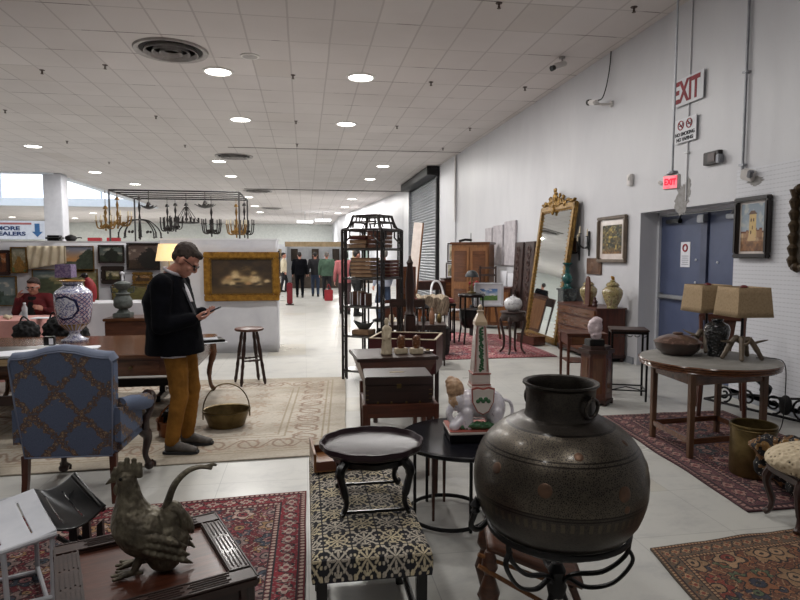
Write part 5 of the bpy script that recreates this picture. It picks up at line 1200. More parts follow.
# bags on low bench
q_ = gp(52, 337, .45)
t = thing('side_bench', 'low wooden bench with black bags piled on it behind the urn', 'bench', (-3.0, 7.75, .018))
BX('seat', WALNUT, t, (0, 0, .47), (.95, .5, .05)); 
for x in (-.42, .42):
    for y in (-.2, .2): BX('leg', WALNUTZ, t, (x, y, .225), (.05, .05, .45), taper=.7)
for i, (x, y, z_, r_, l) in enumerate(((-3.3, 7.75, .62, (.14, .16, .16), 'black leather bag on the low bench nearest the pink cloth'), (-2.98, 7.78, .64, (.14, .15, .18), 'black bag in the middle of the low bench'), (-2.7, 7.74, .6, (.1, .14, .13), 'small black bag at the right end of the low bench'))):
    t = thing('handbag', l, 'bag', (x, y, .527)); b = MB(); b.ball((0, 0, r_[2] * .9), r_); b.box((0, 0, r_[2] * .6), (r_[0] * 1.7, r_[1] * 1.5, r_[2] * 1.2), bev=.04); b.ball((rd.uniform(-.06, .06), -.05, r_[2] * 1.3), (r_[0] * .6, .1, .06)); fuse(b.build('bag_body', BLKCLOTH, t), .013, 3, .5, (.05, .07))
    MB().tube(bez([(-r_[0] * .6, 0, r_[2] * 1.5), (-.02, -.02, r_[2] * 2.2), (r_[0] * .6, 0, r_[2] * 1.5)], 6), .01, 6).build('strap', BLACK, t)
b = MB(); b.box((0, 0, 0), (.09, .01, .11)); tag(b.build('price_tag', PAPER), 'small white tag hanging on the black bags', 'tag', loc=(-3.1, 7.57, .585))
# chest with stone urn lamp
t = thing('storage_chest', 'plain brown wooden chest below the white cloth, carrying the grey stone urn', 'chest', (-2.14, 8.7, 0))
BX('body', MIDW if False else wood('chest_brown', '#5d3726', '#432518', .45), t, (0, 0, .38), (1.0, .5, .7), .008); BX('lid', WALNUT, t, (0, 0, .75), (1.04, .54, .04), .008)
MB().tube([(-.03, -.25, .52), (-.03, -.28, .52)], [.02, .028], 12).build('knob', BRASS, t)
for x in (-.45, .45): BX('foot', DKWOOD, t, (x, -.2, .015), (.08, .08, .03)); BX('foot', DKWOOD, t, (x, .2, .015), (.08, .08, .03))
STONE = pm('grey_stone', '#5f6462', '#3d423f', .8, scale=20, bump=.5)
p = yp(123, 300, 8.62)
t = thing('stone_urn_lamp', 'grey carved stone urn lamp base standing on the brown chest', 'lamp', (p.x, 8.62, .771))
b = MB(); b.box((0, 0, .03), (.22, .22, .06), bev=.008); b.lathe([(.09, .06), (.07, .09), (.055, .11), (.1, .13), (.12, .16), (.12, .24), (.08, .3), (.1, .32), (.06, .34), (.05, .37), (.1, .41), (.11, .46), (.07, .48), (.03, .49), (0, .5)], n=26); b.build('stone_base', STONE, t)
MB().lathe([(.016, .49), (.016, .58), (.03, .585), (.03, .61), (0, .62)], n=12).build('candle_socket', PAPER, t)
for q in (-1, 1): MB().tube([(q * .1, 0, .4), (q * .15, 0, .42), (q * .14, 0, .34), (q * .09, 0, .34)], .01, 6).build('handle', STONE, t)
# red parrot-like ornament and purple lamp behind the urn (on the white cloth table)
p = yp(91, 297, 9.7); t = thing('red_figure', 'bright red bird-like ornament with dark head beside the porcelain urn', 'ornament', (p.x, 9.7, .906))
b = MB(); b.tube(bez([(.0, 0, .0), (.01, 0, .12), (-.01, 0, .26), (-.06, 0, .36)], 5), [.05, .055, .06, .062, .065, .07, .075, .078, .08, .08, .075, .07, .065, .06, .05, .035], 12); b.tube([(.0, 0, .3), (.05, 0, .2), (.07, 0, .05)], [.03, .04, .02], 8); fuse(b.build('plumage', pm('scarlet', '#8f1f26', '#6a161c', .7), t), .012, 3)
MB().ball((-.08, 0, .40), (.05, .045, .045)).tube([(-.11, 0, .4), (-.17, 0, .37)], [.02, .004], 8).build('dark_head', BLACK, t)
p = yp(66, 278, 9.75); t = thing('table_lamp', 'table lamp with a small purple patterned shade and gilt base behind the porcelain urn', 'lamp', (p.x, 9.75, .906))
MB().lathe([(.1, 0), (.1, .03), (.03, .06), (.05, .15), (.06, .22), (.02, .3), (.14, .33), (.02, .36), (.015, .42)], n=20).build('gilt_base', GOLD, t)
MB().box((0, 0, .47), (.22, .22, .2), taper=1.05, bev=.004).build('shade', pm('purple_shade', '#57476a', '#7b6c86', .8, scale=40, lo=.45, hi=.55), t)
p = yp(168.5, 251, 9.8); t = thing('table_lamp', 'glowing cream-shaded lamp behind the standing man\'s head', 'lamp', (p.x, 9.83, .906))
MB().lathe([(.09, 0), (.09, .02), (.03, .05), (.05, .2), (.06, .35), (.03, .5), (.012, .55), (.012, .7)], n=20).build('base', IV, t)
SHD = pm('lit_shade', '#ffe3ad', '#ffd796', .7, emit=.75)
MB().lathe([(.2, .62), (.15, .88)], n=28).build('shade', SHD, t, solid=.004)
t = thing('silver_kettle', 'small dark metal pot on top of the display wall at the left', 'pot', yp(71, 242, 10.7)); t.location.z = 1.847
MB().lathe([(0, 0), (.06, 0), (.09, .04), (.08, .08), (.03, .1), (0, .11)], n=20).build('vessel', BLKIRON, t); MB().tube([(.08, 0, .05), (.14, 0, .06), (.17, 0, .05)], .01, 6).build('spout', BLKIRON, t)
t = thing('black_case', 'dark rounded case lying on top of the display wall at the left', 'case', yp(55, 242, 10.7)); t.location.z = 1.85
BX('case', BLACK, t, (0, 0, .045), (.24, .2, .09), .03); BX('lid_line', STEEL, t, (0, -.101, .055), (.22, .002, .006), 0)
# pale chair back at the left edge
t = thing('pale_armchair', 'pale cream upholstered chair back at the left edge beside the pink cloth', 'chair', (-3.86, 7.02, 0), .3)
b = MB(); b.ball((0, 0, .5), (.28, .1, .3)); b.box((0, -.0, .35), (.5, .2, .3), bev=.05); fuse(b.build('backrest', CREAMC, t), .015, 4); BX('seat', CREAMC, t, (0, .25, .36), (.52, .5, .16), .05)
for x in (-.22, .22):
    for y in (0, .44): BX('leg', DKWOODZ, t, (x, y, .14), (.04, .04, .28), taper=.6)
# ------------------------------------------------------------ pagoda etagere
EC = Vector((.87, 7.76)); ER = R(-35.5); ES = .285
BAMB = pm('dark_bamboo', '#1e1512', '#110c0a', .4, coat=.2)
t = thing('pagoda_etagere', 'tall black open shelf unit with a curved pagoda top and bamboo-style posts', 'shelf', (EC.x, EC.y, 0), ER)
EH = 1.93
for x in (-1, 1):
    for y in (-1, 1):
        b = MB(); b.tube([(x * ES, y * ES, 0), (x * ES, y * ES, EH)], .017, 8); b.tube([(x * (ES - .06), y * ES, 0.02), (x * (ES - .06), y * ES, EH)], .012, 6); b.tube([(x * ES, y * (ES - .06), 0.02), (x * ES, y * (ES - .06), EH)], .012, 6)
        for z in [.1 + .2 * i for i in range(10)]: b.tube([(x * ES, y * ES, z), (x * (ES - .055), y * ES, z)], .007, 6); b.tube([(x * ES, y * ES, z), (x * ES, y * (ES - .055), z)], .007, 6)
        b.build('post', BAMB, t)
SHZ = (.14, .59, .97, 1.33, 1.70)
GLS = pm('shelf_glass_grey', '#6d7274', '#54595b', .25)
for z in SHZ:
    s_ = BX('shelf_board', BAMB if z > .2 else BAMB, t, (0, 0, z - .008), (ES * 2, ES * 2, .016), .002)
    b = MB()
    for q in (-1, 1): b.tube([(-ES, q * ES, z - .02), (ES, q * ES, z - .02)], .01, 6); b.tube([(q * ES, -ES, z - .02), (q * ES, ES, z - .02)], .01, 6)
    b.build('edge_rail', BAMB, s_)
for k in range(4):
    M_ = Matrix.Rotation(k * PI / 2, 4, 'Z'); b = MB(); y = -ES
    for q in (-1, 1):
        b.tube(bez([(q * ES, y, EH), (q * ES * .8, y * .83, EH + .03), (q * ES * .7, y * .73, EH + .1), (q * ES * .62, y * .66, EH + .18)], 5), .015, 6, M=M_)
        b.tube([(q * ES * .9, y, 1.76), (q * ES * .6, y, 1.84), (q * ES * .6, y, 1.93)], .011, 6, M=M_)
        b.tube([(q * ES * .55, y * .73, EH + .1), (q * ES * .55, y * .83, EH + .03)], .01, 6, M=M_); b.tube([(q * ES * .25, y * .66, EH + .18), (q * ES * .25, y * .73, EH + .11)], .01, 6, M=M_)
    b.tube([(-ES, y, EH), (ES, y, EH)], .015, 6, M=M_); b.tube([(-ES * .62, y * .66, EH + .18), (ES * .62, y * .66, EH + .18)], .016, 6, M=M_); b.tube([(-ES * .6, y * .73, EH + .1), (ES * .6, y * .73, EH + .1)], .011, 6, M=M_)
    b.build('pagoda_fret', BAMB, t)
er = Matrix.Translation((EC.x, EC.y, 0)) @ Matrix.Rotation(ER, 4, 'Z')
rd = random.Random(11)
tones = [pm('box_tan', '#94694e', '#6e4c38', .6), pm('box_brown', '#704836', '#4e3022', .6), pm('box_red', '#6d3630', '#4c2422', .6), pm('box_light', '#a98a6c', '#8a6c52', .6)]
ordn = ['bottom', 'second from the bottom', 'third from the bottom', 'fourth from the bottom', 'fifth from the bottom', 'topmost']
def stack(x, y, z, n, h, w, d, where, tn=None):
    where = where.replace('stack on the', 'stack, ')
    for i in range(n):
        p = er @ Vector((x + rd.uniform(-.006, .006), y + rd.uniform(-.006, .006), z + .002 + i * (h + .002)))
        k = tn if tn is not None else rd.randrange(4)
        t = thing('wooden_box', f'{("tan", "brown", "red", "pale")[k]} box, {ordn[i] if i < n - 1 else "topmost"} of {where}', 'box', p, ER + rd.uniform(-.05, .05), 'stacked boxes on the pagoda shelf')
        BX('box', tones[k], t, (0, 0, h / 2), (w, d, h - .004), .003); BX('lid_rim', tones[(k + 1) % 4], t, (0, 0, h - .008), (w + .006, d + .006, .008), .002)
stack(-.1, -.1, SHZ[4], 3, .052, .24, .24, 'the short left stack on the top shelf'); stack(.15, -.08, SHZ[4], 4, .05, .22, .26, 'the tall right stack on the top shelf', 1)
stack(-.04, -.13, SHZ[3], 5, .048, .3, .22, 'the left stack on the second shelf', 3); stack(.16, .12, SHZ[3], 5, .042, .2, .24, 'the right stack on the second shelf', 2)
for i, x in enumerate((-.24, -.21, -.13, -.09, -.02)):
    p = er @ Vector((x + .02, -.12, SHZ[2] + .001)); t = thing('book', ['tan upright book, leftmost on the third shelf', 'brown upright book, second from left on the third shelf', 'light brown upright book, third from left on the third shelf', 'dark red upright book, fourth from left on the third shelf', 'dark upright book at the right end of the third shelf row'][i], 'book', p, ER, 'books on the third shelf')
    w = .024; h = (.17, .175, .18, .16, .15)[i]; BX('cover', tones[(0, 1, 3, 2, 1)[i]], t, (0, 0, h / 2), (w, .16, h), .003); BX('page_block', PAPER, t, (0, .0, h / 2), (w - .008, .163, h - .008), 0)
p = er @ Vector((-.08, -.1, SHZ[1] + .001)); t = thing('wooden_box', 'light brown flat box under the boat-shaped dish on the fourth shelf', 'box', p, ER); BX('box', tones[3], t, (0, 0, .03), (.24, .2, .06), .003)
p = er @ Vector((-.08, -.1, SHZ[1] + .064)); t = thing('boat_dish', 'grey boat-shaped dish resting on a box on the fourth shelf', 'dish', p, ER)
MB().grid(lambda u, v: (.15 * math.cos(u * 2 * PI) * (.5 + .5 * v), .07 * math.sin(u * 2 * PI) * (.5 + .5 * v), .01 + .06 * v + .04 * abs(math.cos(u * 2 * PI)) ** 3 * v), 32, 8, cu=True, ).build('hull', STONE, t, solid=.006); BX('foot', STONE, t, (0, 0, .006), (.12, .06, .012), .003)
p = er @ Vector((.12, .05, SHZ[1] + .001)); t = thing('dark_bowl', 'small dark bowl at the right of the fourth shelf', 'bowl', p); MB().lathe([(0, 0), (.05, 0), (.08, .06), (.075, .06), (.045, .01), (0, .01)], n=24).build('bowl', BLKIRON, t)

# ------------------------------------------------------------ open trunk and post
t = thing('open_trunk', 'open dark red trunk with a pale rim behind the carved cream statuette', 'trunk', (.98, 5.75, 0), R(-20))
W_, D_, Z0, Z1 = .62, .5, .5, .82
MAR = pm('maroon_lacquer', '#4a1c1e', '#2e1113', .4)
BX('bottom', MAR, t, (0, 0, Z0 + .01), (W_, D_, .02))
for q in (-1, 1):
    BX('side', MAR, t, (q * W_ / 2, 0, (Z0 + Z1) / 2), (.02, D_, Z1 - Z0)); BX('wall_panel', MAR, t, (0, q * D_ / 2, (Z0 + Z1) / 2), (W_, .02, Z1 - Z0)); BX('pale_rim', IV, t, (q * W_ / 2, 0, Z1 + .004), (.022, D_, .008), 0); BX('pale_rim', IV, t, (0, q * D_ / 2, Z1 + .004), (W_, .022, .008), 0)
for x in (-.27, .27):
    for y in (-.2, .2): BX('leg', DKWOODZ, t, (x, y, .25), (.04, .04, .5))
t = thing('bed_post', 'dark tapered wooden post standing behind the open trunk', 'post', (1.13, 6.45, 0))
b = MB(); b.prism([(-.07, -.07), (.07, -.07), (.07, .07), (-.07, .07)], 0, .06); b.prism([(-.045, -.045), (.045, -.045), (.045, .045), (-.045, .045)], .06, .95, pts2=[(-.055, -.055), (.055, -.055), (.055, .055), (-.055, .055)])
b.lathe([(.05, .95), (.06, .97), (.04, 1.0), (.045, 1.1), (.05, 1.3), (.03, 1.5), (.038, 1.53), (.02, 1.56), (.012, 1.6), (0, 1.61)], n=18); b.build('post', DKWOODZ, t)
# ------------------------------------------------------------ generic leg table
def legtable(name, label, cat, loc, rz, w, d, h, topm, legm, leg=.035, apron=.07, taper=.7, shelf=None, th=.025, inset=.03, str_=None):
    t = thing(name, label, cat, loc, rz); BX('table_top', topm, t, (0, 0, h - th / 2), (w, d, th), .004)
    if apron:
        for q in (-1, 1): BX('apron', legm, t, (0, q * (d / 2 - inset), h - th - apron / 2), (w - 2 * inset, .016, apron)); BX('apron', legm, t, (q * (w / 2 - inset), 0, h - th - apron / 2), (.016, d - 2 * inset, apron))
    for x in (-1, 1):
        for y in (-1, 1): BX('leg', legm, t, (x * (w / 2 - inset), y * (d / 2 - inset), (h - th) / 2), (leg, leg, h - th), .003, taper=taper)
    if shelf: BX('shelf_board', legm, t, (0, 0, shelf), (w - 2 * inset, d - 2 * inset, .015))
    if str_:
        for q in (-1, 1): BX('stretcher', legm, t, (0, q * (d / 2 - inset), str_), (w - 2 * inset, leg * .6, leg * .6), 0); BX('stretcher', legm, t, (q * (w / 2 - inset), 0, str_), (leg * .6, d - 2 * inset, leg * .6), 0)
    return t
# nest stand (tall, black)
t = legtable('tall_stand', 'tall square black stand with very thin legs and fretted apron beside the round table', 'stand', (3.57, 6.2, 0), R(-22), .40, .34, .795, DKWOOD, BLACK, .022, .03, 1.0, None, .022, .018, .12)
b = MB()
for q in (-1, 1):
    for i in range(5): b.tube([(-.15 + .075 * i + .025 * math.cos(a * PI / 6), q * .152, .735 - .018 * math.sin(a * PI / 6)) for a in range(7)], .005, 5)
b.tube([(-.18, -.15, .12), (0, .05, .12), (.18, -.15, .12)], .007, 5); b.build('fretwork', BLACK, t)
# small cabinet with quartz head pedestal
t = legtable('side_cabinet', 'small brown two-level side cabinet behind the quartz head', 'cabinet', (3.42, 7.0, 0), R(-10), .5, .42, .66, MIDW, MIDWZ, .035, .12, .8, .3)
BX('drawer', WALNUT, t, (0, -.19, .57), (.36, .012, .09), .003); MB().ball((0, -.205, .57), .012, seg=8).build('knob', BRASS, t)
hexp = lambda r: [(r * math.cos(PI / 6 + i * PI / 3), r * math.sin(PI / 6 + i * PI / 3)) for i in range(6)]
t = thing('hexagonal_pedestal', 'six-sided dark red-brown wooden pedestal carrying the quartz head', 'pedestal', (3.12, 6.05, 0), R(10))
b = MB(); b.prism(hexp(.17), .06, .56, pts2=hexp(.16)); b.build('body', MIDWZ, t)
b = MB(); b.prism(hexp(.19), .56, .60); b.prism(hexp(.15), .60, .635); b.build('top_moulding', DKWOOD, t); b = MB(); b.prism(hexp(.185), .03, .06); b.build('base_moulding', DKWOOD, t)
for i in range(6):
    a = PI / 6 + i * PI / 3; MB().ball((.165 * math.cos(a), .165 * math.sin(a), .018), (.022, .022, .018), seg=10).build('foot', DKWOOD, t)
    a2 = a + PI / 6; M_ = Matrix.Rotation(a2, 4, 'Z'); MB().box((.142, 0, .31), (.008, .1, .4), bev=.003, M=M_).build('panel', WALNUTZ, t)
t = thing('quartz_head', 'pale pink quartz carved head on a small black base', 'sculpture', (3.09, 6.04, .636))
BX('black_base', BLACK, t, (0, 0, .035), (.17, .14, .07), .006)
QZ = pm('rose_quartz', '#cdbcc0', '#a9989e', .35, scale=14, bump=.4, bscale=30, coat=.3)
b = MB(); b.ball((0, 0, .2), (.08, .07, .1)); b.ball((.01, -.01, .12), (.06, .055, .07)); b.ball((.02, .0, .27), (.06, .055, .04)); b.ball((-.01, -.06, .18), (.02, .02, .03)); b.ball((-.02, -.05, .12), (.03, .02, .015)); b.ball((.07, 0, .19), (.02, .02, .04))
fuse(b.build('carved_head', QZ, t), .006, 2, .4, (.04, .02))
# ------------------------------------------------------------ chest of drawers with jars
t = thing('chest_of_drawers', 'reddish brown chest of drawers against the right wall under the two yellow jars', 'dresser', (4.52, 9.02, 0), -PI / 2)
W_, D_, H_ = 1.42, .48, .82
BX('carcass', MIDWZ, t, (0, 0, .45), (W_ - .04, D_ - .02, .7), .004); BX('top', MIDW, t, (0, 0, H_ - .012), (W_, D_ + .02, .026), .006); BX('plinth', DKWOOD, t, (0, 0, .085), (W_ - .02, D_, .05), .004)
for x in (-.66, .66):
    for y in (-.2, .2): MB().lathe([(.02, 0), (.03, .02), (.03, .05), (.02, .06)], c=(x, y, 0), n=12).build('foot', DKWOOD, t)
for i, (z, h) in enumerate(((.72, .13), (.55, .17), (.36, .17), (.19, .14))):
    dr = BX('drawer', WALNUT, t, (0, -D_ / 2 - .002, z), (W_ - .12, .02, h - .012), .004)
    for x in (-.4, .4): MB().tube([(x - .04, -D_ / 2 - .012, z), (x - .03, -D_ / 2 - .03, z - .012), (x + .03, -D_ / 2 - .03, z - .012), (x + .04, -D_ / 2 - .012, z)], .005, 6).build('handle', BRASS, dr)
m, g = newmat('yellow_majolica', .22, 0, .5)
n1 = g.noise(g.coords(), 22, 4, .6, .8); g.l.new(g.ramp(n1, [(.3, hexc('#4c4c30')), (.42, hexc('#83764a')), (.52, hexc('#a3976c')), (.6, hexc('#75523a')), (.68, hexc('#5c6244')), (.8, hexc('#9a8858'))]), g.b.inputs['Base Color']); YEL = m
for i, (y, s_) in enumerate(((9.1, .93), (8.33, 1.0))):
    t = thing('lidded_jar', ('left smaller' if i == 0 else 'right larger') + ' yellow painted ceramic jar with lid on the chest of drawers', 'jar', (4.53, y, H_ + .002))
    MB().lathe([(r * s_, z * s_) for r, z in ((0, 0), (.075, 0), (.08, .012), (.075, .03), (.1, .08), (.135, .16), (.15, .22), (.145, .27), (.11, .31), (.085, .325), (.085, .335), (.06, .335))], n=40, ripple=lambda a, z: .02 * math.cos(8 * a)).build('jar_body', YEL, t)
    MB().lathe([(r * s_, z * s_) for r, z in ((.095, .335), (.1, .345), (.08, .375), (.05, .39), (.035, .4), (.04, .41), (.03, .42), (0, .425))], n=32).build('lid', YEL, t)
    b = MB(); b.ball((0, 0, .45 * s_), (.028 * s_, .02 * s_, .03 * s_)); b.ball((-.02, 0, .47 * s_), (.014,) * 3); b.ball((.018, 0, .435 * s_), (.014,) * 3); b.build('finial', GOLD, t)
t = thing('wooden_bracket', 'upright reddish wooden panel leaning in front of the left yellow jar', 'panel', (4.36, 8.78, H_), -PI / 2)
b = MB(); b.prism([(-.07, 0), (.07, 0), (.075, .3), (.05, .43), (0, .47), (-.05, .43), (-.075, .3)], -.012, .012, M=Matrix.Rotation(PI / 2, 4, 'X')); b.build('board', MIDWZ, t); BX('foot', MIDW, t, (0, 0, .012), (.2, .08, .024))
t = thing('small_figure', 'small dark red carved figure between the two yellow jars', 'figurine', (4.42, 8.66, H_ + .002)); b = MB(); b.lathe([(0, 0), (.04, 0), (.045, .02), (.03, .05), (.035, .08), (.02, .11), (.025, .13), (0, .15)], n=14); b.ball((.03, 0, .07), .02); fuse(b.build('figure', pm('oxblood', '#3e1614', '#270d0c', .4), t), .006, 1)
# teal vase on marble cube
MARB = pm('dark_green_marble', '#20282a', '#59625f', .2, scale=9, lo=.5, hi=.62, dist=2, coat=.4)
t = thing('marble_pedestal', 'square dark veined marble pedestal under the teal vase beside the gilt mirror', 'pedestal', (4.53, 9.9, 0)); 
BX('shaft', MARB, t, (0, 0, .53), (.24, .24, .96), .004); BX('base', MARB, t, (0, 0, .025), (.3, .3, .05), .004); BX('cap', MARB, t, (0, 0, 1.02), (.28, .28, .03), .004)
t = thing('teal_vase', 'glossy teal green ceramic candlestick vase on the dark marble pedestal', 'vase', (4.53, 9.9, 1.036))
MB().lathe([(0, 0), (.1, 0), (.1, .02), (.06, .04), (.05, .08), (.09, .13), (.1, .18), (.07, .24), (.035, .27), (.045, .3), (.035, .34), (.05, .4), (.085, .43), (.085, .45), (.05, .45), (0, .44)], n=32).build('vase_body', pm('teal_glaze', '#155552', '#0c3a3c', .15, coat=.6), t)
# ------------------------------------------------------------ wall pictures at the right
WF = pm('grey_brown_frame', '#6f6153', '#554a40', .5)
def art_floral(U, V):
    n = fbm(U * 14, V * 16, 31); c = mixc(C('#23261a'), C('#5a4a26'), sst(.4, .6, n)); c = mixc(c, C('#b09a4e'), sst(.55, .72, fbm(U * 11, V * 12, 33)) * sst(.95, .2, np.abs(U - .5) * 1.5)); c = mixc(c, C('#8d8f72'), sst(.6, .75, fbm(U * 20, V * 20, 35)) * .7)
    return mixc(c, C('#8a5a30'), sst(.25, .0, V) * .6)
def art_town(U, V):
    c = mixc(C('#a9b3ba'), C('#7f8d9a'), V); c = mixc(c, C('#c5c0b4'), sst(.5, .7, fbm(U * 5, V * 7, 41)) * .6)
    tw = (U > .34) & (U < .63) & (V < .78) & (V > .3); c = np.where(tw[..., None], mixc(C('#b99a5e'), C('#d0b684'), fbm(U * 30, V * 30, 2)), c)
    rf = (V >= .78) & (V < .86) & (np.abs(U - .485) < .19 - (V - .78) * 1.6); c = np.where(rf[..., None], C('#5e4534'), c)
    for (x, y) in ((.42, .66), (.53, .66), (.485, .5), (.42, .4)): c = np.where(((np.abs(U - x) < .022) & (np.abs(V - y) < .035))[..., None], C('#4c3423'), c)
    hz = .42 + .1 * np.floor(hsh(np.floor(U * 9), U * 0, 3) * 3) / 3
    hs_ = (V < hz) & ~tw; c = np.where(hs_[..., None], mixc(C('#8a6244'), C('#c2a582'), hsh(np.floor(U * 9), np.floor(V * 7), 5)), c); c = np.where((hs_ & (V > hz - .035))[..., None], C('#6b3d2a'), c)
    c = np.where(((V < .34) & (np.mod(U * 16, 1) < .3) & (np.mod(V * 12, 1) < .5))[..., None], C('#4a3020'), c)
    c = mixc(c, mixc(C('#4c3222'), C('#a8764a'), fbm(U * 14, V * 22, 8)), sst(.26, .16, V)); arch = (np.hypot((U - .47) / .17, (V - .24) / .13) < 1) & (V > .22); c = np.where(arch[..., None], C('#c4a478'), c)
    return c
a, b_ = xp(600, 220), xp(630.5, 214.5); picture('framed yellow and green floral picture with cream mount left of the blue door', (WX - .005, (9.29 + 8.4) / 2, 1.86), -PI / 2, .88, .73, .055, WF, art_floral, 44, 40, .06, .085, IVORY)
picture('dark-framed painting of a yellow church tower on the wall right of the blue door', (WX - .03, 5.80, 1.905), -PI / 2, .50, .66, .05, pm('blackbrown_frame', '#231a17', '#15100e', .35), art_town, 60, 80, .07, .025, IVORY)
b = thing('framed_picture', 'ornate dark gilt carved frame cut off by the right edge of the picture', 'frame', (WX - .03, 5.03, 1.87), -PI / 2)
OG = pm('old_gilt', '#4c3c28', '#2f2418', .5, .4, scale=22, bump=.7, bscale=50)
f = MB(); W_, H_ = .42, .76
for q in (-1, 1):
    f.tube([(q * W_ / 2, -.03, -H_ / 2 + H_ * i / 20) for i in range(21)], [.03 + .012 * (i % 3) for i in range(21)], 8); f.tube([(-W_ / 2 + W_ * i / 14, -.03, q * H_ / 2) for i in range(15)], [.03 + .012 * (i % 3) for i in range(15)], 8)
f.build('frame', OG, b); BX('panel', pm('old_canvas', '#4a4238', '#2f2a24', .6), b, (0, -.01, 0), (W_, .02, H_), 0)
PLQ = pm('plaque_wood', '#6a4d3a', '#4d3729', .6)
BXt = BX('plaque', PLQ, None, (0, 0, 0), (.025, .5, .27), .004); tag(BXt, 'small square brown plaque on the wall below the framed floral picture', 'plaque', loc=(WX - .015, 9.43, 1.43))
b = MB(); b.box((-.016, 0, 0), (.01, .4, .19), bev=.003); b.ball((-.02, .05, .02), (.008, .06, .05)); b.build('relief', PLQ, BXt)
BXt = BX('plaque', PLQ, None, (0, 0, 0), (.025, .34, .28), .004); tag(BXt, 'small brown plaque on the wall between the gilt mirror and the candle sconces', 'plaque', loc=(WX - .015, 10.3, 1.78)); b = MB(); b.box((-.016, 0, 0), (.01, .26, .2), bev=.003); b.build('relief', PLQ, BXt)
for i, (y, z) in enumerate(((9.98, 1.72), (9.62, 1.80))):
    t = thing('candle_sconce', ('left' if i == 0 else 'right') + ' black iron wall candle sconce with cream candles, left of the floral picture', 'sconce', (WX, y, z), -PI / 2)
    b = MB(); b.tube([(0, -.02, -.2), (0, -.025, .22)], [.012, .018], 8); b.ball((0, -.03, .05), (.03, .02, .08)); b.ball((0, -.03, -.05), (.025, .02, .05)); b.build('backplate', BLKIRON, t)
    for q in (-1, 0, 1):
        e = (q * .15, -.13 if q else -.19, .12 + (.05 if q == 0 else 0)); ar = MB().tube(bez([(0, -.03, -.02), (q * .08, -.08, -.07), (q * .15, e[1], .0), e], 6), .008, 6).lathe([(.006, -.0), (.028, .005), (.03, .012), (0, .014)], c=e, n=12).build('arm', BLKIRON, t)
        MB().tube([(e[0], e[1], e[2] + .01), (e[0], e[1], e[2] + .13)], .011, 10).build('candle', CREAMC, ar)
# ------------------------------------------------------------ leaning gilt mirror
t = thing('floor_mirror', 'very tall gilt-framed mirror with a carved crest leaning on the right wall', 'mirror', (4.38, 10.72, .02)); t.rotation_euler = (R(-7.3), 0, R(-90 - 1))
W_, H_, FW = 1.62, 2.56, .12
for (x, z, w, h) in ((0, FW / 2, W_, FW), (0, H_ - FW / 2, W_, FW), (-W_ / 2 + FW / 2, H_ / 2, FW, H_), (W_ / 2 - FW / 2, H_ / 2, FW, H_)):
    BX('frame_side', GILT, t, (x, 0, z), (w, .08, h), .02)
b = MB()
for i in range(60):
    x = -W_ / 2 + .14 + (W_ - .28) * (i % 20) / 19
    if i < 20: b.ball((x, -.04, H_ - .125), .012, seg=6)
for i in range(34):
    z = .16 + (H_ - .3) * i / 33
    for q in (-1, 1): b.ball((q * (W_ / 2 - .125), -.04, z), .011, seg=6)
b.build('beading', GOLD, t)
m, g = newmat('mirror_glass', .02, 1.0); g.b.inputs['Base Color'].default_value = (.82, .86, .86, 1)
BX('glass', m, t, (0, .0, H_ / 2), (W_ - 2 * FW + .02, .02, H_ - 2 * FW + .02), 0)
b = MB(); rd = random.Random(9); cx = -.12
for i in range(46):
    a = rd.uniform(0, PI); r_ = rd.uniform(.02, .3); x = cx + r_ * 1.5 * math.cos(a) * 1.1; z = H_ - .02 + r_ * .75 * math.sin(a); b.ball((x, -.02 - rd.uniform(0, .03), z), (rd.uniform(.025, .05), .03, rd.uniform(.02, .05)), rot=(0, rd.uniform(-2, 2), 0), seg=8)
for q in (-1, 1):
    b.tube(spiral((cx + q * .22, -.03, H_ + .05), .1, .02, 1.3, 18, PI / 2 + (0 if q > 0 else 0), s=q), .022, 8); b.tube(bez([(cx + q * .3, -.02, H_ + .02), (q * .5, -.02, H_ + .05), (q * .62, -.02, H_ + .01), (q * .76, -.02, H_ + .04)], 6), [.03, .035, .03, .02] * 4 + [.03] * 3, 8)
b.ball((cx, -.05, H_ + .13), (.07, .04, .1)); b.ball((cx, -.06, H_ + .27), (.05, .03, .05)); b.ball((cx, -.05, H_ - .12), (.05, .03, .08))
fuse(b.build('carved_crest', GILT, t), .012, 1, .4, (.04, .03))
t = thing('low_box', 'low reddish wooden box on the floor in front of the gilt mirror', 'box', (4.05, 10.35, .018), R(-80)); BX('box', MIDW, t, (0, 0, .07), (.6, .24, .14), .006); BX('lid', WALNUT, t, (0, 0, .148), (.62, .26, .016), .004)
# dark carved panels and pale panels
for i, (y0, y1) in enumerate(((13.15, 12.6), (12.5, 11.95))):
    t = thing('carved_screen', ('left' if i == 0 else 'right') + ' tall dark carved wooden panel leaning on the wall left of the gilt mirror', 'panel', (4.66, (y0 + y1) / 2, .0)); t.rotation_euler = (R(-3), 0, -PI / 2); w = y0 - y1 - .03
    BX('board', pm('carved_dark', '#3c2622', '#1f1311', .55, scale=20, bump=.9, bscale=24), t, (0, 0, .96), (w, .05, 1.9), .006)
    b = MB()
    for k in range(11): b.tube(spiral((0, -.03, .16 + k * .16), .02, .1 if w > .3 else .07, 1.4, 16, k, s=(-1) ** k), .014, 6)
    b.build('carving', pm('carved_dark_relief', '#4a302a', '#2a1a17', .5), t)
m, g = newmat('mottled_plaster_panel', .8); n1 = g.noise(g.coords((1, 1, .5)), 9, 5, .7, 1.0); g.l.new(g.ramp(n1, [(.35, hexc('#c3bfc2')), (.6, hexc('#a49ea4')), (.8, hexc('#c9c5c8'))]), g.b.inputs['Base Color']); g.l.new(g.bump(n1, .5, .01), g.b.inputs['Normal']); MOT = m
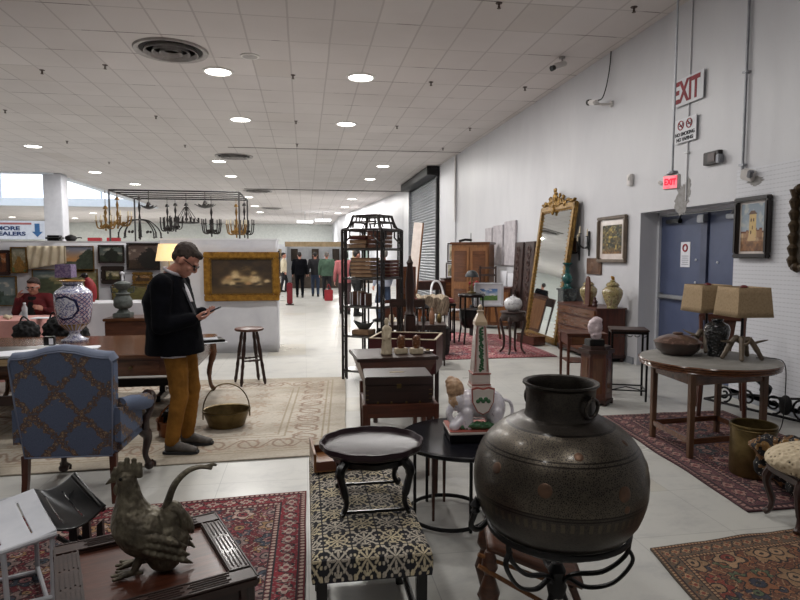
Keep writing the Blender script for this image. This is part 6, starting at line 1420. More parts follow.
for i, (y0, y1, z0, z1) in enumerate(((15.5, 14.93, 1.38, 2.33), (14.84, 14.06, 1.38, 2.36), (13.95, 13.18, 1.38, 2.42))):
    o = BX('wall_panel', MOT, None, (0, 0, 0), (.05, y0 - y1, z1 - z0), .008); tag(o, ('left narrowest', 'middle', 'right largest')[i] + ' of three mottled grey plaster panels hung high on the wall', 'wall panel', loc=(WX - .03, (y0 + y1) / 2, (z0 + z1) / 2))
for i, (y, w, h, x) in enumerate(((13.85, .4, 1.25, 4.7), (13.4, .36, 1.2, 4.72))):
    o = MB().grid(lambda u, v: (.02 * math.sin(u * 20 + v), -w / 2 + u * w, v * h), 24, 6).build('hanging_sheet', PARTM, None, solid=.012); tag(o, ('left' if i == 0 else 'right') + ' pale folded sheet standing below the plaster panels', 'sheet', loc=(x, y, 0))

# ------------------------------------------------------------ plant stand with jar
t = thing('plant_stand', 'slim carved dark wooden plant stand with curved legs holding the white jar', 'stand', (3.33, 9.3, .018), R(10))
MB().lathe([(0, .665), (.2, .665), (.21, .675), (.205, .69), (0, .69)], n=32).build('top', DKWOOD, t)
MB().lathe([(.18, .665), (.19, .62), (.2, .58), (.185, .54), (.17, .54), (.17, .665)], n=32, ripple=lambda a, z: .05 * math.cos(4 * a)).build('carved_apron', pm('carved_stand', '#3a2b26', '#1e1512', .5, scale=20, bump=.7), t)
for i in range(4):
    a = PI / 4 + i * PI / 2; c, s = math.cos(a), math.sin(a); MB().tube(bez([(c * .17, s * .17, .6), (c * .2, s * .2, .5), (c * .15, s * .15, .3), (c * .15, s * .15, .1), (c * .21, s * .21, .012)], 5), [.03] * 5 + [.022] * 8 + [.018] * 8, 8).build('leg', DKWOODZ, t)
t = thing('melon_jar', 'round white ribbed jar with a small stem lid on the slim plant stand', 'jar', (3.33, 9.3, .709)); WJ, g = newmat('white_painted_jar', .25, 0, .4); g.l.new(g.ramp(g.noise(g.coords(), 26, 3), [(.45, hexc('#c4c4c6')), (.55, hexc('#c9c9cb')), (.64, hexc('#7f7a86')), (.72, hexc('#c4c4c6'))]), g.b.inputs['Base Color'])
MB().lathe([(0, 0), (.07, 0), (.12, .04), (.145, .1), (.14, .16), (.1, .21), (.05, .225), (0, .222)], n=64, ripple=lambda a, z: .035 * abs(math.cos(5 * a))).build('jar_body', WJ, t); MB().lathe([(.045, .222), (.04, .24), (.015, .245), (.012, .265), (0, .27)], n=20).build('lid', WJ, t)

# ------------------------------------------------------------ middle-distance furniture
t = thing('armoire', 'tall honey-brown wooden armoire with panelled doors near the shutter', 'wardrobe', (4.12, 14.45, 0), R(-33))
BX('carcass', HONEY, t, (0, 0, .95), (.95, .5, 1.86), .006); BX('cornice', WALNUT, t, (0, 0, 1.91), (1.02, .56, .06), .012); BX('plinth', WALNUT, t, (0, 0, .05), (.98, .53, .1), .006)
for q in (-1, 1):
    d = BX('door', HONEY, t, (q * .235, -.26, .98), (.44, .03, 1.66), .006); BX('door_panel', WALNUT, d, (q * .235, -.277, 1.35), (.32, .01, .75), .006); BX('door_panel', WALNUT, d, (q * .235, -.277, .5), (.32, .01, .6), .006)
t = thing('brass_ornament', 'small dark ornament on top of the tall armoire', 'ornament', (3.95, 14.4, 1.942)); MB().tube([(-.2, 0, .02), (-.05, 0, .06), (.12, 0, .05)], .03, 8).tube([(.1, 0, .0), (.1, 0, .22)], .008, 6).build('ornament', BLKIRON, t)
t = legtable('dark_table', 'long dark table with red-brown top standing in front of the roller shutter', 'table', (3.05, 15.3, 0), 0, 1.05, .6, .96, MIDW, DKWOODZ, .05, .2)
t = thing('cabinet_back', 'dark reddish cabinet beneath the two framed photographs', 'cabinet', (3.9, 15.75, 0)); BX('carcass', MIDW, t, (0, 0, .5), (.5, .4, .96), .006); BX('top', DKWOOD, t, (0, 0, .99), (.54, .44, .03)); BX('door', WALNUT, t, (0, -.21, .5), (.42, .02, .8))
for i, (z0, z1, x) in enumerate(((1.44, 1.94, 3.86), (1.01, 1.43, 3.82))):
    picture(('upper' if i == 0 else 'lower') + ' of two pale framed pictures stacked left of the armoire', (x, 15.45, (z0 + z1) / 2), R(-15), .3, z1 - z0, .03, DKF, art_land('#a9a48f', '#c0b79c', '#6f6a58', '#3f3c34', .4, 50 + i, .8, .5), 20, 24, .03, .03)
t = thing('leaning_board', 'tall white board leaning behind the pagoda shelf near the shutter', 'board', (2.25, 13.0, 0)); t.rotation_euler = (R(-4), R(4), R(-40)); BX('board', IVORY, t, (0, 0, 1.17), (.22, .05, 2.34), .004); BX('edge_strip', HONEY, t, (.115, 0, 1.17), (.012, .05, 2.34), 0)
t = thing('white_chair', 'white plastic chair with an open back near the shutter', 'chair', (2.98, 12.4, .018), R(40))
BX('seat', WHITE, t, (0, 0, .44), (.44, .42, .03), .01)
for x in (-.2, .2):
    for y in (-.19, .19): MB().tube([(x, y, .43), (x * 1.15, y * 1.15, 0)], [.018, .014], 8).build('leg', WHITE, t)
MB().tube(bez([(-.2, .2, .45), (-.21, .27, .8), (-.1, .3, 1.02), (.1, .3, 1.02), (.21, .27, .8), (.2, .2, .45)], 6), .022, 8).tube([(-.19, .28, .72), (.19, .28, .72)], .018, 8).build('back_frame', WHITE, t)
t = thing('red_cushion_bench', 'long red-cushioned bench with black spindle base under the draped fur throw', 'bench', (2.19, 10.7, .018))
BX('cushion', pm('muted_red', '#8c4a4c', '#6d3638', .85), t, (0, 0, .77), (.98, .4, .08), .03); BX('rail', BLACK, t, (0, 0, .7), (1.0, .36, .04)); BX('lower_rail', BLACK, t, (0, 0, .2), (1.0, .3, .03))
for i in range(13):
    for q in (-1, 1): MB().tube([(-.45 + .075 * i, q * .15, .2), (-.45 + .075 * i, q * .15, .7)], .009, 6).build('spindle', BLACK, t)
for x in (-.48, .48):
    for y in (-.15, .15): MB().tube([(x, y, .7), (x, y, 0)], .018, 8).build('leg', BLACK, t)
FUR = pm('fur_throw', '#a3947f', '#5c5042', .95, scale=22, stretch=(4, .6, .6), bump=1.0, bscale=40, lo=.4, hi=.6)
def fur(u, v):
    x = -.27 + .54 * u; s = v * 2 - 1; y = .25 * max(-1, min(1, s * 1.9)); z = .84 - (max(0, abs(s) - .5) * .62) + .015 * math.sin(u * 23) + .02 * math.sin(u * 9 + s * 3); return (x + .02 * math.sin(s * 7), y * (1 + .08 * math.sin(u * 17)), z)
o = MB().grid(fur, 50, 34).build('fur_throw', FUR, None, solid=.022); tag(o, 'light brown fur throw draped over the red-cushioned bench', 'throw', loc=(2.26, 10.7, .02))
t = thing('wicker_basket', 'round black wicker basket on the floor beside the faded red rug', 'basket', (2.14, 9.42, .018)); 
m, g = newmat('black_wicker', .7); bn = g.voro(g.coords((1, 1, 1.6)), 40); g.l.new(g.ramp(bn.outputs[0], [(.2, hexc('#26201e')), (.6, hexc('#0c0a0a'))]), g.b.inputs['Base Color']); g.l.new(g.bump(bn.outputs[0], 1, .02), g.b.inputs['Normal'])
MB().lathe([(0, 0), (.14, 0), (.16, .05), (.17, .2), (.165, .38), (.175, .42), (.165, .44), (.15, .42), (.15, .3), (.14, .06), (0, .05)], n=40, ripple=lambda a, z: .02 * math.sin(20 * a)).build('body', m, t)
t = thing('orange_lantern', 'amber glass and iron lantern standing behind the open trunk', 'lantern', (1.95, 9.9, .018)); b = MB(); b.lathe([(0, .42), (.1, .42), (.1, .44), (0, .44)], n=16); 
for i in range(4): a = i * PI / 2; b.tube([(.09 * math.cos(a), .09 * math.sin(a), 0), (.09 * math.cos(a), .09 * math.sin(a), .72)], .01, 6)
b.lathe([(.12, .7), (.13, .72), (.05, .78), (0, .8)], n=16); b.build('frame', BLKIRON, t); MB().lathe([(.07, .45), (.085, .55), (.08, .66), (.06, .7)], n=20).build('amber_glass', pm('amber', '#8a4a20', '#5e2e14', .25, coat=.5), t)
t = thing('drum_table', 'black barrel-shaped table with thin bowed legs left of the white-framed picture', 'table', (2.99, 10.55, .018))
MB().lathe([(0, .9), (.24, .9), (.25, .88), (.235, .85), (.235, .84), (0, .84)], n=32).build('table_top', BLACK, t); MB().lathe([(0, .28), (.14, .28), (.2, .36), (.225, .5), (.22, .62), (0, .63)], n=32).build('black_bowl', BLACK, t)
for i in range(4): a = PI / 4 + i * PI / 2; c, s = math.cos(a), math.sin(a); MB().tube(bez([(c * .23, s * .23, .86), (c * .235, s * .235, .6), (c * .22, s * .22, .3), (c * .26, s * .26, 0)], 5), .017, 8).build('leg', BLACK, t)
t = thing('desk_lamp', 'lamp with a dark grey dome shade in front of the armoire', 'lamp', (3.02, 10.65, .92)); MB().lathe([(0, 0), (.08, 0), (.08, .02), (.02, .04), (.014, .3), (.0, .31)], n=20).build('base', BRASS, t)
MB().lathe([(.12, .3), (.115, .34), (.08, .4), (.02, .42), (0, .42)], n=28).build('dome_shade', pm('slate_shade', '#2b3136', '#1e2327', .45), t, solid=.003)
t = thing('red_flowers', 'small bunch of red flowers behind the white-framed picture', 'flowers', (3.35, 11.6, 0)); MB().lathe([(0, .6), (.05, .6), (.07, .75), (.05, .88), (0, .88)], n=16).tube([(0, 0, 0), (0, 0, .62)], .1, 12).build('tall_vase', BLKIRON, t); b = MB(); rd = random.Random(6)
for i in range(14): p = (rd.uniform(-.1, .1), rd.uniform(-.1, .1), .92 + rd.uniform(0, .17)); b.ball(p, .032, seg=8)
b.build('red_blooms', pm('bloom_red', '#8f1c20', '#651014', .7), t); b = MB()
for i in range(8): b.tube([(0, 0, .85), (rd.uniform(-.1, .1), rd.uniform(-.1, .1), 1.0)], .006, 5)
b.build('stems', GREENL, t)
# white framed watercolour on easel
EP = Vector((3.44, 11.0, .018)); t = thing('easel', 'brown wooden easel with splayed legs under the white-framed picture', 'easel', EP, R(-10))
for x, y in ((-.22, 0), (.22, 0), (0, .4)): MB().tube([(x * .4, y * .3 + .05, 1.0), (x * 1.1, y, 0)], .022, 6).build('leg', WALNUTZ, t)
BX('ledge', WALNUT, t, (0, -.02, .625), (.5, .07, .03))
def art_water(U, V):
    c = mixc(C('#c9d3df'), C('#5f86c0'), sst(.45, .9, V + .3 * (fbm(U * 6, V * 6, 60) - .5))); c = mixc(c, C('#e0e4e8'), sst(.5, .65, fbm(U * 5, V * 6, 61))); g_ = .38 + .16 * U * 0 + .1 * (fbm(U * 7, U * 0, 62)); return np.where((V < g_)[..., None], mixc(C('#3c6a36'), C('#7d9a54'), fbm(U * 16, V * 14, 63)), c)
picture('white-framed blue and green watercolour landscape resting on the easel', (EP.x - .02, EP.y - .1, .875), R(-10), .56, .45, .045, pm('white_frame', '#cfd1d6', '#c2c4ca', .4), art_water, 40, 34, .03, .07)
t = thing('brown_cabinet', 'low brown cabinet behind the white-framed picture against the wall', 'cabinet', (4.1, 12.9, 0), R(-25)); BX('carcass', WALNUTZ, t, (0, 0, .48), (.9, .45, .82), .006); BX('top', MIDW, t, (0, 0, .905), (.94, .49, .03)); BX('door', HONEY, t, (-.22, -.23, .48), (.38, .02, .66)); BX('door', HONEY, t, (.22, -.23, .48), (.38, .02, .66))
for x in (-.4, .4): BX('foot', DKWOOD, t, (x, -.17, .035), (.06, .06, .07)); BX('foot', DKWOOD, t, (x, .17, .035), (.06, .06, .07))
t = thing('ladder_chair', 'black open-backed chair standing between the armoire and the plaster panels', 'chair', (4.2, 13.6, 0), R(-30))
BX('seat', BLACK, t, (0, 0, .45), (.42, .42, .04))
for x in (-.19, .19): BX('post', DKWOODZ, t, (x, .19, .68), (.035, .035, 1.36)); BX('leg', DKWOODZ, t, (x, -.19, .22), (.035, .035, .43))
for z in (.75, .95, 1.15, 1.32): BX('rung', DKWOOD, t, (0, .19, z), (.38, .02, .05))
# ------------------------------------------------------------ round table group (right)
RT = Vector((3.34, 4.53)); t = thing('round_table', 'round grey-topped table with brown edge and straight wooden legs at the right', 'table', (RT.x, RT.y, .018))
m, g = newmat('worn_grey_top', .55); n1 = g.noise(g.coords(), 5, 6, .7, .6); g.l.new(g.ramp(n1, [(.3, hexc('#8d8b86')), (.6, hexc('#74716c')), (.8, hexc('#9a9892'))]), g.b.inputs['Base Color'])
MB().lathe([(0, .722), (.53, .722), (.538, .725), (.53, .728), (0, .728)], n=72).build('table_top', m, t)
MB().lathe([(.4, .665), (.52, .665), (.535, .675), (.525, .687), (.54, .697), (.53, .708), (.545, .716), (.54, .726), (.4, .72)], n=72).build('moulded_edge', WALNUT, t)
LG = [(-.37, -.33), (-.34, .23), (.31, .27), (.32, -.26)]
for x, y in LG: BX('leg', wood('table_leg_brown', '#644632', '#47301f', .5, 'z', 0), t, (x, y, .335), (.048, .048, .67), .004, taper=.85)
for i in range(4):
    a, b_ = Vector(LG[i]), Vector(LG[(i + 1) % 4]); c = (a + b_) / 2; dd = b_ - a; BX('stretcher', WALNUT, t, (c.x, c.y, .13), (dd.length, .025, .045), .003, rot=(0, 0, math.atan2(dd.y, dd.x))); BX('apron', WALNUT, t, (c.x, c.y, .62), (dd.length, .02, .09), .003, rot=(0, 0, math.atan2(dd.y, dd.x)))
TT = .747
p = Vector((3.44, 4.80)); p = gp(675, 352, TT); p = Vector((3.24, 4.78))
t = thing('lidded_bowl', 'wide speckled brown lidded bowl on the round table', 'bowl', (p.x - .035, p.y - .03, TT)); SPK = pm('speckled_brown', '#4a3328', '#7a6258', .28, scale=34, lo=.52, hi=.66, coat=.5); BR2 = pm('brown_glaze', '#43302a', '#2e221e', .3, coat=.4)
MB().lathe([(0, 0), (.12, 0), (.13, .008), (.172, .045), (.186, .085), (.188, .105), (.18, .108), (0, .105)], n=48).build('bowl', BR2, t); MB().lathe([(.195, .105), (.196, .112), (.15, .145), (.09, .168), (.04, .176), (.045, .185), (.035, .192), (0, .193)], n=48).build('lid', SPK, t)
p = gp(716, 356, TT)
t = thing('black_vase', 'glossy black relief-decorated vase on the round table between bowl and lamps', 'vase', (p.x + .0, p.y + .0, TT)); m, g = newmat('black_relief_glaze', .16, 0, .6); g.b.inputs['Base Color'].default_value = hexc('#131517'); vo = g.voro(g.coords(), 42); g.l.new(g.bump(vo.outputs[0], 1, .015), g.b.inputs['Normal'])
MB().lathe([(0, 0), (.065, 0), (.068, .02), (.066, .05), (.078, .12), (.098, .19), (.102, .235), (.09, .27), (.055, .29), (.04, .3), (.048, .315), (.045, .32), (.03, .315), (.03, .28), (0, .27)], n=64, ripple=lambda a, z: (.02 * math.cos(24 * a) if z < .12 else 0)).build('vase_body', m, t)
ANT = pm('antler', '#6f604e', '#4c4136', .5, scale=12, bump=.3); BUR = pm('burlap_shade', '#a08a6c', '#8c775b', .9, scale=60, bump=.5, bscale=200, stretch=(1, 1, 1))
def antler_lamp(label, loc, rz, seed):
    t = thing('antler_lamp', label, 'lamp', loc, rz); rd = random.Random(seed)
    MB().tube([(0, 0, .1), (.0, 0, .48)], [.014, .009], 8).lathe([(.02, .46), (.025, .5), (.02, .55), (.0, .56)], n=10).build('stem', BLKIRON, t)
    for i in range(5):
        a = i * 2 * PI / 5 + rd.uniform(-.3, .3) + .4; c, s = math.cos(a), math.sin(a); L = rd.uniform(.12, .16)
        b = MB(); b.tube(bez([(0, 0, .15), (c * L * .4, s * L * .4, .15 + rd.uniform(0, .03)), (c * L * .8, s * L * .8, .08), (c * L * 1.05, s * L * 1.05, .014)], 5), [.026] * 6 + [.022] * 5 + [.018] * 5, 8)
        b.tube(bez([(c * L * .5, s * L * .5, .13), (c * L * .9 - s * .04, s * L * .9 + c * .04, .15), (c * L * 1.35 - s * .06, s * L * 1.35 + c * .06, .15 + rd.uniform(.0, .06))], 5), [.014, .014, .013, .012, .011, .01, .009, .008, .007, .005, .003], 7); b.ball((c * L * 1.05, s * L * 1.05, .018), .017, seg=8)
        b.build('antler', ANT, t)
    w0, w1, d0, d1, z0, z1 = .155, .135, .155, .135, .36, .60
    MB().grid(lambda u, v: ((w0 + (w1 - w0) * v) * sq(u)[0], (d0 + (d1 - d0) * v) * sq(u)[1], z0 + (z1 - z0) * v), 40, 6, cu=True).build('shade', BUR, t, solid=.004, smooth=30); MB().ball((0, 0, .60), (.03, .03, .016)).tube([(0, 0, .55), (0, 0, .6)], .005, 6).build('finial', pm('finial_red', '#7a1a20', '#561015', .3), t)
    MB().tube([(-.13, 0, .59), (.13, 0, .59)], .003, 5).build('spider', BLKIRON, t); return t
def sq(u):
    k = u * 4; i = int(k) % 4; f = k - int(k); return [(-1 + 2 * f, -1), (1, -1 + 2 * f), (1 - 2 * f, 1), (-1, 1 - 2 * f)][i]
antler_lamp('antler table lamp with burlap shade, nearer of the pair on the round table', (3.56, 4.42, TT), R(-3), 2)
antler_lamp('antler table lamp with burlap shade, behind the black vase', (3.42, 4.72, TT), R(-20), 5) if False else antler_lamp('antler table lamp with burlap shade, farther of the pair behind the black vase', (3.54, 4.84, TT), R(-3), 5)
o = MB().tube(bez([(3.7, 4.42, TT + .008), (3.84, 4.36, TT + .006), (3.895, 4.33, .7), (3.9, 4.32, .5), (3.9, 4.34, .2), (3.95, 4.5, .02), (4.3, 4.8, .01)], 8), .004, 6).build('lamp_cord', BLACK); tag(o, 'thin black lamp cord hanging off the right side of the round table', 'cord')
# wooden piece standing behind (splat chair)
t = thing('splat_chair', 'reddish brown chair with a solid splayed back behind the round table', 'chair', (4.1, 5.35, .018), R(-35))
BX('seat', MIDW, t, (0, 0, .44), (.44, .42, .04), .01)
for x in (-.18, .18): MB().tube([(x, .19, .42), (x * 1.15, .25, 0)], [.028, .02], 6).tube([(x, .19, .42), (x * 1.1, .26, .96)], [.024, .02], 6).build('rear_leg', MIDWZ, t); MB().tube([(x, -.19, .42), (x * 1.1, -.22, 0)], [.026, .02], 6).build('front_leg', MIDWZ, t)
b = MB(); b.prism([(-.07, 0), (.07, 0), (.13, .48), (-.13, .48)], -.01, .01, M=Matrix.Translation((0, .22, .45)) @ Matrix.Rotation(R(80), 4, 'X')); b.build('back_splat', MIDWZ, t); BX('crest_rail', MIDW, t, (0, .265, .95), (.44, .03, .07), .01)
# brass bucket, scarf bag
t = thing('brass_bucket', 'straight-sided dull brass bucket standing on the maroon rug', 'bucket', (3.21, 3.83, .018))
MB().lathe([(0, 0), (.145, 0), (.15, .01), (.15, .35), (.157, .355), (.157, .365), (.15, .37), (.143, .365), (.143, .02), (0, .015)], n=48).build('body', BRASS, t); MB().tube([(.152 * math.cos(a) * 1.0, .152 * math.sin(a), .34) for a in [2 * PI * i / 40 for i in range(40)]], .006, 6, closed=True).build('rim_band', BRASS, t)
MB().tube([(-.03 + .04 * math.cos(a), -.153, .2 + .04 * math.sin(a)) for a in [2 * PI * i / 20 for i in range(20)]], .005, 6, closed=True).build('embossed_ring', BRASS, t)
m, g = newmat('scarf_print', .75); v = g.coords(); n1 = g.voro(v, 15); n2 = g.noise(v, 6, 2, .4, 1.0); c1 = g.ramp(n2, [(.38, hexc('#0e0d10')), (.46, hexc('#6a4a2a')), (.52, hexc('#17151a')), (.6, hexc('#8c6a3c')), (.66, hexc('#241712')), (.72, hexc('#3a2318'))], 'CONSTANT'); dot = g.math('LESS_THAN', g.voro(v, 60).outputs[0], .22); blk = g.math('GREATER_THAN', n1.outputs[0], .35)
g.l.new(g.mix(g.math('MULTIPLY', dot, blk), c1, hexc('#a39c92')), g.b.inputs['Base Color']); SCF = m
b = MB(); rd = random.Random(21)
for i in range(26):
    p0 = Vector((rd.uniform(-.16, .22), rd.uniform(-.15, .13), rd.uniform(.05, .3))); p1 = p0 + Vector((rd.uniform(-.15, .15), rd.uniform(-.1, .1), rd.uniform(-.12, .12))); p1.z = min(max(p1.z, .04), .33); b.cap(p0, p1, rd.uniform(.035, .06), rd.uniform(.02, .04), n=8)
b.ball((.05, 0, .14), (.19, .14, .15)); o = fuse(b.build('patterned_scarf', SCF), .012, 2, .5, (.05, .05)); tag(o, 'heap of black, brown and gold patterned scarf beside the brass bucket', 'scarf', loc=(3.2, 3.5, .04), rz=.3)
# woven stool
WS = Vector((2.97, 3.02)); t = thing('woven_stool', 'cream woven cane stool with dark curved legs cut by the right edge', 'stool', (WS.x, WS.y, .018), R(-8))
m, g = newmat('open_cane', .75); v = g.coords(); w_ = g.voro(v, 38); g.l.new(g.ramp(w_.outputs[0], [(.14, hexc('#2a2119')), (.24, hexc('#a8977c')), (.5, hexc('#c0b095'))]), g.b.inputs['Base Color']); g.l.new(g.bump(w_.outputs[0], .8, .012), g.b.inputs['Normal'])
b = MB(); b.ball((0, 0, .385), (.3, .21, .10), seg=28); b.box((0, 0, .345), (.48, .34, .1), bev=.04, seg=4); fuse(b.build('woven_seat', m, t), .01, 6); BX('seat_rail', DKWOOD, t, (0, 0, .30), (.44, .3, .05), .01)
for x in (-.19, .19):
    for y in (-.13, .13): MB().tube(bez([(x, y, .3), (x * 1.12, y * 1.12, .22), (x * .98, y * .98, .1), (x * 1.02, y * 1.02, .04), (x * 1.14, y * 1.14, .014)], 5), [.028] * 5 + [.022] * 6 + [.017] * 6 + [.02] * 4, 8).build('leg', DKWOODZ, t)
# wrought iron scrollwork by the wall
t = thing('iron_scrollwork', 'black wrought iron scroll piece lying against the base of the right wall', 'ironwork', (4.5, 5.35, 0), R(-75))
b = MB(); b.tube([(-.6, 0, .03), (.9, .05, .03)], .014, 8); b.tube(bez([(-.6, 0, .03), (-.2, .03, .16), (.3, .05, .22), (.9, .05, .36)], 6), .012, 8)
b.build('bar', BLKIRON, t)
for x, r_, s_ in ((-.38, .09, 1), (-.12, .1, -1), (.16, .1, 1), (.45, .11, -1), (.72, .1, 1)): MB().tube(spiral((x, .03, r_ + .04), r_, .02, 1.6, 26, -PI / 2, s=s_), .011, 8).build('scroll', BLKIRON, t)
b = MB(); b.tube(bez([(.1, 0, .2), (.12, -.06, .32), (.0, -.1, .38)], 6), [.02, .03, .04, .05, .06, .055, .04, .03, .02, .015, .01, .008, .004], 8); b.ball((.3, .0, .16), (.06, .05, .1)); b.build('leaf', BLKIRON, t)

# ------------------------------------------------------------ chandelier rack
RKM = pm('rack_grey', '#4c4a4a', '#383636', .5, .4)
t = thing('chandelier_rack', 'black metal pipe frame from which the chandeliers hang, above the booths', 'rack', (-2.55, 13.6, 0))
cs = [(-1.25, -.9), (1.24, -.9), (1.24, .9), (-1.25, .9)]; ZR = 2.9
for i in range(4):
    MB().tube([(cs[i][0], cs[i][1], 0), (cs[i][0], cs[i][1], ZR)], .018, 8).build('post', RKM, t); MB().tube([(*cs[i], ZR), (*cs[(i + 1) % 4], ZR)], .016, 8).build('top_rail', BLKIRON, t)
for y in (-.45, 0, .45): MB().tube([(-1.25, y, ZR), (1.24, y, ZR)], .012, 8).build('cross_rail', BLKIRON, t)
GILTC = pm('gilt_chandelier', '#8d6a34', '#5c4320', .4, .6); IRONC = pm('dark_bronze_chandelier', '#2a2422', '#171413', .45, .4)
RY = [13.6 + y for y in (-.9, -.45, 0, .45, .9)]
def chandelier(label, px, ri, top, bot, rad, n, mt, style='arms'):
    y = RY[ri]; P0 = yp(px, 200, y); L = ZR - .0; z1 = yp(px, bot, y).z; z0 = yp(px, top, y).z
    t = thing('chandelier', label, 'chandelier', (P0.x, y, z1)); Z = lambda k: (z0 - z1) * k
    MB().tube([(0, 0, Z(1)), (0, 0, L - z1 - .015)], .007, 6).lathe([(.05, Z(1) - .02), (.03, Z(1) + .03), (.008, Z(1) + .05)], n=12).build('chain', mt, t)
    MB().lathe([(0, 0), (.02, .01), (.012, Z(.12)), (.04, Z(.22)), (.015, Z(.35)), (.03, Z(.5)), (.012, Z(.65)), (.03, Z(.8)), (.01, Z(.95)), (.015, Z(1)), (0, Z(1) + .005)], n=12).build('stem', mt, t)
    if style == 'leaf':
        for i in range(n):
            a = 2 * PI * i / n; M_ = Matrix.Rotation(a, 4, 'Z'); MB().tube(bez([(.02, 0, .0), (rad * .5, 0, .02), (rad, 0, Z(.7))], 5), [.02] * 3 + [.04] * 5 + [.03, .02, .005], 6, side=(0, 1, 0), r2=.006, M=M_).build('leaf', mt, t)
        return t
    if style == 'ring':
        MB().tube([(rad * math.cos(a), rad * math.sin(a), .02) for a in [2 * PI * i / 30 for i in range(30)]], .012, 6, closed=True).build('ring', mt, t)
        for i in range(n): a = 2 * PI * i / n; MB().tube([(rad * math.cos(a), rad * math.sin(a), .02), (.03 * math.cos(a), .03 * math.sin(a), Z(.9))], .007, 5).tube([(rad * math.cos(a), rad * math.sin(a), .02), (rad * math.cos(a), rad * math.sin(a), .12)], .02, 8).build('arm', mt, t)
        return t
    for i in range(n):
        a = 2 * PI * i / n + .3; M_ = Matrix.Rotation(a, 4, 'Z')
        pts = [(.015, 0, Z(.3)), (rad * .4, 0, Z(.12)), (rad * .85, 0, Z(.15)), (rad, 0, Z(.4))] if style == 'arms' else [(.015, 0, Z(.5)), (rad * .5, 0, Z(.46)), (rad * .92, 0, Z(.25)), (rad, 0, Z(.05))]
        ar = MB().tube(bez(pts, 5), .014, 6, M=M_).ball((rad * .5, 0, Z(.2)), (.03, .02, .03), M=M_, seg=6).lathe([(.0, 0), (.03, .01), (.032, .018), (0, .02)], c=pts[-1], n=10, M=M_).build('arm', mt, t)
        MB().tube([pts[-1], (pts[-1][0], 0, pts[-1][2] + .12)], .012, 8, M=M_).build('candle', CREAMC if mt is GILTC else mt, ar)
    return t
chandelier('small gilt chandelier at the far left end of the rack', 105, 0, 208, 231, .17, 6, GILTC)
chandelier('large gilt basket chandelier, second from the left on the rack', 117, 1, 199, 229, .26, 9, GILTC)
chandelier('big black arched chandelier hanging lowest on the left side', 139, 2, 199, 240, .42, 8, IRONC, 'arch')
chandelier('small flat black pendant just right of the big arched chandelier', 148.5, 0, 204, 209, .16, 8, IRONC, 'leaf')
chandelier('slim black lantern chandelier left of the ring chandelier', 167, 3, 206, 234, .15, 6, IRONC)
chandelier('slim dark chandelier right beside the slim lantern one', 175, 4, 205, 232, .15, 5, IRONC)
chandelier('black ring chandelier with upright candle cups and straight rods', 186, 1, 205, 223.5, .24, 6, IRONC, 'ring')
chandelier('dark leafy bowl chandelier hanging highest at mid rack', 205, 0, 203, 208, .21, 12, IRONC, 'leaf')
chandelier('tall thin crystal-armed chandelier right of the leafy bowl', 211, 2, 206, 237, .2, 8, IRONC)
chandelier('pale multi-arm chandelier, second from the right on the rack', 236, 3, 206, 238, .22, 8, GILTC)
chandelier('dark multi-arm chandelier at the right end of the rack', 244, 4, 205, 238, .22, 7, IRONC)
# ------------------------------------------------------------ people and stalls down the aisle
def walker(px, py, label, top, legs, hair, short=True, step=.12, rz=PI / 2, long=False, hgt=1.0, y=None, wide=1.0):
    p = gp(px, py); s = hgt
    J = dict(pelvis=(0, 0, .92), waist=(0, 0, 1.08), chest=(0, 0, 1.28), neck=(0, 0, 1.48), hem=(0, 0, .86), shL=(0, .2, 1.42), shR=(0, -.2, 1.42), elL=(-.02, .26, 1.14), elR=(-.02, -.26, 1.14), wrL=(.06, .27, .9), wrR=(.06, -.27, .9),
             hipL=(0, .09, .88), hipR=(0, -.09, .88), knL=(step, .1, .49), knR=(-step * .4, -.1, .49), anL=(step * .6, .1, .1), anR=(-step, -.1, .1))
    return figure('person', label, (p.x, p.y, 0), rz, J, dict(top=top, legs=legs, hair=hair, shoe=BLACK, topname='top', long=long), vox=.018, headM=hm(.01, 0, 1.62), face=False, topwide=wide)
DKH = pm('dark_hair', '#231c1a', '#151110', .7); GRH = pm('grey_hair', '#77716c', '#595450', .7)
DEN = pm('denim', '#2c3a52', '#1f2a3e', .85); GRT = pm('green_shirt', '#47604f', '#3a5042', .85); BKT = pm('dark_top', '#17171d', '#101015', .85)
walker(300, 297.5, 'person in a dark navy jacket walking away down the aisle', NAVY, NAVY, DKH, wide=1.1)
walker(315.5, 296.5, 'person in a black top and blue jeans walking away, left of the green shirt', BKT, DEN, DKH)
walker(327, 299, 'person in a green shirt and dark trousers seen from behind', GRT, BKT, GRH, wide=1.15)
walker(284, 292, 'person in a pale top at the left side of the aisle', CREAMC, BKT, DKH, rz=0)
walker(345, 314, 'person in a dusty red top behind the left post of the pagoda shelf', pm('rose_top', '#a05c5e', '#84484b', .85), pm('rust_trousers', '#3c2a2c', '#2c1f22', .85), DKH, long=True)
walker(357, 316, 'person in black clothes standing behind the pagoda shelf', BLKCLOTH, BLKCLOTH, DKH, rz=.5)
walker(384, 322, 'person in a pale grey shirt behind the stacked boxes of the pagoda shelf', pm('grey_shirt', '#9aa0b0', '#858b9c', .85), DEN, GRH, rz=2.2)
RB = pm('carry_red', '#a31f2a', '#86161f', .6); p = gp(335, 296, .5); t = thing('red_bag', 'bright red shopping bag beside the green-shirted person', 'bag', (p.x + .02, 21.6, .0)); BX('bag_body', RB, t, (0, 0, .2), (.3, .14, .4), .02); MB().tube(bez([(-.08, 0, .4), (0, 0, .6), (.08, 0, .4)], 6), .01, 6).build('handle', RB, t)
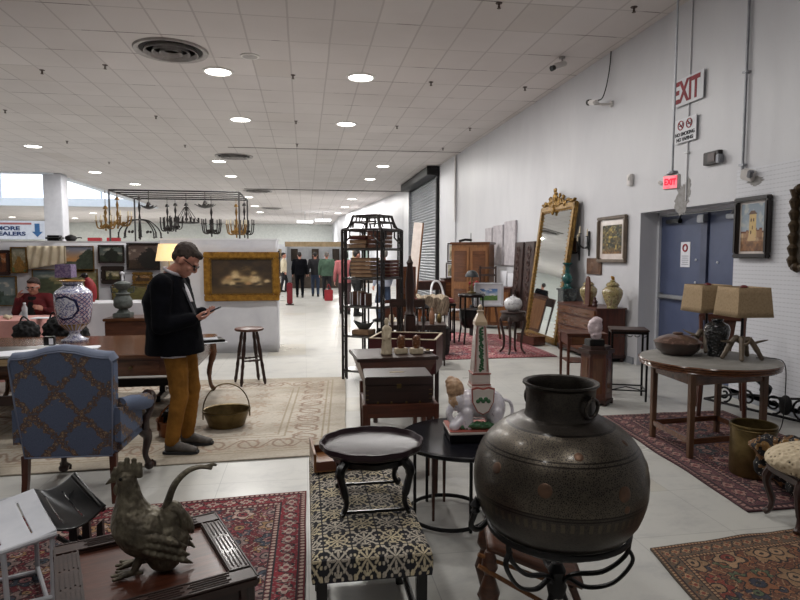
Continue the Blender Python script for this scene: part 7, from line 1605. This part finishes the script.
# stalls
stall_m = [pm('stall_white', '#c9ccd0', '#bbbec4', .8), pm('stall_beige', '#b09a7c', '#93805f', .8), pm('stall_dark', '#4a4038', '#352c26', .8), pm('stall_green', '#8d9c94', '#77877f', .8)]
def stall(label, x, y, w, h, d, k, items=4, seed=1):
    t = thing('market_stall', label, 'stall', (x, y, 0)); rd = random.Random(seed)
    BX('back_panel', stall_m[0], t, (0, d / 2, h / 2), (w, .06, h), 0); BX('side_panel', stall_m[0], t, (-w / 2, 0, h / 2), (.06, d, h), 0); BX('side_panel', stall_m[0], t, (w / 2, 0, h / 2), (.06, d, h), 0)
    BX('header_board', stall_m[k], t, (0, -d / 2, h - .12), (w, .05, .24), 0); BX('counter', stall_m[2], t, (0, -d * .2, .4), (w * .8, .5, .8), .01)
    for i in range(items):
        x_ = -w * .36 + w * .72 * i / max(1, items - 1); o = MB().lathe([(0, 0), (rd.uniform(.08, .14), 0), (rd.uniform(.1, .18), .15), (.05, .3), (.06, rd.uniform(.34, .5)), (0, .5)], c=(x_, -d * .2, .8), n=10).build('display_item', stall_m[(i + k) % 4], t)
        BX('hung_picture', stall_m[(i * 2 + 1 + k) % 4], t, (x_, d / 2 - .06, h * .72), (w / items * .6, .04, h * .28), 0)
    return t
stall('distant stall with a beige header board straight down the aisle', .55, 31, 3.0, 2.3, 2.0, 1, 5, 1)
stall('distant stall with a pale green header left of the aisle end', -3.6, 24, 3.2, 2.0, 2.0, 3, 5, 2)
stall('distant white stall on the left side behind the chandelier rack', -9.2, 21, 3.4, 1.95, 2.0, 0, 5, 3)
stall('distant dark stall to the right at the end of the aisle', 3.4, 36, 2.6, 2.3, 2.0, 2, 4, 4)
stall('farthest white stall at the very end of the hall', -2.6, 48, 4.0, 2.5, 2.0, 0, 4, 5)
p = gp(290, 305); t = thing('red_banner_stand', 'dark red draped stand on the floor just right of the white display wall', 'stand', (-.5, 20, 0)); BX('drape', pm('deep_red', '#7a1d28', '#5c141d', .8), t, (0, 0, .38), (.18, .3, .7), .03); BX('base', BLACK, t, (0, 0, .012), (.26, .36, .024))
picture('small framed picture on the narrow end of the white display wall', (-.447, 10.45, 1.5), PI / 2, .3, .38, .03, DKF, art_land(seed=71), 20, 20, .03)
picture('second small framed picture lower on the narrow end of the white display wall', (-.447, 10.45, 1.08), PI / 2, .28, .3, .03, GILT, art_land(seed=72), 20, 20, .03)
# fluorescent strips and directional banner far off
FLU = pm('tube_light', '#f4fbff', '#f4fbff', .4, emit=5)
for i, (px, py, l) in enumerate(((305, 222, 'left'), (323, 220.5, 'right'))):
    p = yp(px, py, 44); t = thing('fluorescent_strip', f'{l} of two distant glowing strip lights at the aisle end', 'ceiling light', (p.x, 44, p.z)); BX('tube', FLU, t, (0, 0, 0), (1.1, .5, .09), 0); BX('housing', WHITE, t, (0, 0, .08), (1.2, .3, .08), 0); BX('drop_rod', STEEL, t, (0, 0, (CH - p.z + .10) / 2), (.03, .03, CH - p.z - .125), 0)
p = yp(12, 230, 34); t = thing('hanging_banner', 'white hanging banner reading MORE DEALERS with a blue down arrow', 'sign', (p.x + .1, 34, p.z)); BX('board', PAPER, t, (0, 0, 0), (3.4, .04, .95), 0)
BLU = pm('banner_navy', '#1f3868', '#1a2f58', .6)
text('lettering', 'MORE', .27, BLU, t, (-.28, -.03, .08), sx=1.55, bold=.012); text('lettering', 'DEALERS', .27, BLU, t, (-.25, -.03, -.2), sx=1.5, bold=.012)
BX('red_line', pm('banner_red', '#b06a66', '#a05a58', .6), t, (-.1, -.025, .33), (1.9, .01, .1), 0)
MB().prism([(-.14, .4), (.14, .4), (.14, -.1), (.3, -.1), (0, -.42), (-.3, -.1), (-.14, -.1)], 0, .02, M=Matrix.Translation((1.12, -.02, 0)) @ Matrix.Scale(.85, 4) @ Matrix.Rotation(PI / 2, 4, 'X')).build('arrow', pm('banner_blue', '#3a6a9c', '#2f5a88', .6), t)
for x in (-1.5, 1.5): BX('hanger', STEEL, t, (x, 0, (CH - p.z) / 2 + .22), (.03, .03, CH - p.z - .48), 0)
for px, py, l in ((95, 241.5, 'left'), (114, 241.5, 'right')): o = BX('red_placard', RB, None, (0, 0, 0), (.44, .2, .2), .01); q = yp(px, py - 1, 23); tag(o, f'{l} of two bright red panels on posts just above the display wall', 'panel', loc=(q.x, 23, q.z)); BX('post', BLKIRON, o, (0, 0, -q.z / 2 - .05), (.05, .05, q.z - .1), 0)
# added fill lamps without fixtures, to brighten the far wall and the sides
for x, y in ((-6, 52), (-16, 50), (0, 55), (-14, 20), (-14, 12)):
    l = bpy.data.lights.new('added_fill_lamp', 'AREA'); l.shape = 'DISK'; l.size = .6; l.energy = FAR_W * (5 if y > 40 else 3); o = bpy.data.objects.new('added_fill_lamp', l); COL.objects.link(o); o.location = (x, y, CH - .06)

# clutter between the pagoda shelf and the bench
t = legtable('display_table', 'dark low table crowded with small vessels behind the pagoda shelf', 'table', (1.62, 8.75, 0), R(-10), .9, .5, .6, DKWOOD, DKWOODZ, .035, .05)
rd = random.Random(44); vm = [IV, BLKIRON, tones[1], PARTM, STONE, tones[0], BRASS]
desc = ['cream', 'black', 'brown', 'white', 'grey', 'tan', 'brass']
for i in range(7):
    x = -.36 + i * .12; h = rd.uniform(.1, .24); r_ = rd.uniform(.035, .052); p = Matrix.Translation((1.62, 8.75, 0)) @ Matrix.Rotation(R(-10), 4, 'Z') @ Vector((x, -.12 if i % 2 else .1, .601))
    o = MB().lathe([(0, 0), (r_ * .7, 0), (r_, h * .4), (r_ * .8, h * .7), (r_ * .35, h * .85), (r_ * .5, h), (r_ * .3, h), (0, h * .9)], n=18).build('vessel', vm[i]); tag(o, f'small {desc[i]} vessel on the crowded low table behind the pagoda shelf', 'vase', 'vessels on the crowded low table', p)
t = thing('spindle_chair', 'dark brown spindle-back chair behind the open trunk, left of the bed post', 'chair', (1.25, 7.05, 0), R(160))
BX('seat', DKWOOD, t, (0, 0, .44), (.42, .4, .035), .01)
for x in (-.18, .18): MB().tube([(x, .18, .43), (x * 1.15, .24, 0)], [.02, .016], 8).build('leg', DKWOODZ, t); MB().tube([(x, -.17, .43), (x * 1.15, -.2, 0)], [.02, .016], 8).build('leg', DKWOODZ, t); MB().tube([(x, .18, .45), (x * 1.05, .26, 1.1)], [.018, .014], 8).build('back_post', DKWOODZ, t)
for i in range(5): MB().tube([(-.12 + .06 * i, .18, .45), (-.12 + .06 * i, .25, 1.02)], .008, 6).build('spindle', DKWOODZ, t)
BX('crest_rail', DKWOOD, t, (0, .255, 1.06), (.42, .025, .09), .01)
t = thing('tall_screen', 'tall narrow dark brown carved panel behind the right post of the pagoda shelf', 'screen', (1.72, 10.2, 0), R(-15)); BX('panel', MIDWZ, t, (0, 0, .72), (.34, .04, 1.4), .006); BX('foot', DKWOOD, t, (0, 0, .03), (.36, .3, .05), .006)
for z in (.35, .8, 1.2): BX('inset', WALNUTZ, t, (0, -.022, z), (.24, .012, .3), .004)
t = thing('side_chair', 'pale upholstered side chair seat seen below the fur-draped bench', 'chair', (1.55, 9.75, 0), R(30)); BX('seat', CREAMC, t, (0, 0, .5), (.4, .4, .08), .03)
for x in (-.17, .17):
    for y in (-.17, .17): BX('leg', DKWOODZ, t, (x, y, .23), (.03, .03, .46), taper=.7)
BX('backrest', MIDW, t, (0, .19, .72), (.38, .03, .3), .02)
